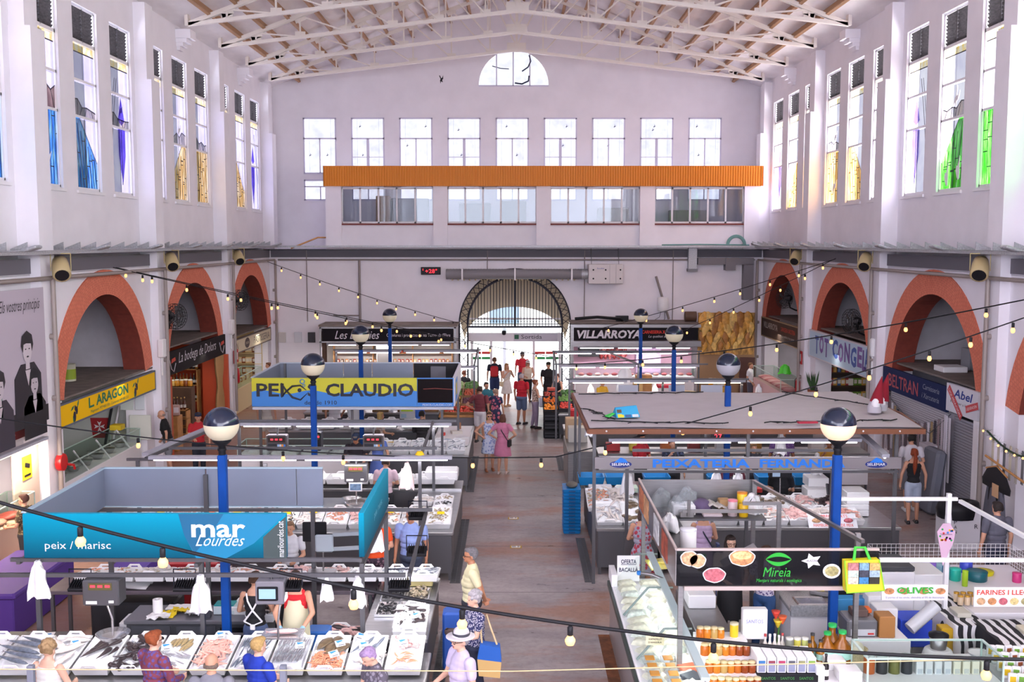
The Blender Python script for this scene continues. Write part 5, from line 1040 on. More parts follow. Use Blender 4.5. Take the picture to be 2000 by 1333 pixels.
for x0,x1,m in((XA,-4.7,PANEL),(-4.68,-3.9,PANEL),(-3.88,-2.75,PANEL),(-2.73,XB,BLACK)):MB().rbox(((x0+x1)/2,YR,(ZT+ZB)/2),(x1-x0,.05,ZT-ZB),b=.004).build('sheet',m,t)
MB().rbox((XA,(YF+YR)/2,(ZT+ZB)/2),(.05,YR-YF-.1,ZT-ZB),b=.004).build('sheet',PANEL,t);MB().rbox((-2.05,YR-.06,2.62),(.42,.05,.4),b=.01).build('wall_box',cm('6A6A72'),t)
e=MB();e.box(XA-.03,XA+.03,YF,YR,ZT,ZT+.025);e.box(XA,XB,YR-.03,YR+.03,ZT,ZT+.025);e.build('edge_strip',cm('C9D3E0',.3),t)
frame_bars('steel frame carrying the blue and yellow fish sign',[(-6.3,YF+.12,2.15),(-4.0,YF+.12,2.15),(-1.75,YF+.12,2.15),(-6.3,YR-.08,2.9),(-1.5,YR-.08,2.15)],[((-6.4,YF+.12,2.13),(-1.5,YF+.12,2.13)),((-6.4,YR-.08,2.15),(-1.5,YR-.08,2.15))])
counter('steel counter under the trays below the fish sign',-3.6,-1.12,26.0,26.9,.92);counter('steel aisle counter with papers below the fish sign',-2.1,-1.12,26.95,30.2,.92);counter('steel rear counter behind the fish sign',-6.9,-2.2,29.5,30.2,.92)
for i,k in enumerate((['squid'],['sardine'],['sardine'],['anchovy','sardine'],['sardine'])):
 tr=tray(-3.3+.47*i,26.45,.98,.2,'white tray with %s, %s from the left below the fish sign'%('yellow and red tags' if i==0 else 'dark silver fish',ORD[i]),'white trays below the fish sign')
 if i:heap(k,tr,16,'dark silver fish in the %s tray below the fish sign'%ORD[i],sc=.95,hump=.01)
for x,lab in((-3.38,'yellow price tag in the empty tray below the fish sign'),(-3.1,'yellow price tag at the edge of the empty tray below the fish sign')):tag(raw('price_tag',TAG_ME,None,Matrix.Translation((x,26.5,1.14))),lab,'price tag')
for i in range(7):tr=tray(-6.5+.6*i,29.85,.98,.1,'white tray on the rear counter behind the fish sign, %s from the left'%ORD[i],'white trays on the rear counter behind the fish sign')
def glass_case(lab,x0,x1,y0,y1,h=.95,gh=.4,base=WHITE,z0=0):
 t=thing('glass_counter',lab,'display case',((x0+x1)/2,(y0+y1)/2,0));b=MB();b.rbox(((x0+x1)/2,(y0+y1)/2,(h+z0)/2),(x1-x0,y1-y0,h-z0),b=.015);b.build('base',base,t)
 g=MB();w=.008
 g.box(x0,x1,y0,y0+w,h,h+gh);g.box(x0,x0+w,y0,y1,h,h+gh);g.box(x1-w,x1,y0,y1,h,h+gh);g.box(x0,x1,y0,y1,h+gh,h+gh+w);g.build('glass',CLEAR,t)
 f=MB()
 for a,c in(((x0,y0),(x1,y0)),((x1,y0),(x1,y1)),((x1,y1),(x0,y1)),((x0,y1),(x0,y0))):f.bar((*a,h+gh),(*c,h+gh),.03,.02)
 for p in((x0,y0),(x1,y0),(x0,y1),(x1,y1)):f.bar((*p,h),(*p,h+gh),.02)
 f.build('glass_frame',mat('case_edge',hexc('BFD4CC'),.3),t);return t
glass_case('white glass fish counter left below the fish sign',-6.9,-3.75,26.0,26.9,.85,.32)
for i in range(4):tr=tray(-6.5+.75*i,26.4,.86,0,'white tray inside the glass fish counter below the fish sign, %s from the left'%ORD[i],'white trays inside the glass counter',s=(1.4,1,1))
t=thing('dial_scale','round faced dial scale on the counter under the fish sign','scale',(-4.45,29.7,.93));MB().rbox((-4.45,29.7,1.05),(.3,.3,.24),b=.03).build('base',WHITEP,t);b=MB();b.lathe([(.25,0),(.25,.08),(.2,.1),(.01,.1)],(0,0,0),24);b.xf(Matrix.Translation((-4.45,29.7,1.4))@Matrix.Rotation(math.pi/2,4,'X'));b.build('dial',cm('D9DDE0',.3),t)
scale_hang(-2.98,29.6,2.1,1.25,'white shop scale with green display under the fish sign',.42,.36,.25,cm('C9CAD0',.4),'lcd',dish=False)
for i,(x,y,c,w,h)in enumerate(((-1.5,29.6,'9A6A4A',.09,.2),(-1.55,28.9,'D8D2C8',.3,.1),(-1.35,28.2,'E6E6EA',.3,.06),(-1.75,27.5,'B9C6D4',.25,.12),(-1.9,28.6,'C84038',.12,.1))):b=MB();b.rbox((x,y,.92+h/2),(w,w*.8,h),(0,0,.3*i),.01);one('counter_item',b,cm(c),('brown jar','white paper parcel','flat white box','blue plastic tub','red small box')[i]+' on the paper covered aisle counter by the fish sign',('jar','parcel','box','tub','box')[i])
cloth('paper_cover','white paper covering the aisle counter right of the fish sign','paper',-1.6,28.6,.922,.9,2.9,PAPER,31,h=.012)
counter('wooden fruit stand at the aisle end of the farthest left stall',-2.3,-1.1,33.0,36.9,.75,m=PINE,panel=cm('77747A'));counter('long counter of the farthest left stall',-6.6,-2.35,33.0,33.8,.85)
frame_bars('steel frame over the fruit stall on the left',[(-1.2,33.1,2.35),(-1.2,36.8,2.55),(-6.2,36.8,2.45)],[((-1.9,33.1,2.32),(-1.1,33.1,2.32)),((-6.3,36.8,2.46),(-1.1,36.8,2.46)),((-1.2,33.1,2.35),(-1.2,36.8,2.5))])
tube_light('tube light behind the grey panels at the fruit stall, left half',(-6.2,36.7,2.42),(-3.9,36.7,2.42));tube_light('tube light behind the grey panels at the fruit stall, right half',(-3.8,36.7,2.42),(-1.15,36.7,2.42));tube_light('short tube light by the aisle at the fruit stall',(-1.95,33.1,2.3),(-1.15,33.1,2.3))
def fruit_mesh(c,n=60,r=.04,lx=.2,ly=.28,h=.1,seed=1):
 b=MB();rg=random.Random(seed)
 for i in range(n):x,y=rg.uniform(-lx,lx),rg.uniform(-ly,ly);b.ball((x,y,h*(1-.5*abs(x/lx))*rg.uniform(.6,1.1)+r*.5),r*rg.uniform(.85,1.1),7,5)
 return b
def crate(x,y,z,c,lab,what,n=50,r=.04,tilt=.25,box='8A6A48',seed=1,rz=0.,cat='fruit',w=.5,l=.62):
 M=Matrix.Translation((x,y,z))@Matrix.Rotation(rz,4,'Z')@Matrix.Rotation(tilt,4,'X');b=MB()
 for a in((-w/2,-w/2+.015,-l/2,l/2),(w/2-.015,w/2,-l/2,l/2),(-w/2,w/2,-l/2,-l/2+.015),(-w/2,w/2,l/2-.015,l/2)):b.box(a[0],a[1],a[2],a[3],0,.06);b.box(a[0],a[1],a[2],a[3],.075,.13)
 b.box(-w/2,w/2,-l/2,l/2,0,.012);b.xf(M);one('fruit_crate',b,cm(box,.7),'crate of %s %s'%(what,lab),'crate')
 f=fruit_mesh(c,n,r,w/2-.05,l/2-.05,.1,seed);f.xf(M);one(what.replace(' ','_')+'_heap',f,cm(c,.4,var=.2,scale=9),'%s heaped in the crate %s'%(what,lab),cat,kind='stuff')
for x,y,z,c,wh,r in((-1.45,33.4,.80,'C8402A','tomatoes',.045),(-1.95,33.4,.80,'B83A28','plum tomatoes',.035),(-1.4,34.2,.95,'5A2A3A','aubergines',.05),(-1.9,34.2,.95,'D8A23A','yellow peppers',.05),(-1.4,35.0,1.1,'C05A3A','peaches',.045),(-1.9,35.0,1.1,'5E8A3A','green peppers',.05),(-1.4,35.8,1.2,'4E7A34','lettuces',.09),(-1.9,35.8,1.2,'8FA86A','cabbages',.09)):crate(x,y,z,c,'on the fruit stand at the far left',wh,26 if r>.08 else 50,r,seed=int(y*10))
for i in range(5):crate(-5.8+.8*i,33.4,.86,('4E7A34','6A8A40','3E6A30','8AA050','C8703A')[i],'behind the grey panels, %s from the left'%ORD[i],('leeks','lettuce heads','spinach','artichokes','carrots')[i],24,.06,seed=i)
t=thing('delicatessen_sign','black sign with white script and Queviures i productes de les Terres de l Ebre','shop sign',(-4.9,41.0,2.35));MB().box(-7.45,-2.3,41.0,41.1,2.34,2.86).build('panel',cm('17141A',.6,spec=.15),t)
text('Les Delícies',(-6.95,41.0,2.45),1.75,.32,cm('DCD8E0'),t,shear=.35);text('Queviures i productes de les Terres de l\'Ebre',(-4.92,41.0,2.5),2.5,.17,cm('DCD8E0'),t);e=MB()
for z in(2.3,2.86):e.box(-7.55,-2.2,40.97,41.1,z,z+.06)
for x in(-7.55,-2.27):e.box(x,x+.07,40.97,41.1,0,2.92)
e.build('frame',GALV,t)
b=MB();b.box(-7.6,-2.15,41.05,42.7,2.93,3.0);one('kiosk_roof',b,mat('dusty_roof',hexc('8A8078'),.95,var=.2,scale=2),'dusty flat roof of the delicatessen kiosk on the left of the gate','roof')
b=MB();b.box(-7.5,-2.25,42.3,42.36,0,2.3);one('kiosk_back',b,cm('A9A49A'),'back panel of the delicatessen kiosk behind the shelves','panel');tube_light('tube light under the black delicatessen sign',(-7.3,41.15,2.24),(-2.4,41.15,2.24),power=60)
def shelf_unit(lab,x0,x1,y,z0,z1,n,m=PINE,d=.3,axis='x',sg=1):
 t=thing('shelf_unit',lab,'shelves',((x0+x1)/2,y,z0)if axis=='x' else(y,(x0+x1)/2,z0));
 for i in range(n):
  z=z0+(z1-z0)*i/(n-1);b=MB();(b.box(x0,x1,y,y+d,z-.02,z)if axis=='x' else b.box(y,y+sg*d,x0,x1,z-.02,z));b.build('shelf',m,t)
 for x in lin(x0,x1-.03,max(2,int((x1-x0)/1.3)+1)):b=MB();(b.box(x,x+.03,y,y+d,z0-.02,z1)if axis=='x' else b.box(y,y+sg*d,x,x+.03,z0-.02,z1));b.build('upright',m,t)
 return t
jar=MB();jar.lathe([(.042,0),(.045,.01),(.045,.085),(.036,.10),(.036,.105)],(0,0,0),9);jar.lathe([(.04,.105),(.04,.125),(.01,.127)],(0,0,0),9,1)
bot=MB();bot.lathe([(.036,0),(.038,.01),(.038,.17),(.014,.23),(.014,.29)],(0,0,0),9);bot.lathe([(.017,.29),(.017,.32),(.005,.322)],(0,0,0),9,1);bot.lathe([(.0385,.05),(.0385,.13)],(0,0,0),9,2,caps=False)
pkt=MB();pkt.rbox((0,0,.08),(.11,.05,.16),b=.01);pkt.rbox((0,-.026,.085),(.07,.004,.08),m=1)
PROT={}
def proto(kind,a,b_='D8D0C0',c='E8E4DA'):
 k=(kind,a,b_)
 if k not in PROT:PROT[k]=mk(kind,{'jar':jar,'bottle':bot,'packet':pkt}[kind],[cm(a,.25),cm(b_,.35),cm(c,.6)][:{'jar':2,'bottle':3,'packet':2}[kind]])
 return PROT[k]
def row(kind,cols,p0,p1,n,lab,group,s=1.0,rz=0.,jit=.015,cat=None,seed=2):
 """countable goods in a row, each one an object"""
 rg=random.Random(seed);p0,p1=Vector(p0),Vector(p1)
 for i in range(n):
  p=p0+(p1-p0)*(i/max(1,n-1));a=cols[rg.randrange(len(cols))];me=proto(kind,*(a if isinstance(a,tuple)else(a,)))
  o=raw(kind,me,None,Matrix.Translation(p+Vector((rg.uniform(-jit,jit),rg.uniform(-jit,jit),0)))@Matrix.Rotation(rz+rg.uniform(-.3,.3),4,'Z')@Matrix.Scale(s*rg.uniform(.93,1.06),4));tag(o,lab,cat or kind,group)
shelf_unit('pine shelves of jars in the delicatessen kiosk',-7.2,-2.4,42.0,.95,2.2,4);t=counter('glass topped counter of the delicatessen kiosk',-7.2,-2.5,41.1,41.55,1.0)
row('jar',[('B8402A','8A2A20'),('D8A040',),('8A5A30','30303A')],(-7.0,42.1,1.79),(-2.6,42.1,1.79),34,'small jar on the upper shelf of the delicatessen kiosk','jars on the upper delicatessen shelf');row('packet',['A83A28','D8B878','5A3A28','C8803A'],(-7.0,42.1,1.37),(-2.6,42.1,1.37),28,'packet on the middle shelf of the delicatessen kiosk','packets on the middle delicatessen shelf')
b=MB();b.rbox((-5.05,41.35,1.6),(.6,.36,1.18),b=.03);one('slicing_machine',b,cm('B9B6B0'),'pale grey machine behind the delicatessen counter','machine')
b=MB();b.rbox((-7.3,39.0,1.4),(.4,.35,.3),(0,0,.4),.02);b.rbox((-7.3,39.0,.62),(.6,.5,1.22),b=.02);one('cardboard_pile',b,cm('B89A74'),'brown cardboard box on a pile left of the delicatessen kiosk','box');b=MB();b.rbox((-7.55,42.75,1.5),(.5,.04,2.2));one('brown_door',b,BROWNW,'brown door beside the delicatessen kiosk','door')
for x,c,lab in((-9.4,'C9C4C0','white plastic box on the end wall left of the kiosk'),(-8.75,'D8DCE4','white notice with a blue mark on the end wall'),(-8.2,'3A3A40','dark panel on the end wall beside the brown door')):b=MB();b.rbox((x,YB-.04,2.35),(.3,.06,.42),b=.01);one('wall_panel',b,cm(c),lab,'panel')
def slab(nm,lab,cat,x0,x1,y0,y1,z0,z1,m,**k):b=MB();b.rbox(((x0+x1)/2,(y0+y1)/2,(z0+z1)/2),(abs(x1-x0),abs(y1-y0),abs(z1-z0)),b=k.get('b',.01));return one(nm,b,cm(m)if isinstance(m,str)else m,lab,cat,k.get('group'))
DUST=mat('dusty_boards',hexc('776C66'),.95,var=.2,scale=3,stretch=(1,1,1))
for lab,y0,y1,z in(('dusty board roof over the yellow sign shop',22.3,28.6,2.80),('dark board roof over the wine shop',29.45,35.7,3.2),('dusty board roof over the pastry shop',36.6,42.5,2.86)):slab('shop_roof',lab,'roof',-13.1,-9.86,y0,y1,z,z+.05,DUST)
for y,c,lab in((28.72,'C6CCC8','white boarded far wall of the yellow sign shop'),(35.82,'C2471E','orange far wall of the wine shop'),(42.6,'E0C898','cream lit far wall of the pastry shop')):slab('shop_backdrop',lab,'wall panel',-13.0,-10.05,y-.04,y,0,2.75,c)
for yb,e in((25.4,18),(32.5,26),(39.6,40)):area('shop_lamp',(-11.0,yb+.6,2.7),(0,0,-1),4.5,.5,e,(1,.93,.82))
t=glass_case('slanting glass olive counter on white boards under the yellow sign',-10.75,-9.95,22.4,27.7,.92,.38);
for i in range(4):y=22.9+1.35*i;b=MB();b.bar((-9.95,y,.92),(-10.35,y+.15,1.36),.03);b.build('glass_strut',WHITE,t)
for i in range(14):y=22.7+.36*i;b=MB();b.lathe([(.10,0),(.15,.1),(.16,.11),(.13,.1),(.08,.09)],(-10.25-.25*(i%2),y,.93),14);b.build('bowl',STEELB,thing('olive_bowl','steel bowl of olives in the counter under the yellow sign','bowl',(-10.2,y,.93),'olive bowls under the yellow sign'));
t=thing('red_pennant','red pennant with a white eight pointed cross on the white boards','pennant',(-11.4,28.65,.85));b=MB();b.prism([(-.25,.56),(.25,.56),(.19,0),(-.19,0)],(-11.4,28.65,.86),X_,Z_,.01);b.build('cloth',cm('A51F26'),t)
b=MB()
for k in range(4):a=k*math.pi/2;c,s=math.cos(a),math.sin(a);b.prism([(0,0),(c*.15-s*.06,s*.15+c*.06),(c*.11,s*.11),(c*.15+s*.06,s*.15-c*.06)][::-1],(-11.4,28.645,1.18),X_,Z_,.004)
b.build('cross',WHITE,t)
t=thing('notice','white notice reading TENIM GALARETA at the right of the olive shop','notice',(-10.35,28.0,1.75));MB().box(-10.55,-10.2,27.98,28.0,1.75,2.25).build('sheet',cm('D3DCD8'),t);text('TENIM',(-10.46,27.98,2.1),.17,.05,INK,t);text('GALARETA',(-10.5,27.98,2.02),.25,.05,INK,t)
slab('white_board','pale board leaning below the notice in the olive shop','board',-10.3,-9.72,27.9,27.96,.95,1.62,'D6D8CE');slab('wall_poster','white poster with blue bottles beside the notice','poster',-10.16,-9.9,27.98,28.0,1.75,2.25,'D6DCE2');slab('yellow_carton','yellow cartons on the far end of the olive counter','cartons',-10.6,-10.3,27.3,27.6,1.31,1.45,'D8B820')
for x,lab in((-11.0,'dark pole leaning in the olive shop'),(-10.8,'white pole leaning in the olive shop')):b=MB();b.tube([(x-.25,28.2,0),(x+.05,28.62,2.1)],.035,6);one('leaning_pole',b,BLACK if 'dark' in lab else WHITE,lab,'pole')
b=MB();b.lathe([(.17,0),(.17,.42),(.15,.40)],(-10.9,25.6,2.86),16);b.lathe([(.173,.05),(.173,.3)],(-10.9,25.6,2.86),16,1,caps=False);one('paint_tin',b,[cm('C6C4B0'),cm('8AA028')],'pale tin with a green band on the dusty roof over the yellow sign','tin')
for x0,x1,z0,z1,y,lab in((-12.3,-10.55,.4,2.0,34.9,'tall pine bottle shelves at the back of the wine shop'),(-11.4,-10.1,.25,1.05,32.2,'low pine rack at the front of the wine shop')):shelf_unit(lab,x0,x1,y,z0,z1,4,PINE,.4)
b=MB();b.lathe([(.24,0),(.31,.22),(.32,.4),(.31,.58),(.24,.8)],(-10.55,30.6,.95),16);one('wine_barrel',b,cm('9A7448',.6,var=.2),'oak barrel standing at the left of the wine shop','barrel');slab('barrel_stand','pine stand under the oak barrel','stand',-10.85,-10.25,30.3,30.9,0,.95,PINE)
for k,z in enumerate((.95,1.48,2.01)):row('bottle',[('1E2A1A','B8862A'),('2A1418','8A2028'),('1A1A20','C8A050'),('8A5A1A','30303A')],(-12.2,35.05,z),(-10.6,35.05,z),15,'wine bottle on the %s board of the tall pine shelves'%('lower','middle','top')[k],'bottles on the %s wine board'%('lower','middle','top')[k],1.1)
row('bottle',[('1E2A1A','30303A'),('5A2A18','C8A050')],(-11.3,32.35,1.06),(-10.2,32.35,1.06),11,'dark wine bottle on top of the low pine rack','bottles on the low pine rack',1.15);row('packet',[('D8CFD4','A89AA0'),('C8A8A0','E8E0E4'),('8A3A30','E8E0E4')],(-11.0,31.2,1.06),(-10.1,31.2,1.06),9,'wrapped gift packet at the front of the wine shop','gift packets in the wine shop',1.9);slab('pine_counter','pine slatted counter under the gift packets','counter',-11.1,-10.0,31.0,31.5,0,1.05,PINE)
row('jar',[('C8862A',),('8A4A20',),('D8B060',)],(-11.6,33.6,1.62),(-10.4,33.6,1.62),10,'amber jar on the dark wine shop table','amber jars in the wine shop',1.7);slab('jar_table','dark table of amber jars in the wine shop','table',-11.7,-10.3,33.4,33.8,0,1.6,BROWNW)
def curtain(nm,lab,x0,y0,x1,y1,z0,z1,m,folds=10,amp=.05,pinch=None,cat='curtain'):
 b=MB();n=folds*4;vs=[];d=Vector((x1-x0,y1-y0,0));nn=Vector((-d.y,d.x,0)).normalized()
 zs_=lin(z1,z0,9)
 for z in zs_:
  f=1.0
  if pinch:f=1-.55*math.exp(-((z-pinch)/.35)**2)
  for i in range(n+1):t_=i/n;p=Vector((x0,y0,z))+d*((t_-.5)*f+.5)+nn*amp*math.sin(t_*folds*6.283);vs.append(tuple(p))
 b.add(vs,[(j*(n+1)+i,j*(n+1)+i+1,(j+1)*(n+1)+i+1,(j+1)*(n+1)+i)for j in range(8)for i in range(n)],0,True)
 b.add([tuple(Vector(p)-nn*.006)for p in vs],[(j*(n+1)+i,(j+1)*(n+1)+i,(j+1)*(n+1)+i+1,j*(n+1)+i+1)for j in range(8)for i in range(n)],0,True);return one(nm,b,m if not isinstance(m,str)else cm(m,.8),lab,cat)
curtain('tan_curtain','tan tied curtain at the right of the wine shop',-9.84,34.6,-9.84,35.45,.3,2.5,'B0885A',5,.05,1.5)
for y,lab in((29.56,'orange painted jamb at the left of the wine shop'),(35.55,'orange painted jamb at the right of the wine shop')):slab('door_jamb',lab,'jamb',-10.0,-9.68,y-.09,y+.09,0,2.44,'C0502A')
shelf_unit('bright shelves of bread and jars in the pastry shop',-12.2,-10.1,42.2,.9,2.2,4,cm('D8BE8A'),.3)
for k,z in enumerate((.91,1.34,1.78)):row('packet',['C88A4A','E0C090','8A4A28','D8D0C0','B83A30'],(-12.0,42.35,z),(-10.2,42.35,z),14,'loaf or packet on the %s bright pastry shelf'%('lower','middle','upper')[k],'goods on the %s pastry shelf'%('lower','middle','upper')[k],1.5)
glass_case('glass pastry counter beneath the cream pastry sign',-10.8,-10.0,37.0,41.6,.9,.4,cm('C9B48A'));row('packet',['C8925A','E0C8A0','A86A3A'],(-10.4,37.2,.9),(-10.4,41.4,.9),20,'golden pastry in the glass pastry counter','pastries in the counter',1.1,cat='pastry')
def extinguisher(x,y,z,lab):
 t=thing('fire_extinguisher',lab,'fire extinguisher',(x,y,z));b=MB();b.lathe([(.07,0),(.085,.02),(.085,.42),(.05,.5),(.02,.52)],(x,y,z),14);b.build('tank',cm('B01820',.3),t);b=MB();b.tube([(x,y,z+.52),(x,y-.02,z+.58),(x-.1,y-.05,z+.5),(x-.1,y-.05,z+.2)],.014,6);b.build('hose',BLACK,t)
extinguisher(-9.6,36.4,1.35,'red fire extinguisher on the pilaster by the pastry shop');extinguisher(9.9,36.1,1.0,'red fire extinguisher on the pilaster by the frozen food shop')
for x,y,lab in((-9.62,36.35,'red fire point sign beside the pastry sign'),(9.97,36.15,'red fire point sign on the right pilaster')):b=MB();b.box(x-.01,x+.01,y-.28,y+.28,2.05,2.5);b.box(x-.015,x+.015,y-.2,y-.02,2.15,2.4,1);b.box(x-.015,x+.015,y+.06,y+.2,2.15,2.4,1);one('fire_sign',b,[cm('C02028'),WHITE],lab,'sign')
t=glass_case('brightly lit meat counter at the left edge of the view',-10.1,-9.55,15.2,20.6,.9,.4,cm('D8B8A4'))
for i in range(9):b=MB();b.ball((0,0,.05),(.2,.26,.07),10,6);b.xf(Matrix.Translation((-9.82,15.6+.56*i,.9)));one('meat_piece',b,cm(('B8524A','C87A6A','A8403A','D89A88')[i%4],.35,var=.25,scale=20),'cut of red meat lying in the bright meat counter','meat','cuts of meat in the bright counter')
tube_light('warm tube light over the meat counter at the left edge',(-9.55,16,2.28),(-9.55,21.2,2.28),True,70,group=None)
t=thing('meat_picture','red picture of ham and a wine glass over the meat counter','picture',(-9.83,20.2,2.3));MB().box(-9.85,-9.83,18.6,21.3,2.36,2.95-.36).build('print',cm('7A1E22'),t);b=MB();b.prism([(.5*math.cos(a),.15*math.sin(a))for a in lin(0,6.283,17)[:-1]],(-9.825,20.0,2.46),Y_,Z_,.004);b.build('ham',cm('D89088'),t)
slab('cream_board','cream panel below the meat picture with a yellow camera notice','panel',-9.85,-9.8,20.3,21.4,.1,2.2,'D8C4B4');t=thing('camera_notice','yellow video surveillance notice on the cream panel','notice',(-9.79,20.9,1.55));MB().box(-9.795,-9.785,20.65,21.05,1.5,1.98).build('sheet',cm('E0C01E'),t);b=MB();b.rbox((-9.78,20.85,1.78),(.01,.2,.09),(-.3,0,0));b.box(-9.785,-9.778,20.72,20.98,1.56,1.6);b.build('symbol',BLACK,t)
t=thing('hose_reel','red hose reel nozzle on the pilaster left of the yellow sign','hose reel',(-9.58,22.0,1.5));b=MB();b.lathe([(.18,-.06),(.2,0),(.18,.06)],(0,0,0),18);b.xf(Matrix.Translation((-9.55,21.9,1.62))@Matrix.Rotation(math.pi/2,4,'Y'));b.build('reel',cm('C41A1E',.35),t);MB().tube([(-9.5,22.05,1.55),(-9.42,22.2,1.5),(-9.42,22.25,1.4)],.03,7).build('nozzle',cm('A01418',.35),t)
b=MB();b.rbox((-8.35,17.2,.72),(1.1,2.4,.1),b=.03);b.rbox((-8.35,17.2,.35),(1.0,2.3,.66),b=.02);one('purple_table',b,cm('4A2A7E',.7),'purple covered table at the left edge beside the near stall','table')
slab('jamb_paint','orange paint on the wall at the right of the wine shop','wall panel',-10.43,-9.86,35.07,35.09,0,2.44,'C2471E');slab('purple_crate','purple crate behind the rear trays of the near stall','crate',-6.8,-6.2,17.3,17.9,.0,.8,'4A2A8E');slab('red_crate','red crate behind the rear trays of the near stall','crate',-5.9,-5.0,17.3,17.8,.0,.85,'A81E28')
t=thing('wooden_chair','dark framed chair beside the purple table','chair',(-9.0,16.3,0))
for x in(-9.2,-8.85):
 for y in(16.1,16.5):MB().tube([(x,y,0),(x,y,.45 if y<16.4 else .95)],.02,6).build('leg',BLACK,t)
MB().rbox((-9.02,16.3,.46),(.42,.46,.04),b=.01).build('seat',cm('4A2A7E'),t);MB().rbox((-9.02,16.5,.8),(.4,.03,.3),b=.01).build('backrest',BROWNW,t)
# ================================================================ right row, stall 1: green leaf shop
def slabs(rows):
 for nm,lab,cat,x0,x1,y0,y1,z0,z1,c in rows:slab(nm,lab,cat,x0,x1,y0,y1,z0,z1,c)
SMOKE=mat('smoked_sheet',(.012,.012,.015),.25,alpha=.72,spec=.12)
YF,YR,XA,XB,ZT,ZB=12.65,16.5,2.03,4.53,2.49,2.04
t=thing('leaf_shop_sign','smoked panel with food pictures and a green leaf over the word Mireia','shop sign',(3.3,YF,ZB));yf=YF-.012
MB().rbox(((XA+XB)/2,YF,(ZT+ZB)/2),(XB-XA,.012,ZT-ZB)).build('panel',SMOKE,t);e=MB();e.box(XA,XB,YF-.02,YF+.02,ZT,ZT+.025);e.box(XA+.1,XB,YF-.03,YF+.03,ZB-.05,ZB);e.build('edge_strip',cm('C9B9B4',.3,metal=.4),t)
def blob(cx,cz,rx,rz,m,nm,d=.0,k=0,n=24):b=MB();b.prism([(cx+rx*math.cos(a)*(1+.05*math.sin(k*a)),cz+rz*math.sin(a)*(1+.05*math.cos(k*a+1)))for a in lin(0,6.283,n+1)[:-1]],(0,yf-d,0),X_,Z_,.003);b.build(nm,m,t)
FOOD=[mat('food_'+c,hexc(c),.6,var=.45,scale=30)for c in('C8A078','C88A5A','B8606A','E8C888','A8A070')]
for cx,cz,rx,rz,m in((2.19,2.39,.10,.085,0),(2.29,2.36,.095,.08,0),(2.84,2.40,.15,.095,1),(2.50,2.18,.13,.085,2)):blob(cx,cz,rx+.012,rz+.012,WHITE,'sticker_rim',.001,5);blob(cx,cz,rx,rz,FOOD[m],'food_sticker',.003,5)
blob(2.84,2.43,.12,.05,FOOD[3],'food_sticker',.005,7);blob(3.95,2.23,.11,.09,WHITE,'plate_sticker',.003);blob(3.95,2.23,.085,.065,FOOD[4],'food_sticker',.005,9)
LEAFG=cm('1FA82E',.5);b=MB()
for s in(1,-1):pts=[(3.13+.32*u,2.38+s*.085*math.sin(math.pi*u)**.8)for u in lin(0,1,14)]+[(3.13+.32*u,2.38+s*.035*math.sin(math.pi*u))for u in lin(1,0,14)][1:-1];b.prism(pts if s<0 else pts[::-1],(0,yf-.003,0),X_,Z_,.003)
b.build('leaf',LEAFG,t);text('Mireia',(3.10,yf,2.16),.34,.12,LEAFG,t,shear=.25);text('Menjars naturals i ecològics',(3.02,yf,2.08),.56,.055,LEAFG,t,shear=.2)
b=MB();b.prism([(.13*(1 if i%2 else .5)*math.cos(a),.10*(1 if i%2 else .5)*math.sin(a))for i,a in enumerate(lin(0,6.283,11)[:-1])],(3.70,yf-.003,2.36),X_,Z_,.003);b.build('star_sticker',WHITE,t);text('SALAZONES',(3.63,yf-.005,2.35),.15,.03,INK,t)
t=thing('steel_surround','reflecting steel side and back panels around the leaf shop shelf','panel',(XA,14.5,ZB));MB().rbox((XA,(YF+YR)/2,(ZT+ZB)/2),(.015,YR-YF,ZT-ZB)).build('side_sheet',mat('mirror_steel',(.42,.40,.40),.15,.9),t);MB().rbox(((XA+3.92)/2,YR,(ZT+2.0)/2),(3.92-XA,.02,ZT-2.0)).build('back_sheet',STEEL,t);e=MB();e.box(XA-.015,XA+.015,YF,YR,ZT,ZT+.025);e.build('edge_strip',cm('C9B9B4',.3,metal=.4),t)
for q,c in((13.6,'A8503A'),(14.4,'D8DCE0'),(15.5,'D8A070'),(16.1,'C87850')):MB().rbox((XA-.01,q,2.27),(.008,.5,.34)).build('poster',mat('poster_'+c,hexc(c),.5,var=.5,scale=9),t)
b=MB();b.box(XA+.02,3.9,15.75,16.47,2.02,2.05);b.box(XA+.02,2.55,12.72,15.75,2.02,2.05);one('upper_shelf',b,STEEL2,'steel upper shelf full of clutter inside the leaf shop panels','shelf')
frame_bars('steel posts and rails of the leaf shop',[(2.1,12.72,2.02),(2.1,16.4,2.0),(4.45,13.2,2.55),(3.85,16.4,2.5),(4.05,15.6,2.35)],[((2.6,15.72,2.18),(3.9,15.72,2.18)),((2.7,15.7,2.35),(2.7,15.72,2.1)),((3.85,16.4,2.48),(4.45,13.0,2.5)),((3.5,15.6,2.33),(4.05,15.6,2.33))],m=STEEL)
wh=WBAG
for x,y,s,k,lab in((2.35,16.2,1.4,31,'clear plastic bag at the left end of the upper shelf'),(2.75,16.2,1.5,32,'large clear bag behind the rail on the upper shelf'),(3.75,16.1,1.2,33,'white bag at the right end of the upper shelf'),(2.3,15.0,1.1,34,'white plastic pack on the side shelf'),(2.55,15.95,1.2,35,'grey plastic sleeve on the upper shelf')):
 o=bag_mesh(k,.24,.26).build('plastic_bag',FILM if 'clear' in lab or 'sleeve' in lab else wh);o.location=(x,y,2.05+.26*s);o.scale=(s,)*3;tag(o,lab,'bag')
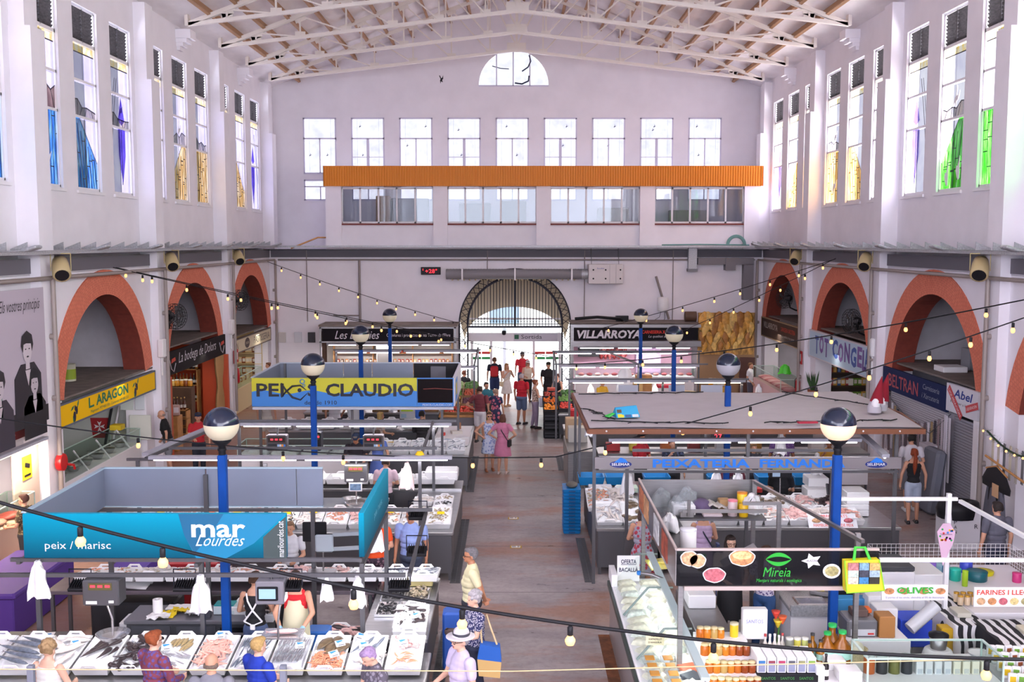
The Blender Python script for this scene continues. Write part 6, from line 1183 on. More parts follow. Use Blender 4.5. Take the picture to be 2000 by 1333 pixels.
slabs([('foam_tray_stack','stack of white foam trays on the upper shelf','trays',2.5,2.85,15.95,16.25,2.05,2.2,WHITEP),('carton','small brown carton on the upper shelf behind the pink cup','carton',3.25,3.42,16.1,16.3,2.05,2.25,'A8845A'),('paper_stack','stack of paper bags with red print on the upper shelf','paper',2.95,3.25,15.85,16.1,2.05,2.09,'D8C8CC'),('steel_box','small steel box under the slanting board on the upper shelf','box',2.58,2.8,15.8,15.95,2.05,2.15,STEEL),('napkin_box','white box with blue print on the near end of the side shelf','box',2.12,2.45,12.95,13.3,2.05,2.11,'D8DCE6')])
b=MB();b.ball((2.98,16.2,2.12),(.17,.2,.14),12,7);one('purple_hat',b,cm('5A4A6A',.8),'dark purple cap lying on the upper shelf','cap')
b=MB()
for i in range(6):b.rbox((3.1+.07*i,16.15-.01*i,2.2-.012*i),(.075,.26,.03),(0,.5 if i%2 else-.5,0))
one('egg_carton',b,cm('B5AFA8',.9),'grey egg carton tray on the upper shelf','egg carton')
def can(nm,lab,cat,x,y,z,r,h,c,top=None):b=MB();b.lathe([(r*.95,0),(r,.01),(r,h-.01),(r*.92,h)],(x,y,z),16);b.lathe([(r*1.03,h-.012),(r*1.03,h+.012),(r*.4,h+.016)],(x,y,z),16,1);return one(nm,b,[cm(c,.35)if isinstance(c,str)else c,cm(top,.35)if top else STEEL],lab,cat)
can('pink_cup','translucent pink tumbler on the upper shelf','cup',3.42,15.95,2.05,.075,.24,'C8B4B4','D87A88');can('yellow_tin','yellow tin with a brown picture on the upper shelf','tin',3.58,15.9,2.05,.07,.18,'E0B418','D8A810');can('yellow_jar','yellow jar lying behind the yellow tin','jar',3.62,16.2,2.05,.08,.3,'E2BE20','C87818');can('paper_roll','thick white paper roll on the side shelf','paper roll',2.42,14.1,2.05,.115,.3,PAPER,'D8D8DE');can('steel_canister','steel canister with a pale green lid on the side shelf','canister',2.22,13.4,2.05,.07,.19,STEEL,'A8D8C0');can('oil_bottle','large bottle of yellow oil with a green cap on the side shelf','bottle',2.42,13.05,2.05,.055,.25,'B88A14','22A85A')
slab('tablet','dark tablet lying at the right of the oil bottle','tablet',2.5,2.85,12.95,13.3,2.05,2.08,BLACK);b=MB();b.rbox((2.95,13.3,2.22),(.5,.3,.02),(0,-.5,0));one('steel_tray',b,STEEL,'tilted steel tray beside the tablet','tray')
t=thing('shopping_bag','green edged shopping bag with photo squares hanging on the leaf shop sign','bag',(4.28,12.55,2.03));b=MB();b.loft([[(4.06,12.5,2.40),(4.48,12.5,2.42),(4.48,12.6,2.42),(4.06,12.6,2.40)],[(4.08,12.45,2.02),(4.54,12.45,2.05),(4.54,12.6,2.05),(4.08,12.6,2.02)]],0,False);b.build('body',cm('D8C81E',.5),t)
for i,c in enumerate(('B8787A','7AA0B8','C8A868','B8CCC0','3A3C4A','9AB0C0','D0C8B8','3E7EB0','2A2620')):x,z=4.11+.125*(i%3),2.34-.085*(i//3);MB().box(x-.012,x+.122,12.46,12.495,z-.046,z+.042).build('photo_print',mat('photo_'+c,hexc(c),.5,var=.4,scale=40),t)
e=MB();e.tube([(4.06,12.49,2.41),(4.08,12.44,2.02),(4.54,12.44,2.05),(4.48,12.49,2.42)],.009,5);e.build('piping',cm('8ED628'),t);MB().tube([(4.18,12.52,2.4),(4.22,12.6,2.54),(4.34,12.6,2.54),(4.38,12.52,2.4)],.02,6).build('handle',cm('3EC83A'),t)
t=thing('salt_cod_case','long glass case of white salt cod along the right of the aisle','display case',(2.0,14,0));b=MB();b.box(1.56,2.34,11.4,16.3,0,.8);b.build('base',mat('reflecting_base',(.42,.41,.42),.28,.6),t)
b=MB();b.box(1.56,2.34,11.4,16.3,.8,.93);b.build('bed',WHITE,t);b=MB();b.box(1.52,1.62,11.4,16.3,.82,.9);b.build('bumper',cm('2A3A34',.4),t)
g=MB();g.add([(1.58,11.4,.95),(1.58,16.3,.95),(1.95,16.3,1.36),(1.95,11.4,1.36)],[(0,1,2,3)]);g.add([(1.95,11.4,1.365),(1.95,16.3,1.365),(2.3,16.3,1.36),(2.3,11.4,1.36)],[(0,1,2,3)]);g.build('glass',CLEAR,t)
e=MB();e.bar((2.18,11.4,1.38),(2.18,16.2,1.38),.1,.04);e.build('light_rail',mat('case_rail',hexc('B9CACC'),.3),t)
for y in(13.0,14.6,16.2):MB().bar((1.6,y,.95),(1.95,y,1.36),.025).bar((1.95,y,1.36),(2.3,y,1.36),.02).build('glass_frame',cm('8A9A96',.4),t)
MB().box(1.55,1.64,15.9,16.4,.93,1.12).build('end_box',WHITE,t);o=area('case_glow',(2.18,13.9,1.34),(0,0,-1),.08,4.6,12,(.95,1,1));o.rotation_euler=(0,0,0)
COD=mat('salt_cod',hexc('E0DCC8'),.6,var=.18,scale=12);CODP=mat('film_wrapped_cod',hexc('D8DED4'),.3,var=.25,scale=20);rg=random.Random(11)
for i in range(17):
 y=16.0-.27*i
 for x in(1.78,2.15):
  b=MB();s=rg.uniform(.85,1.1);b.loft([[(-.15*s,-.1,.0),(.15*s,-.1,0),(.15*s,.1,0),(-.15*s,.1,0)],[(-.13*s,-.085,.05),(.12*s,-.09,.045),(.14*s,.09,.05),(-.14*s,.08,.04)],[(-.09*s,-.05,.07),(.08*s,-.06,.08),(.1*s,.05,.075),(-.1*s,.06,.06)]],0,False)
  b.xf(Matrix.Translation((x+rg.uniform(-.03,.03),y,.93))@Matrix.Rotation(rg.uniform(-.5,.5),4,'Z'));one('salt_cod',b,COD if(i+int(x))%3 else CODP,'piece of salt cod in the glass case by the aisle','fish','salt cod in the glass case')
for i in range(10):
 x,y=(1.75,1.98)[i%2],12.9-.24*(i//2);b=MB();b.rbox((x,y,.975),(.17,.2,.07),(0,0,rg.uniform(-.2,.2)),.01);b.rbox((x,y,1.015),(.12,.14,.012),(0,0,0),.004,1);one('food_tub',b,[FILM,cm('D89030',.4)],'clear tub of orange preserve at the near end of the glass case','tub','tubs of preserve in the glass case')
for i in range(5):b=MB();b.rbox((2.2,12.9-.26*i,.98),(.24,.2,.06),(.1,0,.3*(i%3)),.01);one('fish_pack',b,cm(('D8DCE0','C86A4A','4A5058','D8D8D0','C8CCD0')[i],.35),'flat fish pack beside the orange tubs, %s from the far side'%ORD[i],'pack')
t=thing('offer_card','white card reading OFERTA BACALLÀ standing on the far end of the case','card',(1.83,16.1,1.1));MB().box(1.65,2.0,16.05,16.06,.97,1.38).build('card',PAPER,t);text('OFERTA',(1.71,16.05,1.25),.24,.07,cm('26264A'),t,off=.02);text('BACALLÀ',(1.68,16.05,1.12),.30,.085,cm('26264A'),t,off=.02);MB().box(1.71,1.95,16.045,16.049,1.235,1.242).build('underline',cm('26264A'),t)
t=thing('eel_card','cream card reading TENIM XAPADILLO D ANGUILA on the glass case','card',(1.82,12.95,1.2));MB().box(1.7,1.93,12.9,12.908,1.18,1.33).build('card',cm('DCD6B0'),t)
for i,s in enumerate(('TENIM','XAPADILLO',"D'ANGUILA")):text(s,(1.73+(.03 if i==0 else 0),12.9,1.29-.042*i),.17-(.06 if i==0 else 0),.026,cm('2A2A2A'),t,off=.02)
t=thing('tap_handle','steel pouring tap with a blue cap on the top of the glass case','tap',(1.95,15.0,1.38));MB().tube([(1.9,15.05,1.42),(2.05,14.95,1.43),(2.2,14.9,1.38)],.025,7).build('spout',STEEL,t);MB().rbox((1.87,15.07,1.42),(.06,.06,.06),b=.01).build('cap',cm('2A7ED0'),t)
b=MB();b.rbox((2.35,15.9,1.3),(.5,.25,.03),(.3,0,.3));b.ball((2.35,15.88,1.34),(.12,.07,.03));one('herb_tray',b,[cm('E2D27A')],'yellow tray of dark herbs on the far end of the glass case','tray')
slabs([('steel_worktop','steel sloping worktop behind the glass case','worktop',2.55,3.05,13.5,15.9,0,.9,STEEL),('white_appliance','white box on the far end of the steel worktop','appliance',2.6,3.0,15.0,15.45,.9,1.1,WHITE)])
t=thing('honey_stand','white stepped stand of honey jars','stand',(2.7,12.8,0))
for i,(y,z)in enumerate(((13.1,1.22),(12.78,1.12),(12.46,1.03),(12.14,.95))):MB().box(2.36,3.0,y-.15,y+.15,.0 if i==3 else z-.14,z).build('step',WHITE,t)
hj=[('B8641E','C8B88A'),('8A3E14','C8B88A'),('C87A20','D8D0A0'),('B89A5A','C8B88A')]
for i,(y,z,n)in enumerate(((13.05,1.22,4),(12.74,1.12,7),(12.42,1.03,7),(12.12,.95,7))):row('jar',hj,(2.42,y,z),(2.42+.086*(n-1),y,z),n,'jar of amber honey on the %s step of the white stand'%('top','second','third','lowest')[i],'honey jars on the %s step'%ORD[i],1.15,jit=.006)
can('sweet_jar','tall jar of yellow sweets on the top of the honey stand','jar',2.86,13.1,1.22,.055,.17,'E0C028','C8C0A0')
for x,y,z,lab in((2.58,12.9,1.12,'top'),(2.5,12.58,1.02,'lower left'),(2.86,12.58,1.02,'lower right')):b=MB();b.rbox((x,y-.0,z+.01),(.11,.008,.1),b=0);b.box(x-.04,x+.04,y-.008,y-.005,z-.0,z+.012,1);b.box(x-.04,x+.04,y-.008,y-.005,z+.03,z+.04,1);one('price_label',b,[cm('E8A41E'),cm('5A3A10')],'yellow price label on the %s of the honey stand'%lab,'label',loc=None)
t=thing('large_carton','large white carton with faint blue lettering behind the chocolate boxes','carton',(3.08,13.2,1.2));MB().rbox((3.14,13.2,1.36),(.32,.12,.4),b=.01).build('carton',PAPER,t);text('SANTOS',(3.02,13.13,1.38),.22,.05,cm('8A90C0'),t)
slab('shop_counter','white front counter of the leaf shop','counter',3.02,5.95,12.2,13.2,0,.95,WHITE)
t=thing('display_tray','black tray with green lettering holding six white boxes','display tray',(3.35,12.5,.97));MB().box(2.98,3.72,12.3,12.75,.955,1.04).build('tray',BLACK,t)
for i in range(3):text('SANTOS',(3.03+.23*i,12.3,.985),.17,.035,cm('3E8A3E'),t)
for i in range(6):x=2.99+.122*i;b=MB();b.rbox((x+.055,12.55,1.14),(.108,.38,.19),b=.004);b.box(x+.015,x+.095,12.352,12.358,1.06,1.2,1);b.box(x+.015,x+.095,12.35,12.353,1.17,1.2,2);one('tea_box',b,[PAPER,cm('8A8FA8'),cm(('2F6FA8','8A3A48','A83A5A','5A5A60','8A8A60','7AA040')[i])],'white product box in the black tray, %s from the left'%ORD[i],'box','white boxes in the black tray')
row('bottle',[('D8D2C8','A83030'),('E2DCD4','D8D8D8')],(3.25,13.0,.96),(3.48,13.05,.96),5,'slim white and red bottle beside the carton','slim bottles by the carton',1.0)
for i,c in enumerate(('8A8C80','C8C050','B8C070')):can('food_tin','tall tin with a %s label right of the slim bottles'%('grey','yellow','green')[i],'tin',3.55+.1*i,13.0,.96,.045,.27,c,'D0D0C8')
oil=[('9A5A14','1FA850')]
for i,(x,y,s)in enumerate(((3.78,12.9,1.0),(3.86,13.05,1.15),(3.92,12.9,1.05),(4.02,12.95,1.35),(4.12,13.08,1.55),(4.20,12.92,1.45))):o=raw('oil_bottle',proto('bottle','8A5210' if i>2 else '9A6414','1FA850' if i>2 else '26262A','A8D8C8'),None,Matrix.Translation((x,y,.95))@Matrix.Diagonal((s*(2.1 if i>2 else 1.4),s*(2.1 if i>2 else 1.4),s*.9,1)));tag(o,('small brown oil bottle with a dark cap, %s'%ORD[i])if i<3 else 'large oil bottle with a green cap, %s in its group'%ORD[i-3],'bottle','oil bottles on the leaf shop counter')
t=thing('wicker_basket','pale wicker basket with a cream cloth on the leaf shop counter','basket',(4.35,13.0,.95));b=MB();b.lathe([(.12,0),(.15,.14),(.16,.15),(.14,.14),(.1,.02)],(4.38,13.0,.95),16,sx=1.1);b.build('basket',mat('wicker',hexc('D8C49A'),.8,var=.2,scale=60),t);MB().ball((4.38,13.0,1.1),(.13,.11,.1),12,7).build('cloth',cm('E0D6C0'),t)
slabs([('cracker_box','upper white carton with red script right of the chocolate boxes','carton',3.93,4.17,12.65,12.9,.95,1.08,PAPER),('cracker_box','lower white carton with red script right of the dark bottle','carton',3.98,4.26,12.3,12.55,.95,1.08,PAPER)])
tag(raw('dark_bottle',proto('bottle','1A1418','26262A'),None,Matrix.Translation((3.84,12.4,.95))),'dark wine bottle between the chocolate boxes and the white cartons','bottle');slab('white_pouch','crumpled white pouch left of the dark bottle','pouch',3.7,3.8,12.3,12.45,.95,1.15,WBAG)
glass_case('low glass case of big jars and white tubs at the bottom right',4.3,5.94,12.25,12.85,.97,.3,WHITE,.952)
for i,c in enumerate(('B85A1E','26262A','6A6A30','22262E')):can('pickle_jar',('large jar of orange peppers','large jar of dark olives','large jar of green gherkins','large jar of black olives')[i]+' in the low glass case','jar',4.42+.155*i,12.55,.955,.068,.23,c,'B8C4C0')
for i in range(8):b=MB();x=5.03+.115*i;b.rbox((x,12.55,1.045),(.09,.12,.18),b=.008);b.rbox((x,12.55,1.145),(.095,.125,.02),m=1);b.box(x-.03,x+.03,12.486,12.489,.98,1.04,1);one('white_tub',b,[cm('E2DEC8' if i>3 else 'DADCDC',.4),FILM],'lidded %s tub in the low glass case'%('cream' if i>3 else 'white'),'tub','cream tubs in the low glass case' if i>3 else 'white tubs in the low glass case')
t=counter('granite sink counter inside the leaf shop',4.12,4.85,15.05,16.3,.9,top=mat('speckled_granite',(.34,.32,.32),.4,var=.35,scale=50),panel=WHITE);MB().rbox((4.5,15.03,.86),(.78,.05,.16)).build('zinc_edge',GALV,t);b=MB();b.loft([[(4.25,15.15,.905),(4.72,15.15,.905),(4.72,15.5,.905),(4.25,15.5,.905)],[(4.27,15.17,.92),(4.7,15.17,.92),(4.7,15.48,.92),(4.27,15.48,.92)],[(4.3,15.2,.91),(4.67,15.2,.91),(4.67,15.45,.91),(4.3,15.45,.91)]],0,False);b.build('sink',STEELB,t)
b=MB();b.lathe([(.07,0),(.16,.1),(.17,.11),(.14,.09),(.05,.015)],(4.4,15.85,.905),18);one('mixing_bowl',b,STEELB,'steel mixing bowl on the granite counter','bowl');b=MB();b.rbox((4.72,15.6,.95),(.3,.2,.07),(0,0,-.5),.01);b.rbox((4.72,15.6,.985),(.12,.1,.03),(0,0,-.5),.01,1);one('sponge_dish',b,[STEEL,cm('D8C828')],'steel dish with a yellow sponge on the granite counter','dish')
slabs([('white_bench','white work bench with the vacuum sealer','bench',4.55,5.4,13.75,14.5,0,.9,WHITE),('brown_box','brown cardboard box on the white bench','box',5.0,5.22,13.85,14.1,.9,1.2,'A8743E'),('fridge_cabinet','tall white fridge cabinet behind the white bench','cabinet',5.35,5.95,15.1,15.7,0,1.42,WHITEP),('fridge_cabinet','second white cabinet right of the fridge','cabinet',5.98,6.45,15.2,15.8,0,1.35,WHITEP),('dark_board','dark board lying on the tall white fridge cabinet','board',5.3,5.95,15.1,15.75,1.43,1.5,'3A3C40'),('blue_crate','blue edged crate behind the vacuum sealer','crate',4.75,5.2,14.9,15.1,.9,1.08,'3A8AC0'),('black_basket','black perforated basket over the blue edged crate','basket',4.8,5.12,15.15,15.4,1.0,1.22,BLACK),('bread_bin','white rounded appliance with a dark window','appliance',5.15,5.4,14.75,15.0,.9,1.18,WHITEP),('drawer_tower','white wire drawer tower beside the fridge','drawers',5.12,5.42,14.3,14.6,.2,1.15,WHITEP),('leather_pouch','brown leather pouch lying on the vacuum sealer','pouch',4.68,4.9,14.0,14.2,1.14,1.24,'5A4640'),('orange_tool','orange tool on top of the vacuum sealer','tool',4.9,5.0,14.15,14.3,1.14,1.2,'E0641E')])
t=thing('vacuum_sealer','grey steel vacuum sealer on the white bench','machine',(4.78,14.05,.9));MB().rbox((4.78,14.08,1.02),(.42,.42,.24),b=.02).build('body',cm('6A6A6E',.4),t);MB().box(4.62,4.95,13.86,13.87,.93,1.02).build('control_strip',cm('C8CCD0'),t);MB().box(4.85,4.93,13.85,13.862,.95,.97).build('buttons',cm('C83030'),t)
t=thing('food_mixer','silver food mixer with a black lid low in the leaf shop','mixer',(5.75,13.7,.5));b=MB();b.lathe([(.2,0),(.24,.12),(.18,.3),(.15,.32)],(5.75,13.7,.5),18);b.build('base',WHITEP,t);b=MB();b.lathe([(.09,.25),(.12,.48),(.1,.49)],(5.75,13.7,.5),16);b.build('jug',STEEL,t);b=MB();b.lathe([(.13,.48),(.13,.52),(.04,.55)],(5.75,13.7,.5),16);b.build('lid',BLACK,t)
slabs([('low_table','low brown table under the food mixer','table',5.45,6.1,13.4,14.2,0,.5,'7A5238'),('blue_basket','blue plastic basket under the olives sign','basket',5.5,5.95,14.4,14.8,.55,.95,'2A4AC8'),('gold_bag','yellow and gold bag under the olives sign','bag',6.0,6.2,14.2,14.4,.5,.9,'C8A018')]);b=MB();b.tube([(5.55,14.2,.9),(5.95,14.3,1.2)],.09,12);one('film_roll',b,cm('C8CACE',.3),'roll of clear film lying under the olives sign','roll');b=MB();b.lathe([(.06,0),(.14,.12),(.145,.13),(.12,.11)],(6.12,13.3,.8),16);one('white_bowl',b,WHITEP,'white bowl right of the food mixer','bowl');slab('bowl_stand','white stand under the white bowl','stand',6.0,6.24,13.2,13.4,0,.8,WHITE)
t=thing('olives_sign','white panel with green OLIVES lettering and bowls of olives','sign',(5.5,13.95,1.4));MB().rbox((5.5,13.95,1.51),(.9,.02,.22)).build('panel',PAPER,t);text('OLIVES',(5.25,13.93,1.5),.5,.09,cm('3CB43A'),t,off=.03);text('Si portes el teu envàs, obtindràs el 5% de descompte',(5.1,13.93,1.425),.8,.035,cm('7A7AA0'),t)
for x in(5.15,5.36,5.62,5.85):b=MB();b.prism([(.07*math.cos(a),.045*math.sin(a))for a in lin(0,6.283,13)[:-1]],(x,13.935,1.53),X_,Z_,.003);b.build('olive_bowl_picture',FOOD[1],t)
t=thing('flour_sign','white panel reading FARINES I LLEGUMS with pictures of grain bowls','sign',(6.7,13.8,1.35));MB().rbox((6.72,13.8,1.5),(.95,.02,.27)).build('panel',PAPER,t);text('FARINES I LLEGUMS',(6.28,13.79,1.53),.9,.07,cm('D8503A'),t,off=.02)
for i in range(6):b=MB();b.prism([(.06*math.cos(a),.05*math.sin(a))for a in lin(0,6.283,13)[:-1]],(6.34+.15*i,13.785,1.44),X_,Z_,.003);b.build('grain_picture',FOOD[i%5],t)
def zeb(nt,b,out):
 tc=N(nt,'TexCoord');wv=N(nt,'TexWave',i_Scale=2.2,i_Distortion=7.);wv.inputs['Detail'].default_value=1;nt.links.new(tc.outputs['Object'],wv.inputs[0]);nt.links.new(ramp(nt,wv.outputs[1],[(.42,(.015,.015,.02)),(.5,(.8,.79,.81))],'CONSTANT'),b.inputs['Base Color']);b.inputs['Roughness'].default_value=.8
ZEB=nodes_mat('zebra_cloth',zeb)
def drape(lab,x0,x1,y0,y1,h):
 b=MB();n=60;top=[];P=[(x0,y0),(x1,y0),(x1,y1),(x0,y1)];per=[]
 for(a,c),(d,e_)in zip(P,P[1:]+P[:1]):per+=[(a+(d-a)*i/15,c+(e_-c)*i/15)for i in range(15)]
 rings=[[(x+.03*k*math.sin(i*1.3)*(1 if k else 0),y+.03*k*math.cos(i*1.3),z)for i,(x,y)in enumerate(per)]for k,z in((0,h),(.3,h-.1),(1,.2))];b.loft(rings,0,True);return one('zebra_cloth',b,ZEB,lab,'tablecloth')
drape('zebra striped cloth over the table right of the olives sign',6.15,6.6,14.1,15.6,.98);drape('zebra striped cloth over the table at the right edge',6.45,7.9,13.2,14.3,1.0)
slabs([('white_shelf','white sloping shelf of packets at the right edge','shelf',6.1,7.5,12.3,13.15,0,.85,WHITE),('paper_bag_tray','cream tray on the nearer zebra cloth','tray',6.9,7.2,13.7,13.95,1.0,1.06,'D8D0B8'),('egg_box','cream egg box at the left on the farther zebra cloth','box',6.2,6.42,15.2,15.5,.98,1.04,'D8D0B8'),('egg_box','cream box with dark print on the farther zebra cloth','box',6.3,6.5,14.4,14.7,.98,1.05,'C8C4B4')])
for r_ in range(5):
 row('packet',[('E4E2E4','D8B020'),('E6E4E6','A83A3A'),('E4E6E4','6A9A3A'),('E2E0E2','8A4A2A')],(6.15,12.42+.15*r_,.86+.03*r_),(7.1,12.42+.15*r_,.86+.03*r_),10,'white spice packet with a small picture in the %s row from the front'%ORD[r_],'spice packets, %s row'%ORD[r_],.95)
glass_case('low wire and glass case below the spice packets at the right edge',6.12,7.4,11.8,12.25,.72,.24,WHITE)
for i in range(8):b=MB();b.rbox((6.25+.13*i,12.0,.82),(.1,.14,.18),b=.008);b.rbox((6.25+.13*i,11.925,.8),(.085,.004,.11),m=1);one('flour_tub',b,[FILM,cm('C8BEB8')],'clear tub of flour in the low case at the right edge','tub','flour tubs at the right edge')
frame_bars('white painted tube frame with crossbars right of the leaf shop',[(6.28,14.8,2.68)],[((4.6,14.8,2.6),(6.4,14.8,2.6)),((4.55,12.68,2.36),(6.6,12.68,2.36)),((6.42,14.75,2.58),(6.42,12.0,2.62))],m=WHITEP)
t=thing('petal_banner','pink petal shaped banner with coloured dots on the white post','banner',(6.2,14.68,1.65));b=MB();b.prism([(-.02,0),(.12,.35),(.14,.5),(.06,.62),(-.04,.62),(-.12,.5),(-.08,.3)][::1],(6.2,14.68,1.65),X_,Z_,.01);b.build('cloth',cm('D8B4CC',.7),t);rg=random.Random(4)
for i in range(18):b=MB();b.prism([(.016*math.cos(a),.016*math.sin(a))for a in lin(0,6.283,9)[:-1]],(6.2+rg.uniform(-.09,.11),14.675,2.1+rg.uniform(-.09,.1)),X_,Z_,.003);b.build('dot',cm(('D83A3A','E8B020','3AA85A','3A7AC8','A83AA8')[i%5]),t)
text('Tupperware',(6.12,14.672,2.1),.17,.03,INK,t)
t=thing('wire_fence_table','white wire grid fence around a table of coloured plastic ware','display table',(7.2,17,0));MB().box(6.0,8.4,15.9,17.3,.78,.84).build('table_top',WHITE,t)
for x in(6.05,8.3):
 for y in(15.95,17.2):MB().rbox((x,y,.39),(.05,.05,.78)).build('leg',WHITEP,t)
b=MB()
for i in range(31):x=6.0+.08*i;b.tube([(x,17.3,.84),(x,17.3,1.2)],.004,4)
for i in range(18):y=15.9+.08*i;b.tube([(8.4,y,.84),(8.4,y,1.2)],.004,4);b.tube([(6.0,y,.84),(6.0,y,1.2)],.004,4)
for i in range(6):z=.88+.064*i;b.tube([(6.0,15.9,z),(6.0,17.3,z),(8.4,17.3,z),(8.4,15.9,z)],.005,4)
b.build('wire_grid',WHITEP,t)
ware=[('plastic_tub','8A6AC8',6.75,16.6,.12,.25),('plastic_tub','2AC8B0',7.15,16.5,.09,.18),('plastic_bottle','187AA0',6.95,16.4,.05,.3),('plastic_bottle','A8D02A',7.18,16.2,.045,.24),('plastic_bowl','14606A',7.5,16.5,.16,.14),('plastic_tub','3A4AC0',7.5,16.9,.1,.18),('plastic_cup','C83A7A',8.1,16.4,.07,.14),('plastic_cup','D84A8A',8.25,16.2,.07,.14),('plastic_jug','E8982A',6.15,16.9,.08,.2),('plastic_tub','B8D8E8',6.35,17.0,.09,.2),('plastic_tub','6A4AA8',6.5,16.9,.08,.22),('plastic_plate','D8D020',7.75,16.8,.15,.05),('plastic_bowl','9AC8D8',7.1,16.9,.12,.12)]
for i,(nm,c,x,y,r,h)in enumerate(ware):can(nm,'%s plastic %s on the wire fenced table, %s from the left of its kind'%({'8':'violet','2':'turquoise','1':'deep teal','A':'lime','3':'royal blue','C':'magenta','D':'bright','E':'orange','B':'ice blue','6':'purple','9':'pale blue'}[c[0]],nm[8:],ORD[i]),nm[8:],x,y,.84,r,h,c,c)
t=thing('white_carton','white carton with purple lettering among the plastic ware','carton',(6.35,16.3,.84));MB().rbox((6.4,16.35,.99),(.42,.3,.3),b=.006).build('box',PAPER,t);text('Tupperware',(6.23,16.19,.97),.3,.05,cm('4A3A7A'),t);MB().box(6.2,6.6,16.2,16.5,1.141,1.144).build('lid_print',cm('6A3AA0'),t)
for i in range(10):b=MB();b.lathe([(.04,0),(.045,.11),(.035,.12)],(6.55+.1*(i%5),14.9+.14*(i//5),1.0),10);b.lathe([(.042,.12),(.042,.14),(.01,.142)],(6.55+.1*(i%5),14.9+.14*(i//5),1.0),10,1);one('spice_jar',b,[cm('D8C0A0',.3),cm('C89A3A',.3,metal=.5)],'small jar with a gold lid behind the flour sign','jar','gold lidded jars behind the flour sign')
slab('grey_table','white table under the gold lidded jars','table',6.62,7.9,14.6,15.6,0,.98,WHITE);b=MB()
for i in range(5):b.rbox((7.3+.08*i,15.3-.12*i,1.03),(.3,.16,.06),(0,0,-.3))
one('photo_boxes',b,cm('5A4A3A',.5,var=.4),'row of dark boxed goods on the white table behind the flour sign','boxes')
# ================================================================ right stall 2: grey canvas roof, blue lettered fish shop
t=thing('canvas_roof','wide grey canvas roof with a brown wooden edge over the second right stall','roof',(4.4,21,2.9));P=[(1.40,18.7),(7.4,18.7),(7.65,20.4),(7.5,23.2),(1.36,23.2)]
n=13;vs=[];rg=random.Random(9)
for j in range(n):
 for i in range(n):
  f,g_=i/(n-1),j/(n-1);x0,x1=1.40-.04*g_,7.4+.3*math.sin(g_*2.6)*.9-.05*g_;vs.append((x0+(x1-x0)*f,18.7+4.5*g_,2.93+.018*math.sin(f*9+g_*5)+(.02*rg.random()if 0<i<n-1 and 0<j<n-1 else 0)))
b=MB();b.add(vs,[(j*n+i,j*n+i+1,(j+1)*n+i+1,(j+1)*n+i)for j in range(n-1)for i in range(n-1)],0,True);b.add([(x,y,z-.03)for x,y,z in vs],[(j*n+i,(j+1)*n+i,(j+1)*n+i+1,j*n+i+1)for j in range(n-1)for i in range(n-1)],0,True);b.build('canvas',cm('B8AEB4',.9,var=.05,scale=2),t)
e=MB();e.bar((1.38,18.68,2.87),(7.45,18.68,2.87),.05,.09);e.bar((1.38,18.68,2.87),(1.34,23.2,2.87),.05,.09);e.bar((7.42,18.68,2.87),(7.68,20.5,2.87),.05,.09);e.bar((7.68,20.5,2.87),(7.5,23.2,2.87),.05,.09);e.bar((1.34,23.2,2.87),(7.5,23.2,2.87),.05,.09);e.build('wooden_edge',cm('7A4A30',.6),t)
b=MB()
for i in range(9):b.ball((1.7+.66*i,18.645,2.88),.018,6,4)
b.build('edge_bulbs',WHITE,t)
rg=random.Random(21)
for k,(p,q)in enumerate((((1.5,19.2),(4.0,18.95)),((1.45,22.6),(4.2,22.9)),((4.6,19.0),(7.2,19.3)),((6.0,22.9),(7.5,20.8)),((1.45,20.6),(1.9,19.4)))):
 b=MB();m_=14;pts=[(p[0]+(q[0]-p[0])*i/m_+rg.uniform(-.05,.05),p[1]+(q[1]-p[1])*i/m_+rg.uniform(-.09,.09),2.975)for i in range(m_+1)];b.tube(pts,.012,5)
 for pt in pts[1:-1]:b.tube([pt,(pt[0]+rg.uniform(-.15,.15),pt[1]+rg.uniform(-.12,.12),2.97)],.008,4)
 one('string_light_cable',b,BLACK,'tangled dark light cable lying on the grey canvas roof, '+('near left edge','far left edge','near right edge','right end','left side')[k],'cable')
def promo(x,y,rz,lab,c):
 t=thing('promo_bag',lab,'bag',(x,y,2.99),None,rz);b=MB();b.loft([[(-.32,-.2,0),(.32,-.2,0),(.32,.2,0),(-.32,.2,0)],[(-.3,-.02,.3),(.28,-.04,.34),(.28,.04,.34),(-.3,.02,.3)]],0,False);b.build('body',cm(c,.5),t)
 for i,c2 in enumerate(('E0C828','3A5A8A','C8CCD0','5A4A3A','8AB0C8','D8D8D0')):b=MB();b.rbox((-.2+.2*(i%3),-.172+.078*(i//3),.06+.13*(i//3)),(.17,.006,.11),(-.54,0,0));b.build('print',cm(c2,.5),t)
 t.scale=(.72,.72,.6);MB().tube([(-.32,0,.1),(-.5,-.1,.03),(-.55,.05,.03),(-.32,.1,.1)],.025,6).build('handle',cm('4AD85A'),t)
promo(1.9,22.5,0,'printed promotional bag lying at the far left corner of the canvas roof','2A4A6A');promo(2.15,19.6,.25,'colourful promotional bag with green handles lying near the front left of the canvas roof','2A9AC8')
for x,y,lab in((7.05,20.2,'small gnome figure with a tall red hat, left of the pair on the canvas roof'),(7.25,20.45,'small gnome figure with a tall red hat, right of the pair on the canvas roof')):
 t=thing('gnome_figure',lab,'figure',(x,y,2.97));b=MB();b.lathe([(.13,0),(.14,.1),(.08,.22)],(x,y,2.97),12);b.build('body',cm('B8B4BC',.9),t);b=MB();b.lathe([(.13,.2),(.1,.35),(.05,.55),(.005,.72)],(0,0,0),12);b.xf(Matrix.Translation((x,y,2.97))@Matrix.Rotation(.18,4,'Y'));b.build('hat',cm('8A1428',.9),t);b=MB();b.ball((x,y-.08,3.15),(.09,.06,.11),8,6);b.build('beard',WHITE,t)
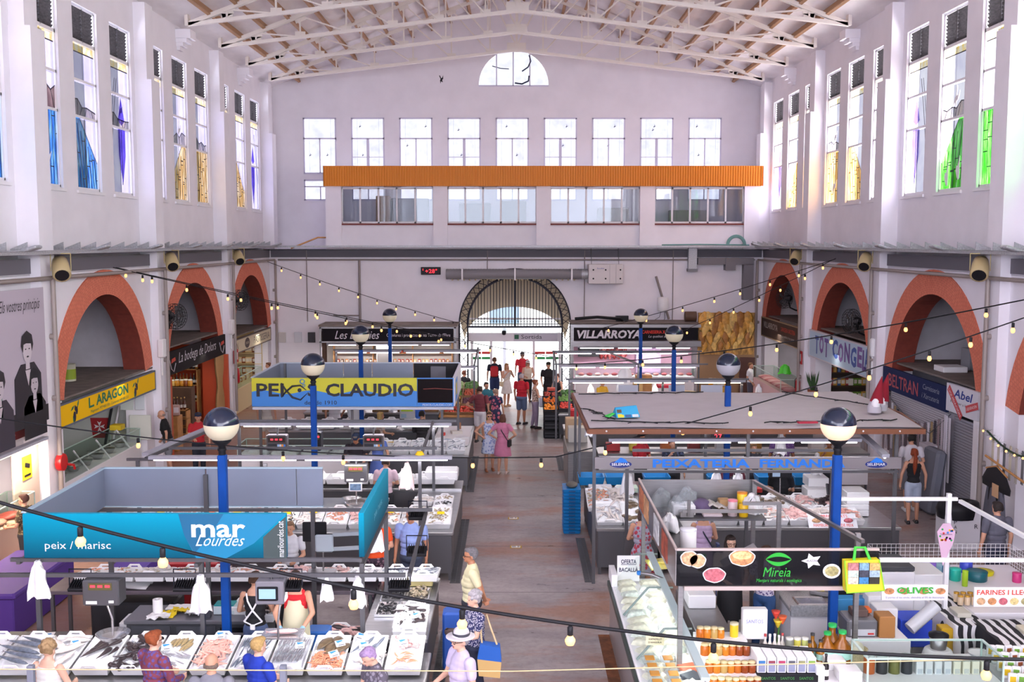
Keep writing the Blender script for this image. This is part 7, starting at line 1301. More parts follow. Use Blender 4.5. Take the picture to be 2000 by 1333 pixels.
b=MB();b.rbox((5.4,18.95,2.99),(.36,.1,.03),(0,0,.1));one('red_cloth_strip',b,cm('A8203A'),'small red cloth strip on the front of the canvas roof','cloth')
t=thing('fish_shop_sign','long grey panel with blue PEIXATERIA FERNANDA between two oval SELEMAR badges','shop sign',(4.3,18.75,2.17));MB().rbox((4.28,18.75,2.28),(5.56,.05,.215),b=.004).build('panel',cm('8A8488',.4,metal=.2),t);BL=cm('1E7AE0',.5)
text('PEIXATERIA',(2.55,18.72,2.2),1.76,.155,BL,t,off=.04);text('FERNANDA',(4.49,18.72,2.2),1.55,.155,BL,t,off=.04)
for x in(1.97,6.6):
 b=MB();b.prism([(.2*math.cos(a),.065*math.sin(a))for a in lin(0,6.283,21)[:-1]],(x,18.72,2.26),X_,Z_,.004);b.build('badge',cm('1A2E7A'),t);b=MB();b.prism([(-.12,0),(.13,0),(.09,.06),(0,.095),(-.06,.05)],(x,18.718,2.29),X_,Z_,.003);b.build('fish_mark',BL,t);text('SELEMAR',(x-.165,18.715,2.235),.33,.05,cm('E8ECF4'),t,off=.015)
frame_bars('steel frame under the grey canvas roof',[(1.5,18.85,2.85),(4.3,18.85,2.85),(7.0,18.85,2.85),(1.5,23.0,2.85),(4.3,23.0,2.85),(7.2,22.9,2.85),(2.1,18.85,2.2),(5.85,18.85,2.2)],[((2.2,18.9,2.48),(6.0,18.9,2.48)),((1.5,18.85,2.1),(7.05,18.85,2.1)),((1.5,23.0,2.3),(7.2,23.0,2.3))])
tube_light('slanting bare tube light at the right end of the canvas roof',(6.75,20.4,2.62),(6.62,18.3,2.5),lit=False);tube_light('tube light under the front of the canvas roof',(1.8,19.3,2.6),(6.5,19.3,2.6));tube_light('tube light under the rear of the canvas roof',(1.8,22.6,2.5),(6.8,22.6,2.5))
counter('steel corner counter of the blue lettered fish shop by the aisle',1.62,2.75,19.35,23.2,.90);counter('broad steel counter of the blue lettered fish shop',2.8,7.3,19.35,20.9,.92);counter('rear counter of the blue lettered fish shop',2.8,7.0,22.6,23.2,.9)
cr=[('orange shellfish',['prawn','clam'],1.66,21.3),('pale shellfish',['clam','squid'],2.14,21.3),('small silver fish and squid',['anchovy','squid'],1.76,20.2),('brown flatfish',['flounder'],2.26,20.2)]
for i,(c,k,x,y)in enumerate(cr):tr=tray(x+.1,y-.25,.96,.22,'white tray of %s at the aisle corner of the fish shop'%c,'white trays at the corner of the fish shop',s=(1.05,1.25,1));heap(k,tr,(90,70,30,7)[i],'heap of %s in the corner trays'%c,sc=(1.1,1.1,.9,.8)[i])
for i in range(6):tr=tray(4.05+.48*i,19.75,.96,.15,'white tray in the front row of the broad steel counter, %s from the left'%ORD[i],'front trays of the broad steel counter',s=(1,.85,1));heap([['mullet','squid'],['mullet'],['mullet','squid'],['octopus'],['squid'],['mullet']][i],tr,30,'pink fish pieces in the front row of the broad counter, %s tray'%ORD[i],ly=.24)
for i in range(4):tr=tray(4.75+.5*i,20.5,1.02,.15,'white tray in the rear row of the broad steel counter, %s from the left'%ORD[i],'rear trays of the broad steel counter',s=(1.02,.85,1));heap([['sardine','flounder'],['squid','flounder'],['squid','octopus'],['octopus','monkfish']][i],tr,18,'squid and fish in the rear row of the broad counter, %s tray'%ORD[i],ly=.24)
t=thing('food_poster','printed sheet about PRECUINATS with food pictures lying at the counter front','poster',(6.1,19.4,.93));b=MB();b.rbox((6.05,19.42,1.02),(.92,.012,.30),(-.75,0,0));b.build('sheet',cm('D8DCE2'),t);fr_=(X_,Vector((0,.68,.73)));text('PRECUINATS',(5.85,19.46,1.07),.5,.06,cm('D83A30'),t,fr_,lift=.012);text('HAMBURGUESES DE PEIX',(5.68,19.33,.93),.75,.06,cm('D83A30'),t,fr_,lift=.012)
for i in range(3):b=MB();b.ball((5.75+.3*i,19.405,1.03),(.09,.03,.05),8,5);b.build('food_picture',FOOD[i],t)
for i in range(13):b=MB();z=.005+.075*i;b.loft([[(1.12,22.12,z),(1.46,22.12,z),(1.46,22.68,z),(1.12,22.68,z)],[(1.10,22.1,z+.07),(1.48,22.1,z+.07),(1.48,22.7,z+.07),(1.10,22.7,z+.07)]],0,False);b.box(1.22,1.36,22.09,22.098,z+.02,z+.05,1);one('blue_crate',b,[cm('0E72B4',.4),cm('0A4878')],'flat blue crate in the tall nested stack beside the aisle','crate','nested blue crates by the aisle')
b=MB();b.ball((1.3,22.4,1.02),(.13,.2,.06));one('rope_coil',b,cm('5A564E'),'dark wet bundle lying in the top blue crate','bundle')
for i,x in enumerate((1.75,2.35,3.2,4.6,5.7,6.5)):b=MB();b.loft([[(x-.25,22.7,.93),(x+.25,22.7,.93),(x+.25,23.15,.93),(x-.25,23.15,.93)],[(x-.29,22.65,1.12),(x+.29,22.65,1.12),(x+.29,23.2,1.12),(x-.29,23.2,1.12)],[(x-.26,22.68,1.12),(x+.26,22.68,1.12),(x+.26,23.17,1.12),(x-.26,23.17,1.12)],[(x-.23,22.72,.96),(x+.23,22.72,.96),(x+.23,23.1,.96),(x-.23,23.1,.96)]],0,False);one('blue_tub',b,cm('127AB8',.4),'blue fish tub on the rear counter of the fish shop, %s from the aisle'%ORD[i],'tub','blue fish tubs')
b=MB();b.loft([[(4.3,21.5,.92),(4.95,21.5,.92),(4.95,21.95,.92),(4.3,21.95,.92)],[(4.25,21.45,1.1),(5.0,21.45,1.1),(5.0,22.0,1.1),(4.25,22.0,1.1)]],0,False);one('blue_tub',b,cm('127AB8',.4),'large blue tub on the cutting table with a knotted clear bag','tub');slab('cutting_table','brown cutting table with a white fish in the fish shop','table',4.2,5.3,20.95,22.0,.3,.9,'6A4840');o=bag_mesh(41,.3,.3).build('clear_bag',FILM);o.location=(4.7,21.6,1.45);tag(o,'clear bag held in the gloved hands over the blue tub','bag')
for i in range(4):b=MB();z=.93+.0;b.rbox((6.75,20.35,.93+.12*i+.06),(.44,.55,.118),b=.01);one('foam_box',b,WHITEP,'white foam box stacked on the right of the broad counter, %s from bottom'%ORD[i],'box','stack of foam boxes on the broad counter')
for i in range(3):b=MB();b.rbox((6.1+.1*i,20.8+.3*i,1.0+.17*i),(.42,.45,.2),b=.01);one('foam_tub',b,WHITEP,'white foam tub behind the blue post on the broad counter, %s from the front'%ORD[i],'tub')
t=thing('screen_till','dark touch till on a stand beside the right blue post','till',(6.3,20.3,.93));MB().rbox((6.3,20.3,1.15),(.04,.04,.44)).build('stand',BLACK,t);MB().rbox((6.32,20.25,1.4),(.34,.04,.24),(-.6,.3,.3),.01).build('screen',cm('2A2C32',.3),t)
scale_hang(5.4,20.8,2.4,1.55,'black scale with green display over the broad counter',.44,.3,.2,BLACK,'lcd');scale_hang(3.55,22.4,2.4,1.3,'black scale with green display on the rear of the fish shop',.46,.32,.22,BLACK,'lcd',dish=False)
for x,y,z,lab,k in((2.12,18.95,2.12,'white carrier bags hanging under the left SELEMAR badge',51),(3.75,18.95,2.12,'white carrier bag hanging under the letters TERIA',52),(4.15,18.95,2.12,'white carrier bag hanging left of the gloved fishmonger',53),(5.35,20.6,2.5,'white apron bags hanging behind the letters NANDA',54),(1.75,23.1,2.4,'white bags hanging at the far left corner under the canvas roof',55),(5.6,23.1,2.6,'white bags hanging at the rear under the canvas roof',56),(6.35,21.5,1.9,'clear bag bundle hanging beside the right blue post',57)):bag(x,y,z,lab,k,1.05)
slabs([('grey_cup_tub','pale green round basin on the corner counter','basin',2.25,2.7,22.0,22.35,.93,1.03,'B8D0BC'),('mussel_tray','small tray of dark mussels on the corner counter','tray',1.65,2.15,22.0,22.35,.93,1.04,'B8BCC4'),('red_basket','small red bowl on the rear counter','bowl',5.2,5.35,22.0,22.2,.93,1.02,'C83030')])
# ================================================================ right stalls 3 and 4, meat kiosk
slab('steel_cabinet','steel cabinet with a shining top beside the aisle before the canvas roof','cabinet',1.42,2.1,26.3,28.5,0,.95,STEEL);slab('wood_board','tan board with a white grille leaning on the steel cabinet','crate',1.45,2.0,28.0,28.4,.95,1.5,'B89A78');slab('white_grille','white wire grille box on the steel cabinet','grille',1.5,2.0,27.5,27.9,.95,1.35,'C8C4BC')
counter('counter of the third right stall behind the canvas roof',2.2,9.0,26.1,26.9,.95,panel=WHITE);counter('far counter of the third right stall',1.5,8.6,29.6,30.3,.95)
frame_bars('steel frame of the third right stall',[(1.6,26.2,2.4),(4.8,26.2,2.4),(1.6,29.0,2.45),(4.2,29.0,2.45),(6.4,29.0,2.45)],[((1.5,29.0,2.45),(6.6,29.0,2.45)),((1.6,26.2,2.38),(8.4,26.2,2.38))])
for i,(x0,x1)in enumerate(((1.6,3.2),(3.3,4.9),(5.0,6.5))):tube_light('tube light over the third right stall, %s from the aisle'%ORD[i],(x0,29.0,2.40),(x1,29.0,2.40),True)
for i,(x0,x1)in enumerate(((1.5,3.9),(4.0,5.9))):tube_light('tube light over the near side of the fourth right stall, %s from the aisle'%ORD[i],(x0,32.9,2.36),(x1,32.9,2.36));tube_light('tube light over the far side of the fourth right stall, %s from the aisle'%ORD[i],(x0,36.4,2.42),(x1+.3,36.4,2.42))
frame_bars('steel frame of the fourth right stall',[(1.4,33.0,2.4),(1.45,36.3,2.45),(4.0,33.0,2.4),(6.5,36.3,2.45)],[((1.35,33.0,2.4),(6.2,33.0,2.4)),((1.4,36.3,2.46),(6.6,36.3,2.46)),((1.4,33,2.4),(1.45,36.3,2.45)),((4.0,33,2.4),(3.3,36.3,2.45))])
for i,(x,k)in enumerate(((2.6,'red'),(3.3,'lcd'),(5.4,'lcd'),(7.2,'till'))):scale_hang(x,26.18,2.38,1.45,'dark shop scale seen under the canvas roof, %s from the aisle'%ORD[i],.5,.42,.2,BLACK,k,dish=False)
t=thing('queue_display','red number 27 queue display hanging under the canvas roof','display',(4.4,22.9,1.9));MB().rbox((4.55,22.9,1.98),(.3,.06,.2),b=.01).build('case',BLACK,t);text('27',(4.47,22.87,1.92),.16,.12,RED,t)
for i,(c,x)in enumerate((('B83A3A',2.4),('D8C04A',3.0),('C8703A',3.8),('8A3A3A',4.5),('C8C8CC',5.2),('B8884A',6.0),('7A8A4A',6.8),('D8D0C8',7.6))):slab('goods_box','goods box on the counter under the canvas roof, %s from the aisle'%ORD[i],'box',x,x+.35,26.3,26.6,.96,1.15+.05*(i%3),c)
counter('fruit counter at the aisle end of the fourth right stall',1.5,2.4,33.0,36.5,.8,panel=cm('3A3C40'));counter('long counter of the fourth right stall',2.5,6.6,33.0,33.7,.95,panel=WHITE)
for x,y,z,c,wh,r in((1.25,33.5,.86,'E88A1A','oranges',.045),(1.25,34.2,.96,'D86A1A','mandarins',.04),(1.75,33.5,.9,'C83A2A','red apples',.045),(1.75,34.2,1.0,'5E8A3A','green vegetables',.06),(1.3,35.0,1.02,'B84A3A','nectarines',.045),(1.9,35.0,1.05,'4A7A34','green lettuce',.08)):crate(x,y,z,c,'on the fruit stand at the right of the aisle',wh,26 if r>.07 else 45,r,seed=int(x*100+y),box='2A2A2E')
for i in range(3):b=MB();b.rbox((1.26,33.3,.145+.28*i),(.5,.55,.275),b=.02);b.box(1.05,1.47,33.015,33.022,.06+.28*i,.1+.28*i,1);b.box(1.05,1.47,33.015,33.022,.16+.28*i,.2+.28*i,1);one('black_crate',b,[BLACK,cm('2E3036')],'black plastic crate stacked under the oranges, %s from the floor'%ORD[i],'crate','black crates under the oranges')
b=MB();b.rbox((1.85,33.0-.3,.25),(.35,.4,.5),b=.02);one('green_crate',b,cm('1E5A3A',.5),'dark green crate on the floor right of the black crates','crate');slab('watermelon_half','cut red watermelon on the fruit stand','fruit',1.2,1.5,35.3,35.6,1.15,1.3,'C8503A');b=MB();b.rbox((1.95,32.6,.85),(.3,.25,.4),b=.05);one('red_bag',b,cm('C01E28',.5),'red bag standing at the near end of the fruit counter','bag')
for i,(x,c)in enumerate(((2.9,'D8B890'),(3.5,'C89A58'),(4.2,'E0DAD0'),(4.9,'A86A3A'),(5.6,'D8C8A0'),(6.2,'B8503A'))):crate(x,33.3,.96,c,'on the fourth right counter, %s from the aisle'%ORD[i],('onions','potatoes','garlic bulbs','chestnuts','pears','red peppers')[i],30,.05,seed=i+40)
for x,y,z,k,lab in((2.2,29.1,2.3,61,'white bag with a green heart hanging by the aisle behind the canvas roof'),(4.0,29.1,2.3,62,'white bag with a green heart at the middle behind the canvas roof'),(6.9,29.1,2.3,63,'white bag with a green heart at the right behind the canvas roof')):bag(x,y,z,lab,k,.9)
t=thing('white_cover','white hanging cover cloths beside the yellow shirted vendor','cloth',(3.75,34,1.0));o=bag_mesh(71,.5,.9).build('cover',WBAG,None);o.location=(0,.6,1.25);o.parent=t;b=MB();b.lathe([(.3,0),(.34,.06),(.33,.3),(.2,.32)],(5.8,34.5,1.0),14);one('wicker_hamper',b,MATS['wicker'],'brown wicker hamper among the goods of the fourth right stall','hamper')
slabs([('wood_shelf','wooden shelf box among the goods of the fourth right stall','shelf',4.2,4.75,35.3,35.6,1.0,1.75,PINE),('brown_carton','brown open carton right of the white cover cloths','carton',4.0,4.3,34.2,34.5,1.0,1.62,'B8925A'),('price_board','left pale price board hanging behind the canvas roof','board',2.95,3.5,28.9,28.92,1.95,2.3,'C6CCDC'),('price_board','middle pale price board hanging behind the canvas roof','board',4.35,4.8,28.9,28.92,1.95,2.3,'C6CCDC'),('price_board','right pale price board hanging behind the canvas roof','board',5.25,5.85,28.9,28.92,1.95,2.3,'C6CCDC'),('red_tray','red tray on the right of the fourth right stall','tray',4.9,5.5,35.0,35.4,1.35,1.45,'C8203A'),('round_table','yellow round stand of jars right of the third blue post','stand',6.6,7.2,34.6,35.1,0,1.45,'C89A3A'),('dark_door','dark brown door beside the ham picture partition','door',9.0,9.6,41.2,41.28,0,1.7,'4A2A22')])
row('jar',[('D8901E',),('C8C0B0',),('B84A2A',)],(6.65,34.75,1.46),(7.15,34.75,1.46),5,'jar on the yellow round stand','jars on the yellow stand',2.0)
t=thing('flower_stem','red and orange artificial flowers standing behind the tins','flowers',(3.5,13.4,.96));MB().tube([(3.5,13.4,.96),(3.52,13.4,1.3)],.012,5).build('stem',cm('4A8A3A'),t)
for x,z,c in((3.47,1.4,'E0483A'),(3.56,1.33,'E8683A'),(3.5,1.28,'E8C83A')):b=MB();b.lathe([(.01,-.06),(.05,.02),(.06,.05),(.02,.03)],(x,13.4,z),9);b.build('blossom',cm(c,.5),t)
t=thing('butcher_kiosk_sign','black sign with white slanted VILLARROYA and red lettering right of the gate','shop sign',(4.9,41.0,2.4));MB().box(2.42,7.3,41.0,41.1,2.4,2.9).build('panel',cm('17141A',.6,spec=.15),t);text('VILLARROYA',(2.55,41.0,2.47),2.5,.33,cm('DCD8E0'),t,shear=.2,off=.04);text('CARNISSERIA XARCUTERIA',(5.1,41.0,2.66),1.6,.13,cm('D8321E'),t,off=.02);text('La qualitat al teu servei',(5.35,41.0,2.48),1.3,.12,cm('C9C4CC'),t,shear=.3)
e=MB();e.box(2.3,7.4,40.95,41.1,2.9,3.02);e.box(2.3,7.4,40.85,41.15,2.16,2.38);e.box(2.3,2.42,40.95,41.1,0,2.9);e.build('hood',STEEL,t);slab('kiosk_roof','flat roof of the butcher kiosk right of the gate','roof',2.3,7.35,41.1,42.7,3.03,3.08,DUST);tube_light('pinkish tube light under the butcher kiosk hood',(2.6,41.2,2.12),(7.1,41.2,2.12),power=60)
slab('kiosk_back','pink back panel of the butcher kiosk','panel',2.4,7.3,42.4,42.46,0,2.9,'C8A0B0');glass_case('glass meat counter of the butcher kiosk',2.5,7.2,41.15,41.7,.95,.4,WHITE);slab('black_poster','black poster with a white hook in the butcher kiosk','poster',2.65,3.5,41.9,41.94,1.65,2.15,'17151A');slab('pink_fridge','pink fridge in the butcher kiosk','fridge',5.0,6.0,42.0,42.35,0,2.1,'C8A8C8')  # back panel and fridge have a pink base colour
for i in range(12):b=MB();b.ball((0,0,0),(.08,.08,.2),8,6);b.xf(Matrix.Translation((3.6+.09*i if i<12 else 6.2+.2*(i-12),42.2,1.7+.1*(i%2))));one('hanging_meat',b,cm(('8A2A2A','B86A6A','A84A4A')[i%3],.5),'dark red sausage hanging at the back of the butcher kiosk','meat','hanging sausages in the butcher kiosk')
rg=random.Random(8)
for i in range(14):b=MB();b.ball((0,0,.05),(.13,.15,.06),8,5);b.xf(Matrix.Translation((2.75+.33*i,41.4,.96)));one('meat_piece',b,cm(('C87A7A','B8505A','D8A0A0')[i%3],.4),'cut of pink meat in the butcher kiosk counter','meat','meat in the butcher kiosk counter')
b=MB();b.tube([(6.85,41.5,3.3),(7.3,41.5,3.3)],.2,14);one('rolled_pipe',b,BROWNW,'short brown pipe lying on the roof of the butcher kiosk','pipe');b=MB();b.tube([(2.5,41.6,3.2),(3.4,41.7,3.26),(4.3,41.6,3.2),(4.4,41.8,3.1)],.06,6);b.rbox((4.4,41.9,3.2),(.5,.3,.2));one('cable_bundle',b,BLACK,'black pipes and machinery on the roof of the butcher kiosk','machinery')
t=thing('ham_picture','large picture wall of hanging cured hams in the right corner','picture',(8.45,41.3,1.8));MB().rbox((8.45,41.3,2.63),(2.2,.05,1.66)).build('panel',mat('ham_print',hexc('A87E3E'),.6,var=.6,scale=9,stretch=(1,1,.5)),t);rg=random.Random(2)
for i in range(26):
 c,r_=i%7,i//7;x,z=7.5+.3*c+rg.uniform(-.05,.05)+.12*(r_%2),3.25-.36*r_;b=MB();s=1.35-.2*r_;b.loft([[(rx*s*math.cos(a),.02*math.sin(a)-.03,zz*s)for a in lin(0,6.283,9)[:-1]]for rx,zz in((.03,.2),(.12,.12),(.16,-.02),(.1,-.22),(.03,-.36))],0,True);b.xf(Matrix.Translation((min(9.4,x),41.26,z))@Matrix.Rotation(rg.uniform(-.3,.3),4,'Y'));b.build('ham',mat('ham_gold_%d'%(i%3),hexc(('C8923A','D8B060','9A6424')[i%3]),.5,var=.35,scale=7),t)
b=MB();b.box(7.35,9.6,41.32,41.4,0,3.46);one('ham_wall',b,cm('8A6A4A'),'brown partition behind the ham picture','partition')
for lab,y0,y1,z in(('slatted roof over the navy butcher shop',22.4,28.6,3.0),('dark roof over the frozen food shop',29.45,35.7,3.35),('dark roof over the brown sign butcher',36.6,42.5,3.25)):slab('shop_roof',lab,'roof',10.3,13.3,y0,y1,z,z+.05,DUST)
for y,c,lab in((35.82,'4A3A30','dark far wall of the frozen food shop'),):slab('shop_backdrop',lab,'wall panel',10.4,13.2,y-.04,y,0,3.2,c)
for yb,e in((32.5,22),(39.6,60)):area('shop_lamp',(11.2,yb,2.75),(0,0,-1),4.5,.5,e,(1,.92,.86))
slabs([('roof_crate','white foam lid lying on the slatted roof by the navy sign','lid',10.6,11.2,25.6,26.2,3.06,3.2,WHITEP),('water_tank','grey plastic water tank on the slatted roof, left one','tank',11.4,12.0,26.0,26.5,3.06,3.6,'8A8E94'),('water_tank','grey plastic water tank on the slatted roof, right one','tank',11.4,12.0,25.0,25.5,3.06,3.6,'8A8E94')])
b=MB()
for i in range(26):b.box(10.22,10.25,24.3,28.4,.9+.055*i,.945+.055*i)
one('roller_shutter',b,cm('B8B6BE',.5),'white slatted shutter behind the ribbon curtain under the navy sign','shutter');b=MB()
for i in range(34):b.box(10.12,10.15,22.75,23.75,.1+.065*i,.155+.065*i)
one('roller_shutter',b,cm('8E8E98',.5),'grey roller shutter under the clearance sign','shutter');slab('shutter_frame','white frame right of the grey roller shutter','frame',10.05,10.2,22.35,22.6,0,2.4,WHITE);slab('white_boards','white boarding below the ribbon curtain','boards',10.26,10.3,23.8,28.4,0,2.3,'A8A6B0')
rg=random.Random(14)
for i in range(22):
 y=28.0-.2*i;c=('8A7A80','B8B0B8','6A5A60','C8C4CC','9A8460','3A3440')[i%6];z1=2.25-.55*math.sin(math.pi*min(1,i/20))*.8;curtain('cloth_ribbon','hanging cloth ribbon in the curtain under the navy sign',10.02,y,10.02,y-.12,.55+.3*rg.random(),z1,c,2,.02,cat='ribbon').__setitem__('group','cloth ribbons under the navy sign')
curtain('white_curtain','long white curtain at the near end of the ribbon row',9.98,23.95,9.98,23.75,.4,2.3,'C8C4CE',2,.03);b=MB();b.tube([(10.02,28.1,2.3),(10.0,26,1.75),(10.0,24.8,1.7),(10.02,23.7,2.35)],.012,5);one('ribbon_cord',b,DSTEEL,'sagging cord carrying the cloth ribbons','cord');slab('drawer_unit','white storage drawers behind the ribbon curtain','drawers',9.75,10.1,24.3,24.8,0,1.5,'B8B4BC');b=MB();b.rbox((9.75,24.0,.75),(.25,.8,1.5),(0,.12,0),.06);one('folded_awning',b,cm('6A6E7A',.8),'grey folded mattress leaning below the clearance sign','mattress')
t=thing('waste_bin','white cardboard bin with a black bag hanging over it','bin',(9.2,21.2,0));MB().rbox((9.2,21.2,.4),(.7,.55,.8),b=.01).build('box',cm('D0CED4'),t);b=MB();rg=random.Random(3);b.loft([[((.36+.03*rg.random())*s*math.cos(a)*1.05+9.2,.3*s*math.sin(a)*1.05+21.2+rg.uniform(-.02,.02),z)for a in lin(0,6.283,19)[:-1]]for s,z in((1.05,.62),(1.1,.8),(1.02,.95),(.6,.98),(.3,.85))],0,True);b.build('bag_liner',BLACK,t)
for i,s in enumerate(('P','A','N')):text(s,(9.0,20.92,.55-.1*i),.06,.07,INK,t)
text('R',(9.42,20.92,.45),.07,.09,INK,t)
t=thing('garland','green tinsel garland with small lights on the right wall','garland',(9.75,20,3.0));b=MB();rg=random.Random(6);pts=[Vector((9.72,21.2-.17*i,2.42-.10*math.sin(i*.3)-.02*i))for i in range(16)]
for p in pts:
 for k in range(14):d=Vector((rg.gauss(0,1),rg.gauss(0,1),rg.gauss(0,1))).normalized()*.14;q=p+Vector((0,rg.uniform(-.08,.08),0));b.add([q-d.cross(X_)*.05,q+d,q+d.cross(X_)*.05],[(0,1,2)])
b.build('tinsel',cm('1E4A34',.7),t)
for p in pts[::2]:MB().ball(p+Vector((-.08,0,.0)),.025,6,4).build('light',BULB_E,t)
MB().tube(pts,.02,5).build('core',cm('1E3A2A'),t)
rg=random.Random(16)
for i in range(9):curtain('cloth_strip','cream cloth strip hanging below the green garland',9.74,21.0-.25*i,9.74,20.9-.25*i,1.55+.15*rg.random(),2.3,('C8C0B0','B8B0A8','6A6A70')[i%3],1,.015,cat='strip').__setitem__('group','cloth strips below the garland')
t=thing('clothes_display','black top and grey skirt on a wooden hanger at the right wall','clothes',(9.6,20.4,.6));b=MB();b.tube([(9.6,20.9,1.72),(9.6,20.45,1.85),(9.6,20.0,1.72)],.02,6);b.tube([(9.6,20.45,1.85),(9.62,20.45,1.98)],.01,5);b.build('hanger',PINE,t)
b=MB();b.loft([[(9.6+.07*w_*math.cos(a),20.45+w_*math.sin(a),z)for a in lin(0,6.283,17)[:-1]]for w_,z in((.12,1.82),(.4,1.74),(.62,1.5),(.6,1.38),(.36,1.4),(.34,1.1))],0,True);b.build('black_top',cm('16141A',.85),t);b=MB();b.loft([[(9.6+.09*w_*math.cos(a)+.02*math.sin(6*a),20.45+w_*math.sin(a),z)for a in lin(0,6.283,25)[:-1]]for w_,z in((.34,1.4),(.42,1.1),(.52,.55))],0,True);b.build('grey_skirt',cm('5A5A66',.85),t);MB().rbox((9.54,20.35,1.38),(.01,.26,.26),b=.0).build('paper_fan',cm('C8A07A'),t)
b=MB();b.tube([(9.62,21.0,1.95),(9.55,19.2,1.8)],.025,6);one('garment_rail',b,PINE,'wooden garment rail with small dark clips at the right wall','rail');slab('grey_plinth','grey painted base of the right wall behind the waste bin','plinth',9.45,9.98,21.3,22.25,0,.55,'5A5A60')
shelf_unit('dark shelves of the frozen food shop',10.7,12.9,35.3,.9,2.3,4,BROWNW,.35)
for k,z in enumerate((.91,1.38,1.84)):row('jar' if k==2 else 'packet',[('A83A3A',),('6A8A3A',),('C89A4A',),('4A6A9A',),('D8D0C8',)],(10.85,35.45,z),(12.8,35.45,z),15,'bright goods on the %s dark shelf of the frozen food shop'%('lower','middle','upper')[k],'goods on the %s frozen food shelf'%('lower','middle','upper')[k],1.6)
slab('freezer','chest counter of the frozen food shop','counter',10.1,10.8,30.0,35.2,0,.95,'B8B4B4');row('packet',['C8A83A','A8503A','D8D4D0','4A6A9A','8A4A6A'],(10.35,30.3,.96),(10.35,34.6,.96),22,'colourful packet piled on the frozen food counter','packets on the frozen food counter',1.7)
t=thing('snake_plant','snake plant in a terracotta pot at the frozen food shop corner','plant',(10.15,35.1,.97));b=MB();b.lathe([(.13,0),(.18,.3),(.19,.31),(.16,.29)],(10.15,35.1,.97),14);b.build('pot',cm('9A5A3E',.8),t);b=MB()
for i in range(14):a=i*.9;r_=.05+.09*(i%3);b.add([(10.15+.04*math.cos(a)+.03,35.1+.04*math.sin(a),1.25),(10.15+.04*math.cos(a)-.03,35.1+.04*math.sin(a),1.25),(10.15+r_*math.cos(a)-.02,35.1+r_*math.sin(a),1.6),(10.15+r_*1.5*math.cos(a),35.1+r_*1.5*math.sin(a),1.85+.1*(i%2)),(10.15+r_*math.cos(a)+.03,35.1+r_*math.sin(a),1.6)],[(0,1,2,3,4)])
b.build('leaves',cm('3A5A34',.5,var=.3),t)
t=glass_case('slanting glass counter of pink meat under the brown sign',9.5,10.3,36.8,41.0,.95,.45,cm('D8B0B0'));rg=random.Random(33)
for i in range(15):b=MB();b.ball((0,0,.05),(.28,.14,.07),8,5);b.xf(Matrix.Translation((9.9,37.0+.27*i,.96)));one('meat_piece',b,cm(('E89AA0','D87A84','F0B4B4')[i%3],.4),'tray of pink meat in the slanting butcher counter','meat','pink meat in the slanting counter')
o=bag_mesh(81,.4,.35).build('green_bag',cm('5AE83A',.4));o.location=(10.0,38.2,1.78);tag(o,'bright green bag on the slanting butcher counter','bag');b=MB()
for i in range(6):b.tube([(10.4,37.4+.1*i,2.45),(10.4,37.4+.1*i,1.7)],.03,6)
one('sausage_strings',b,cm('7A2A24',.5),'strings of dark red sausages hanging under the brown sign','sausages')
# ================================================================ people
def solid(name,mb,m,parent,vox,smooth=2,f=.5):
 """one continuous skin over overlapping volumes"""
 me=bpy.data.meshes.new(name);me.from_pydata(mb.v,[],mb.f);o=bpy.data.objects.new(name,me)
 q=o.modifiers.new('skin','REMESH');q.mode='VOXEL';q.voxel_size=vox;q.use_smooth_shade=True
 s=o.modifiers.new('soft','SMOOTH');s.iterations=smooth;s.factor=f
 m2=evaluated(o);COL.objects.link(o);m2.materials.clear();m2.materials.append(m)
 o.modifiers.clear();o.data=m2;bpy.data.meshes.remove(me);m2.polygons.foreach_set('use_smooth',[True]*len(m2.polygons));o.parent=parent;return o
def limb(b,pts,rs,n=10):
 b.tube(pts,rs,n)
 for p,r in zip(pts,rs):b.ball(p,r,n,6)
def pat(c1,c2,sc=14,st=(1,1,1)):
 def bld(nt,b,out):
  tc=N(nt,'TexCoord');mp=N(nt,'Mapping');mp.inputs['Scale'].default_value=st;n=N(nt,'TexVoronoi',i_Scale=sc)if st==(1,1,1)else N(nt,'TexWave',i_Scale=sc);nt.links.new(tc.outputs['Object'],mp.inputs[0]);nt.links.new(mp.outputs[0],n.inputs[0])
  nt.links.new(ramp(nt,n.outputs['Distance' if st==(1,1,1)else 'Fac'],[(.38,hexc(c1)),(.48,hexc(c2))]),b.inputs['Base Color']);b.inputs['Roughness'].default_value=.85
 return nodes_mat('cloth_%s_%s'%(c1,c2),bld)
def clothm(s):
 if '/' in s:a=s.split('/');return pat(a[0],a[1],float(a[2])if len(a)>2 else 14,(1,1,1)if len(a)<4 else(1,.0,.0))
 return cm(s,.85,var=.08,scale=7)
ARM={'d':((.26,.02,1.12),(.27,-.04,.88)),'h':((.40,.08,1.15),(.20,-.03,1.0)),'f':((.25,-.06,1.13),(.15,-.28,1.08)),'b':((.26,.12,1.13),(.05,.19,.95)),'x':((.26,-.08,1.13),(-.04,-.21,1.14)),'p':((.24,-.14,1.17),(.10,-.24,1.38)),'r':((.26,-.14,1.16),(.13,-.36,.98)),'w':((.26,.04,1.12),(.24,-.16,.94)),'u':((.30,-.16,1.3),(.22,-.4,1.45))}
SK={'a':'C8957A','b':'B57C5E','c':'D8AC94','d':'9A6548'}
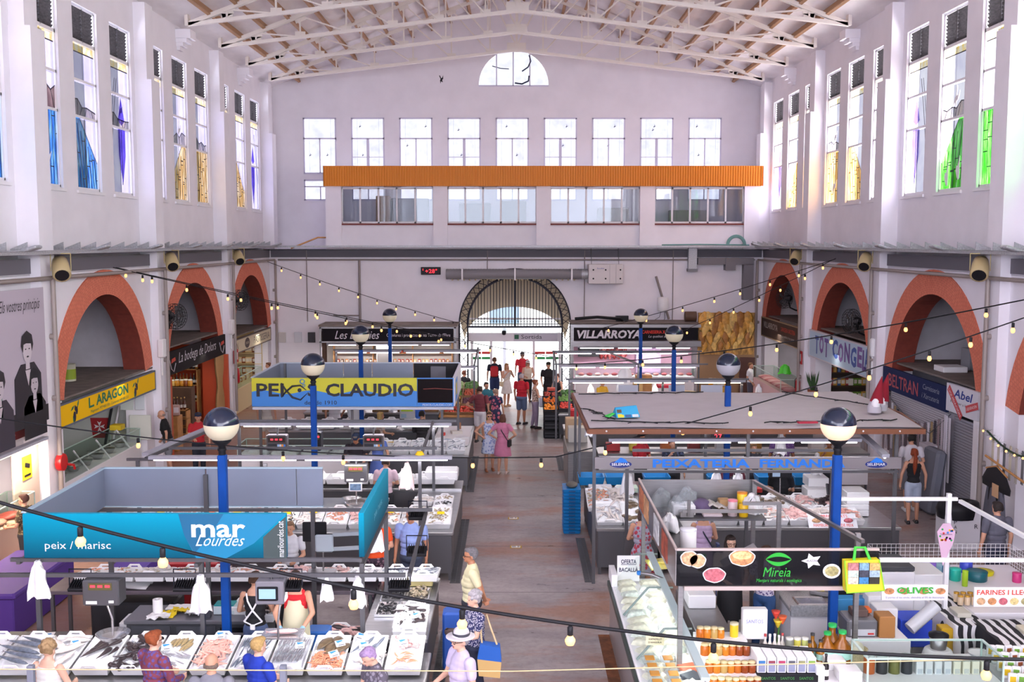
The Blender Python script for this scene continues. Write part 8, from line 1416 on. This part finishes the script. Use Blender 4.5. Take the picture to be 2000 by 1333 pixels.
def person(lab,x,y,yaw,h,top,bot,hair,arms='dd',g=1.,skin='a',lean=0.,head=(0,0),shoes='2A2628',ex=''):
 t=thing('person',lab,'person',(x,y,0),None,math.radians(yaw),world=False);k=h/1.70;near=y<19;vx=.0115 if near else .017
 L=Matrix.Translation((0,0,.92))@Matrix.Rotation(lean,4,'X')@Matrix.Translation((0,0,-.92));sk=cm(SK[skin],.55)
 def U(p):return tuple((L@Vector(p))*k)
 def D(p):return tuple(Vector(p)*k)
 body=MB();fem=top[0]in 'nDd' or 'f' in ex;sw=(.165 if fem else .19)*(1+(g-1)*.4);tw=.125*g
 torso=[((0,.0,.90),.155*g,.115*g),((0,0,1.02),(.125 if fem else .14)*g,.10*g),((0,-.01,1.2),.15*g,.115*g),((0,0,1.33),.165,.105),((0,.01,1.41),.12,.07)]
 def tor(b,e,lo=0,hi=5):
  for(p,a,c),(p2,a2,c2)in zip(torso[lo:hi],torso[lo+1:hi]):
   for u in(0,.5,1):q=Vector(p).lerp(Vector(p2),u);b.ball(U(q),((a+(a2-a)*u+e)*k,(c+(c2-c)*u+e)*k,.09*k),14,7)
 tor(body,-.004);limb(body,[U((0,.015,1.4)),U((0,-.005,1.5))],[.062*k,.054*k])
 hm=Matrix.Rotation(math.radians(head[0]),4,'Z')@Matrix.Rotation(math.radians(head[1]),4,'X')
 def H(p):return U(Vector((0,-.01,1.5))+(hm@Vector(p)).to_3d())
 def hb(b,p,r,n=14):b.ball(H(p),tuple(q*k for q in r),n,9,0,(L@hm).to_3x3())
 hb(body,(0,.0,.115),(.076,.095,.098));hb(body,(0,-.03,.05),(.055,.06,.062));hb(body,(0,-.098,.075),(.014,.022,.022));hb(body,(0,-.08,.022),(.03,.02,.016))
 for s in(-1,1):hb(body,(s*.078,.01,.085),(.012,.022,.032))
 sl={'t':.55,'n':0,'l':1,'d':0,'D':.45,'s':.8}[top[0]];tm=clothm(top[2:]);shirt=MB();lo=0 if top[0]not in 'n' else 0
 for i,s in enumerate((-1,1)):
  e,w=ARM[arms[i]];S_=Vector((s*sw,.01,1.385));E_=Vector((s*e[0],e[1],e[2]));W_=Vector((s*w[0],w[1],w[2]));S2,E2,W2=U(S_),U(E_),U(W_)
  limb(body,[S2,E2],[.048*k*g**.5,.038*k]);limb(body,[E2,W2],[.038*k,.026*k])
  if sl:limb(shirt,[S2,tuple(Vector(S2).lerp(Vector(E2),min(1,sl)))],[.068*k*g**.5,(.062 if sl<1 else .052)*k])
  if sl==1:limb(shirt,[E2,tuple(Vector(E2).lerp(Vector(W2),.93))],[.052*k,.042*k])
  if sl==0:limb(shirt,[U((s*(sw-.07),.0,1.36)),U((s*(sw-.07),.0,1.42))],[.05*k,.035*k])
  gl=MB()if 'g' in ex else body;d=(Vector(W2)-Vector(E2)).normalized();sd=Vector((-s,0,0));sd=(sd-d*sd.dot(d)).normalized();up=d.cross(sd);wv=Vector(W2)
  gl.ball(tuple(wv+d*.045*k),(.028*k,.042*k,.042*k),8,6)
  for j,(ln,of)in enumerate(((.075,-.033),(.085,-.011),(.08,.011),(.062,.031))):a=wv+d*.075*k+up*of*k;m_=a+d*ln*.5*k+sd*.006*k;limb(gl,[tuple(a),tuple(m_),tuple(m_+d*ln*.38*k+sd*.02*k)],[.0105*k,.0095*k,.008*k],6)
  a=wv+d*.03*k-up*.035*k;limb(gl,[tuple(a),tuple(a+d*.03*k-up*.03*k),tuple(a+d*.06*k-up*.035*k+sd*.015*k)],[.012*k,.0105*k,.009*k],6)
  if 'g' in ex:limb(gl,[tuple(wv-d*.06*k),tuple(wv)],[.036*k,.033*k],8);solid('glove',gl,cm('8FC0E4' if 'G' not in ex else '1E9A90',.4),t,.010,1)
 lw=MB();bm=clothm(bot[2:])if bot else tm
 for s in(-1,1):
  st=s*.03 if s>0 else-.03;hp,kn,an=(s*.085,0,.88),(s*.095,-.02+(.03 if s>0 else 0),.49),(s*.10,.02+(.06 if s>0 else-.03),.08)
  limb(body,[D(hp),D(kn)],[.083*k*g**.5,.056*k]);limb(body,[D(kn),D((kn[0],kn[1]+.015,.36)),D(an)],[.054*k,.056*k,.034*k])
  if bot[:1]=='p':limb(lw,[D(hp),D(kn),D((an[0],an[1],.13))],[.10*k*g**.5,.078*k,.062*k])
  if bot[:1]=='s':limb(lw,[D(hp),D((kn[0],kn[1],.55))],[.105*k*g**.5,.092*k])
  sh=MB();limb(sh,[D((an[0],an[1]+.03,.045)),D((an[0]+s*.01,an[1]-.1,.04)),D((an[0]+s*.015,an[1]-.17,.032))],[.042*k,.042*k,.034*k]);sh.box(*[q*k for q in(an[0]-.04,an[0]+.045,an[1]-.19,an[1]+.07,.0,.025)]);solid('shoe',sh,cm(shoes,.5),t,.014,2)
 o=solid('body',body,sk,t,vx,2,.4)
 if bot[:1]in('p','s')and bot:lw.ball(D((0,0,.9)),(.17*g*k,.13*g*k,.12*k),14,8);solid('trousers' if bot[0]=='p' else 'shorts',lw,bm,t,vx)
 if bot[:1]=='k' or top[0]in 'dD':
  r0=.165*g;z1=.52 if top[0]in 'dD' else .4;rr=[[D((r*1.05*math.cos(a)*(1+.02*math.sin(7*a)),r*.82*math.sin(a),z))for a in lin(0,6.283,29)[:-1]]for r,z in((.12,1.06),(r0,.93),(r0+.02,.8),(r0+.045,z1+.1),(r0+.06,z1))]
  sk_=MB();sk_.loft(rr[::-1],0,True)
  if bot[:1]=='k':solid('skirt',sk_,bm,t,vx)
  else:shirt.v,o_=shirt.v,len(shirt.v);shirt.add(sk_.v,sk_.f)
 tor(shirt,.012,0,5 if sl else 4);solid('dress' if top[0]in 'dD' else 'shirt',shirt,tm,t,vx)
 hs,hc=hair.split(':');hm_=cm(hc,.8,var=.25,scale=40);hr=MB()
 if hs!='bald':
  hb(hr,(0,.022,.135),(.084,.092,.088));hb(hr,(0,-.035,.18),(.068,.06,.034))
  for s in(-1,1):hb(hr,(s*.06,.03,.10),(.026,.055,.055))
  if hs=='bob':
   for s in(-1,1):hb(hr,(s*.068,.02,.05),(.03,.06,.085))
   hb(hr,(0,.06,.05),(.07,.045,.085))
  if hs=='bun':hb(hr,(0,.09,.17),(.045,.04,.045))
  if hs=='tail':limb(hr,[H((0,.1,.13)),H((0,.16,.02)),H((0.01,.15,-.18)),H((.01,.13,-.36))],[.03*k,.045*k,.05*k,.015*k])
  if hs=='long':hb(hr,(0,.06,0),(.085,.05,.14));[hb(hr,(s*.075,.0,.02),(.022,.05,.11))for s in(-1,1)]
  if hs=='curl':
   rg=random.Random(3)
   for i in range(40):a,p=rg.uniform(0,6.28),rg.uniform(.1,1.7);v=Vector((.088*math.cos(a)*math.sin(p),.02+.1*math.sin(a)*math.sin(p),.135+.095*math.cos(p)));v.y=max(v.y,-.055);hb(hr,v,(.026,.026,.026),7)
  if hs=='scarf':hb(hr,(0,.02,.09),(.096,.11,.13));hb(hr,(0,-.01,-.08),(.13,.12,.1));hr2=1
  if hs=='scarf':solid('headscarf',hr,clothm(hc),t,vx);hb_=MB();hb(hb_,(0,-.07,.09),(.055,.045,.07));solid('face',hb_,sk,t,vx)
  else:solid('hair',hr,hm_,t,vx,1)
 else:
  for s in(-1,1):hb(hr,(s*.066,.035,.085),(.02,.05,.035))
  hb(hr,(0,.075,.08),(.06,.026,.04));solid('hair',hr,hm_,t,vx,1)
 e=MB();
 for s in(-1,1):hb(e,(s*.03,-.086,.098),(.008,.006,.005),8)
 e.build('eyes',BLACK,t);e=MB();hb(e,(0,-.095,.036),(.022,.007,.006),8);e.build('lips',cm('9A5048'),t)
 if 'q' in ex or 'Q' in ex:
  e=MB()
  for s in(-1,1):(hb(e,(s*.033,-.096,.098),(.027,.006,.02),10)if 'Q' in ex else e.tube([H((s*.033+.026*math.cos(a),-.099,.098+.02*math.sin(a)))for a in lin(0,6.283,11)[:-1]],.0035*k,4,closed=True));e.tube([H((s*.06,-.09,.10)),H((s*.078,0,.1))],.004*k,4)
  e.build('glasses',BLACK,t)
 for cdx,(key,cc)in enumerate((('c',None),('H',None))):
  i=ex.find(key+'#')
  if i>=0:
   cc=ex[i+2:i+8];e=MB();hb(e,(0,.015,.16),(.094,.108,.075));e.ball(H((0,-.11,.145)),(.07*k,.07*k,.012*k),12,6)if key=='c' else[e.ball(H((0,0,.15)),(.19*k,.2*k,.014*k),20,6),hb(e,(0,.01,.2),(.09,.1,.07))]
   o=solid('cap' if key=='c' else 'hat',e,cm(cc,.8),t,.012)
   if key=='H':e=MB();e.lathe([(.103*k,0),(.105*k,.035*k)],H((0,.012,.165)),24,caps=False);e.build('hat_band',cm('3A3A44'),t)
 i=ex.find('a#')
 if i>=0:
  e=MB();e.loft([[U(((w+.012)*math.cos(a)*g,-abs(.135*math.sin(a))*g-.012,z))for a in lin(0,3.1416,9)]for w,z in((.19,.42),(.18,.7),(.165,1.0),(.14,1.2),(.09,1.33))],0,True,False,False);e.add([tuple(Vector(p)+Vector((0,.012,0)))for p in e.v],[f[::-1]for f in e.f],0,True);e.build('apron',cm(ex[i+2:i+8],.7),t)
 i=ex.find('v#')
 if i>=0:e=MB();e.tube([U((.15,-.14,1.3)),U((.1,.0,1.45)),U((-.0,.13,1.25)),U((-.17,.1,.98))],.014*k,6);e.tube([U((.15,-.14,1.3)),U((0,-.155,1.15)),U((-.17,-.03,.98))],.014*k,6);e.rbox(U((-.21,.05,.9)),(.08,.2,.2),b=.02);e.build('shoulder_bag',cm(ex[i+2:i+8],.6),t)
 i=ex.find('z#')
 if i>=0:
  e=MB()
  for s in(-1,1):e.tube([U((s*.10,.09,1.43)),U((s*.07,.135,1.33)),U((0,.15,1.2)),U((-s*.13,.125,1.03))],.013*k,6)
  e.tube([U((-.13,.125,1.03)),U((0,.15,.98)),U((.13,.125,1.03))],.011*k,6);e.rbox(U((0,.16,.96)),(.07,.03,.08),b=.01);e.build('apron_straps',WHITE,t)
 i=ex.find('k#')
 if i>=0:e=MB();e.rbox(U((0,.21,1.2)),(.3,.16,.42),b=.05);e.build('backpack',cm(ex[i+2:i+8],.7),t)
 return t
P_=person
P_('bald man in black t-shirt and grey shorts walking past the wine shop',-9.3,28.0,-75,1.75,'t:17171A','s:7A7C84','bald:8A7A70','wd',1.15,lean=.2)
P_('man in red t-shirt and dark cap behind the nearest left globe lamp',-8.35,27.6,20,1.72,'t:B01E28','p:1E2230','short:3A2E28','fd',ex='c#1E2A4A')
P_('woman in leopard blouse with dark short hair at the meat counter, far left',-9.05,19.1,-90,1.6,'t:8A7A5A/4A3A2A/26','p:2A2A30','short:4A2820','ff',1.15,ex='q')
P_('person in white shorts seen below the left end of the blue and yellow sign',-7.5,31.7,180,1.72,'t:B8B4B0','s:C8C4BC','short:4A3A30','dd')
P_('man in white t-shirt seen from behind under the word PEIXOS',-5.35,31.3,175,1.74,'t:D8D8E0','p:3A3E4A','short:3A3028','rd',1.2)
P_('blonde woman with a bob standing under the letters CLAUDIO',-3.62,28.5,110,1.6,'t:C8B8B0','p:2A2A30','bob:B89A60','fd');P_('woman in bright blue top near the white scale with green display',-2.85,30.75,0,1.62,'t:3A6AC8','p:26262E','bob:3A2A22','fd')
P_('woman in black mesh top and white apron under the black screen',-2.45,28.2,170,1.68,'l:2A262A','p:1A1A1E','bun:2A221E','ff',1.1)
P_('bearded man in dark cap and black polo between the two grey scales',-3.72,24.75,0,1.72,'t:1C1620','p:2A2A30','short:6A625A','rr',1.1,'b',.1,(0,20),ex='c#1E2A44');P_('woman in blue dress behind the man in the dark cap',-3.3,25.4,180,1.66,'D:5A72B8','','bob:4A3A30','dh')
P_('person in pale pink t-shirt behind the steel box scale',-2.7,22.05,180,1.68,'t:D8BCC8','p:26262C','short:3A2A22','ff',.95);P_('woman in white blouse facing the rear trays behind the teal sign',-3.72,17.2,0,1.6,'t:D8D8E0','p:3A3A44','short:8A6A50','ff')
P_('person in orange top with folded arms behind the teal side panel',-2.32,17.5,20,1.66,'t:E8501A','p:8A6A7A/3A2A3A/18','bob:5A4030','xx',1.2);P_('older man in light blue shirt behind the end of the sloping bar',-1.72,17.5,-12,1.74,'t:8A9CD0','p:3A4256','short:9A949A','dd',1.25,'b',ex='q')
P_('grey haired man in pale yellow shirt with hands behind his back in the aisle',-.60,15.2,-85,1.75,'t:D8CFA8','p:2A2A36','short:6A666A','bb',1.2,'b',ex='q');P_('grey haired woman in navy polka dot top holding a wallet in the aisle',-.50,13.75,-70,1.58,'t:B8B4C4/2A2C58/46','p:20243A','curl:A09A9E','ff',1.25,'c',shoes='2A2A3A')
P_('man in white straw hat and lilac striped shirt at the bottom of the aisle',-.60,12.0,-60,1.70,'t:C8BCD8','p:8A8478','short:8A8488','fd',1.15,'c',ex='H#D4CFD4q')
P_('woman with light brown curly hair and white top at the bottom left corner',-5.46,11.95,165,1.6,'n:D8D8D4','p:4A4A54','curl:9A7E5A','ff',1.1,'c');P_('red haired woman with sunglasses and paisley blouse before the front trays',-4.25,12.05,145,1.68,'l:5A4A8A/7A3A4A/22','p:2A2A34','bun:8A4420','ff',1.1,'c',ex='Q')
P_('bald man cut off at the bottom before the red mullet tray',-3.38,11.4,180,1.66,'t:7A7A84','p:2A2A30','bald:6A5A50','dd',1.1);P_('blonde woman in royal blue top before the sardine trays',-3.0,12.0,140,1.62,'t:1E3AA8','p:2A2A34','short:B0905A','ff',1.15,'c');P_('woman with lilac dyed short hair looking down at the mackerel tray',-1.57,11.85,-55,1.6,'t:8A8490/5A5460/20','p:2A2A34','short:9A80A8','ff',1.1,'c',.1,(0,25))
P_('woman in black tank top with crossed white apron straps seen from behind',-3.60,14.3,178,1.67,'n:16151A','p:4A5A80','bun:4A3020','ff',1.,'a',ex='z#');P_('person in cream apron and pale blue gloves behind the touch screen scale',-3.02,14.25,0,1.70,'n:C8202A','p:2A2A34','short:4A3428','rr',1.05,ex='a#D8D0B0g')
P_('woman in pink dress with a black strap bag seen from behind in the aisle',-.25,28.0,165,1.62,'D:C87A98','','bob:5A3426','hh',1.15,'a',shoes='B8A098',ex='v#1A1A1E');P_('woman with sunglasses in a blue patterned dress facing the camera in the aisle',-.62,28.35,10,1.62,'d:8A9AC8/C8D0E4/16','','bun:5A3A28','hd',1.05,shoes='9A5A3A',ex='Q')
P_('man in maroon t-shirt and white shorts with hand on hip by the fruit stand',-1.0,32.5,165,1.75,'t:7A3840','s:D8D4DA','short:3A2A24','dh',1.15);P_('woman in navy rose print dress beside the man in maroon',-.52,33.0,160,1.6,'D:C86A80/2A2E50/9','','short:9A8070','dd',1.15);P_('dark haired woman in teal beyond the man in maroon',-.85,34.4,30,1.62,'t:2A6A7A','p:2A2A30','bun:2A1E1A','ff')
P_('man with red backpack and dark shorts walking out of the door',-.68,40.6,178,1.76,'t:1E2234','s:22305A','short:5A3A28','dd',1.1,ex='k#B81E2A');P_('woman in white raising her phone before the open door',-.2,39.6,30,1.64,'d:D8D0CC','','long:9A7044','pp',1.,shoes='C8A078',ex='v#C8B898')
P_('man in red t-shirt and grey cap standing in the doorway',.42,42.2,0,1.78,'t:D02838','s:3A4A6A','short:4A3A30','dd',1.05,ex='c#4A4A50Q');P_('woman with white cap and cream top coming through the door',.62,40.7,10,1.62,'n:D8CCB8','p:1E1E22','bob:8A7A6A','ff',1.15,ex='c#E0E0E0Q')
P_('white haired man in red shirt and denim shorts at the fruit stand',.33,35.7,150,1.74,'t:C01E2E','s:5A6A8A','short:B8B0B4','dd',1.25,'b',shoes='1E1A1A');P_('woman in strapless print top and lilac trousers with a white bag',.78,34.9,105,1.64,'n:6A4A3A/C8B0A0/20','p:9A8AA0','bun:7A3E20','ff',1.05,ex='f')
P_('man in black t-shirt and patterned cap on the right of the door',1.36,38.9,5,1.76,'t:141418','p:1A1A20','short:2A2220','wd',1.15,ex='c#2A2E22');P_('vendor in black sleeveless top bending over the fruit stand',1.65,36.9,-40,1.6,'n:17171C','p:26262C','bun:4A241A','ff',lean=.15);P_('vendor in yellow t-shirt behind the long right counter',3.05,35.2,40,1.6,'t:E0B030','p:2A2A30','short:6A4A3A','ff')
P_('person in black at the left fruit stand seen from behind',-1.72,37.4,160,1.64,'t:17171C','p:26262C','short:6A3A28','fd');P_('woman at the pastry counter on the far left',-9.4,40.2,-60,1.6,'t:6A5A50','p:2A2A30','bun:5A3420','ff');P_('butcher in white with short brown hair by the slanting meat counter',9.1,39.8,60,1.64,'t:DCDCE0','p:4A4A58','short:6A4A2E','wd')
P_('young man in red and black t-shirt under the left of the canvas roof',3.05,24.5,40,1.74,'t:A81E2A','p:1E1E24','short:1E1814','ff',.95,'b');P_('person in dark floral shirt under the canvas roof',3.75,24.1,0,1.68,'t:4A5270/20263A/14','p:26262C','short:3A2A22','pd');P_('man in purple checked shirt under the right of the canvas roof',6.42,24.6,0,1.80,'t:8A6AA0/6A4A88/24','p:26262C','short:2A2220','dd',1.15,'d')
P_('woman in grey headscarf in front of the checked shirt',6.15,23.75,-20,1.58,'l:5A5A64','p:26262C','scarf:8A8890','ff',1.,'d');P_('person in mustard top at the right end under the canvas roof',7.45,24.3,-20,1.66,'t:B8862A','p:2A2A30','short:2A201C','pd',1.1,'d');P_('woman with tan hair beside the queue display',5.6,24.0,20,1.6,'t:3A3A44','p:2A2A30','bob:8A6A48','fd')
P_('fishmonger in maroon with green gloves over the large blue tub',4.75,22.28,10,1.64,'s:5A1E30','p:26262C','bun:2A201C','rr',1.1,ex='gG');P_('fishmonger in black apron beside the right blue post',5.62,21.55,160,1.66,'t:17171C','p:3A4258','bun:2A201C','ff',1.1)
P_('girl with long red ponytail, black tank top and denim shorts at the right',8.95,23.0,172,1.68,'n:17171C','s:A8B4C8','tail:8A3A1A','dd',.98,shoes='1A1A20');P_('dark haired young man in white t-shirt before the red ponytailed girl',9.3,24.1,178,1.8,'t:D0CED6','s:6A6A74','short:1A1614','wd',.98,shoes='D8D8DC')
P_('man in grey t-shirt cut off at the right edge',8.45,17.9,190,1.76,'t:5A5A66','s:2A2E44','short:2A2220','dd',1.15);P_('woman in grey dress with red flowers behind the steel side panel',2.28,17.9,178,1.66,'d:A83A4A/9A98A8/15','','bob:4A3A34','ff',1.15);P_('woman in plain lilac dress behind the upper shelf',3.35,18.0,180,1.64,'d:B8A0C0','','bob:6A5A50','ff',1.1,ex='v#1E2238')
P_('dark haired shop woman with glasses behind the leaf sign',3.4,15.95,5,1.72,'t:D8D0C4','p:17171C','bob:2E2220','ff',1.05,'c',ex='qa#1E1E22');P_('shop woman with a ponytail and purple floral top behind the leaf sign',3.86,15.6,140,1.66,'t:5A4A7A/C8C0D0/30','p:2A4A78','tail:3A2218','ff',1.)
# ================================================================ things people carry, strings of bulbs
for nm,lab,cat,x,y,w,d,z0,z1,c in(('shopping_trolley','blue shopping trolley bag in front of the man in pale yellow','trolley',-.85,14.75,.3,.3,.12,.98,'1E4A9A'),('orange_bag','orange bag on the floor by the man in the straw hat','bag',-.86,12.1,.2,.3,.35,.8,'D8481E'),('yellow_bag','yellow bag held beside the man in maroon','bag',-.72,32.6,.12,.3,.5,.95,'D8B41E'),('white_bag','white carrier bag held by the woman in lilac trousers','bag',1.0,34.75,.2,.2,.75,1.1,'C8CCD8'),('wallet','brown wallet in the hands of the woman in polka dots','wallet',-.82,13.7,.18,.06,1.0,1.1,'3A2A26')):
 b=MB();b.rbox((x,y,(z0+z1)/2),(w,d,z1-z0),b=.03)
 if nm=='shopping_trolley':
  for s in(-1,1):b.lathe([(.09,-.02),(.09,.02)],(0,0,0),14,1);b.xf(Matrix.Translation((x+s*.17,y+.1,.09))@Matrix.Rotation(math.pi/2,4,'Y'),len(b.v)-28)
 one(nm,b,[cm(c,.6),BLACK],lab,cat)
t=thing('tote_bag','blue and straw tote bag on the shoulder of the woman in polka dots','bag',(-.3,13.6,.6));b=MB();b.loft([[(-.42,13.42,.98),(-.16,13.42,.94),(-.16,13.58,.94),(-.42,13.58,.98)],[(-.46,13.42,.78),(-.14,13.42,.74),(-.14,13.58,.74),(-.46,13.58,.78)]],0,False);b.build('upper',cm('1E5AB0'),t);b=MB();b.loft([[(-.46,13.42,.78),(-.14,13.42,.74),(-.14,13.58,.74),(-.46,13.58,.78)],[(-.44,13.42,.55),(-.16,13.42,.52),(-.16,13.58,.52),(-.44,13.58,.55)]],0,False);b.build('lower',cm('C8A468',.8),t);MB().tube([(-.4,13.5,.97),(-.42,13.52,1.22),(-.34,13.6,1.33),(-.28,13.55,1.15),(-.2,13.5,.95)],.014,6).build('strap',cm('C8B088'),t)
b=MB();b.lathe([(.09,0),(.1,.05),(.05,.13)],(-1.7,19.05,2.3),12);b.rbox((-1.6,18.97,2.32),(.16,.12,.015),b=0);one('yellow_hat',b,cm('F0C41A',.8),'yellow cap hung on top of a post in the second left stall','cap')
b=MB();b.tube([(3.62,18.1,.02),(3.62,18.1,.95)],.014,6);b.rbox((3.62,18.05,.97),(.05,.14,.04));one('crutch',b,cm('2A3A6A'),'navy crutch standing beside the lilac dress','crutch')
tag(one('swift',MB().prism([(.22*p,.3*q)for p,q in SWALLOW],(-2.5,38,12.0),Vector((.7,.4,.6)).normalized(),Vector((-.5,.1,.85)).normalized(),.02),BLACK,'dark swift flying below the roof in front of the end wall','bird'))
SOCK=BLACK
def string(lab,A,B,us,sag=.0,wire=.012,r=.035,on_=True):
 """cable from A to B sagging, a bulb at each parameter in us"""
 A,B=Vector(A),Vector(B)
 def P(u):p=A.lerp(B,u);p.z-=sag*4*u*(1-u);return p
 t=thing('string_lights',lab,'string lights',A);MB().tube([P(u)for u in lin(0,1,25)],wire,5).build('cable',BLACK,t)
 for u in us:
  p=P(u);b=MB();b.lathe([(.018,-.02),(.026,-.03),(.026,-.1),(.02,-.11)],p,8);s=b.build('socket',SOCK,t);b=MB();b.lathe([(.01,-.085),(.022,-.105),(r,-.14),(r*1.02,-.16),(r*.75,-.19),(.005,-.2)],p,10);b.build('bulb',BULB_E,s)
string('string of bulbs from the left wall to the gate arch',at(500,503,41.8),at(905,634,41.8),lin(.03,.95,11),.12)
string('string of bulbs crossing from the yellow sign arch past the fish sign',at(213,520,26),at(925,668,39.5),(.03,.08,.27,.36,.46,.55,.63,.71,.79,.87),.05)
string('lower string of bulbs from the yellow sign arch toward the gate',at(213,521,25.9),at(1095,700,39),(.05,.12,.19,.27,.36,.42,.5,.57,.64,.71,.78,.85,.92),.12)
string('string of bulbs from the frozen food arch down over the butcher kiosk',at(1632,506,31.5),at(1150,648,40),(.04,.12,.22,.33,.43,.56,.72,.9),.08)
string('upper string of bulbs over the ham picture from the right arch',at(1632,505,31.6),at(1330,648,40.5),(.16,.3,.43,.6,.77,.95),.05)
string('string of bulbs from the right edge past the navy sign to the right stalls',at(2000,586,19.5),at(1110,712,33),(.05,.17,.30,.41,.53,.64,.75,.87,.97),.22,.014,.04)
string('string of bulbs from the right edge down over the canvas roof to the aisle',at(2000,621,17.5),at(1085,893,19.8),(.02,.1,.18,.30,.41,.55,.70,.88),.12,.012,.036)
string('long string of bulbs crossing from the left edge over the second left stall',at(0,818,17.0),at(1085,893,19.8),(.22,.47,.58,.83,.97),.22,.012,.036)
string('nearest thick string of bulbs hanging across the bottom of the view',at(-60,965,9.0),at(2060,1290,9.0),(.10,.175,.35,.45,.55,.683,.937),.35,.017,.045)
b=MB();b.tube([at(-20,1308,9.5),at(1000,1312,9.5),at(2050,1285,9.5)],.006,5);one('beige_cord',b,cm('C8B48A',.8),'thin beige cord stretched across the bottom of the view','cord')
for u,lab in((60,'grey post top at the bottom left before the curly hair'),(553,'grey post top at the bottom between the blonde woman and the mackerel')):p=at(u,1300,11.0);b=MB();b.rbox((p.x,11.0,p.z/2),(.07,.07,p.z),b=.006);one('frame_post',b,cm('7A7E8C',.5),lab,'post')
bpy.data.scenes.remove(TMP)
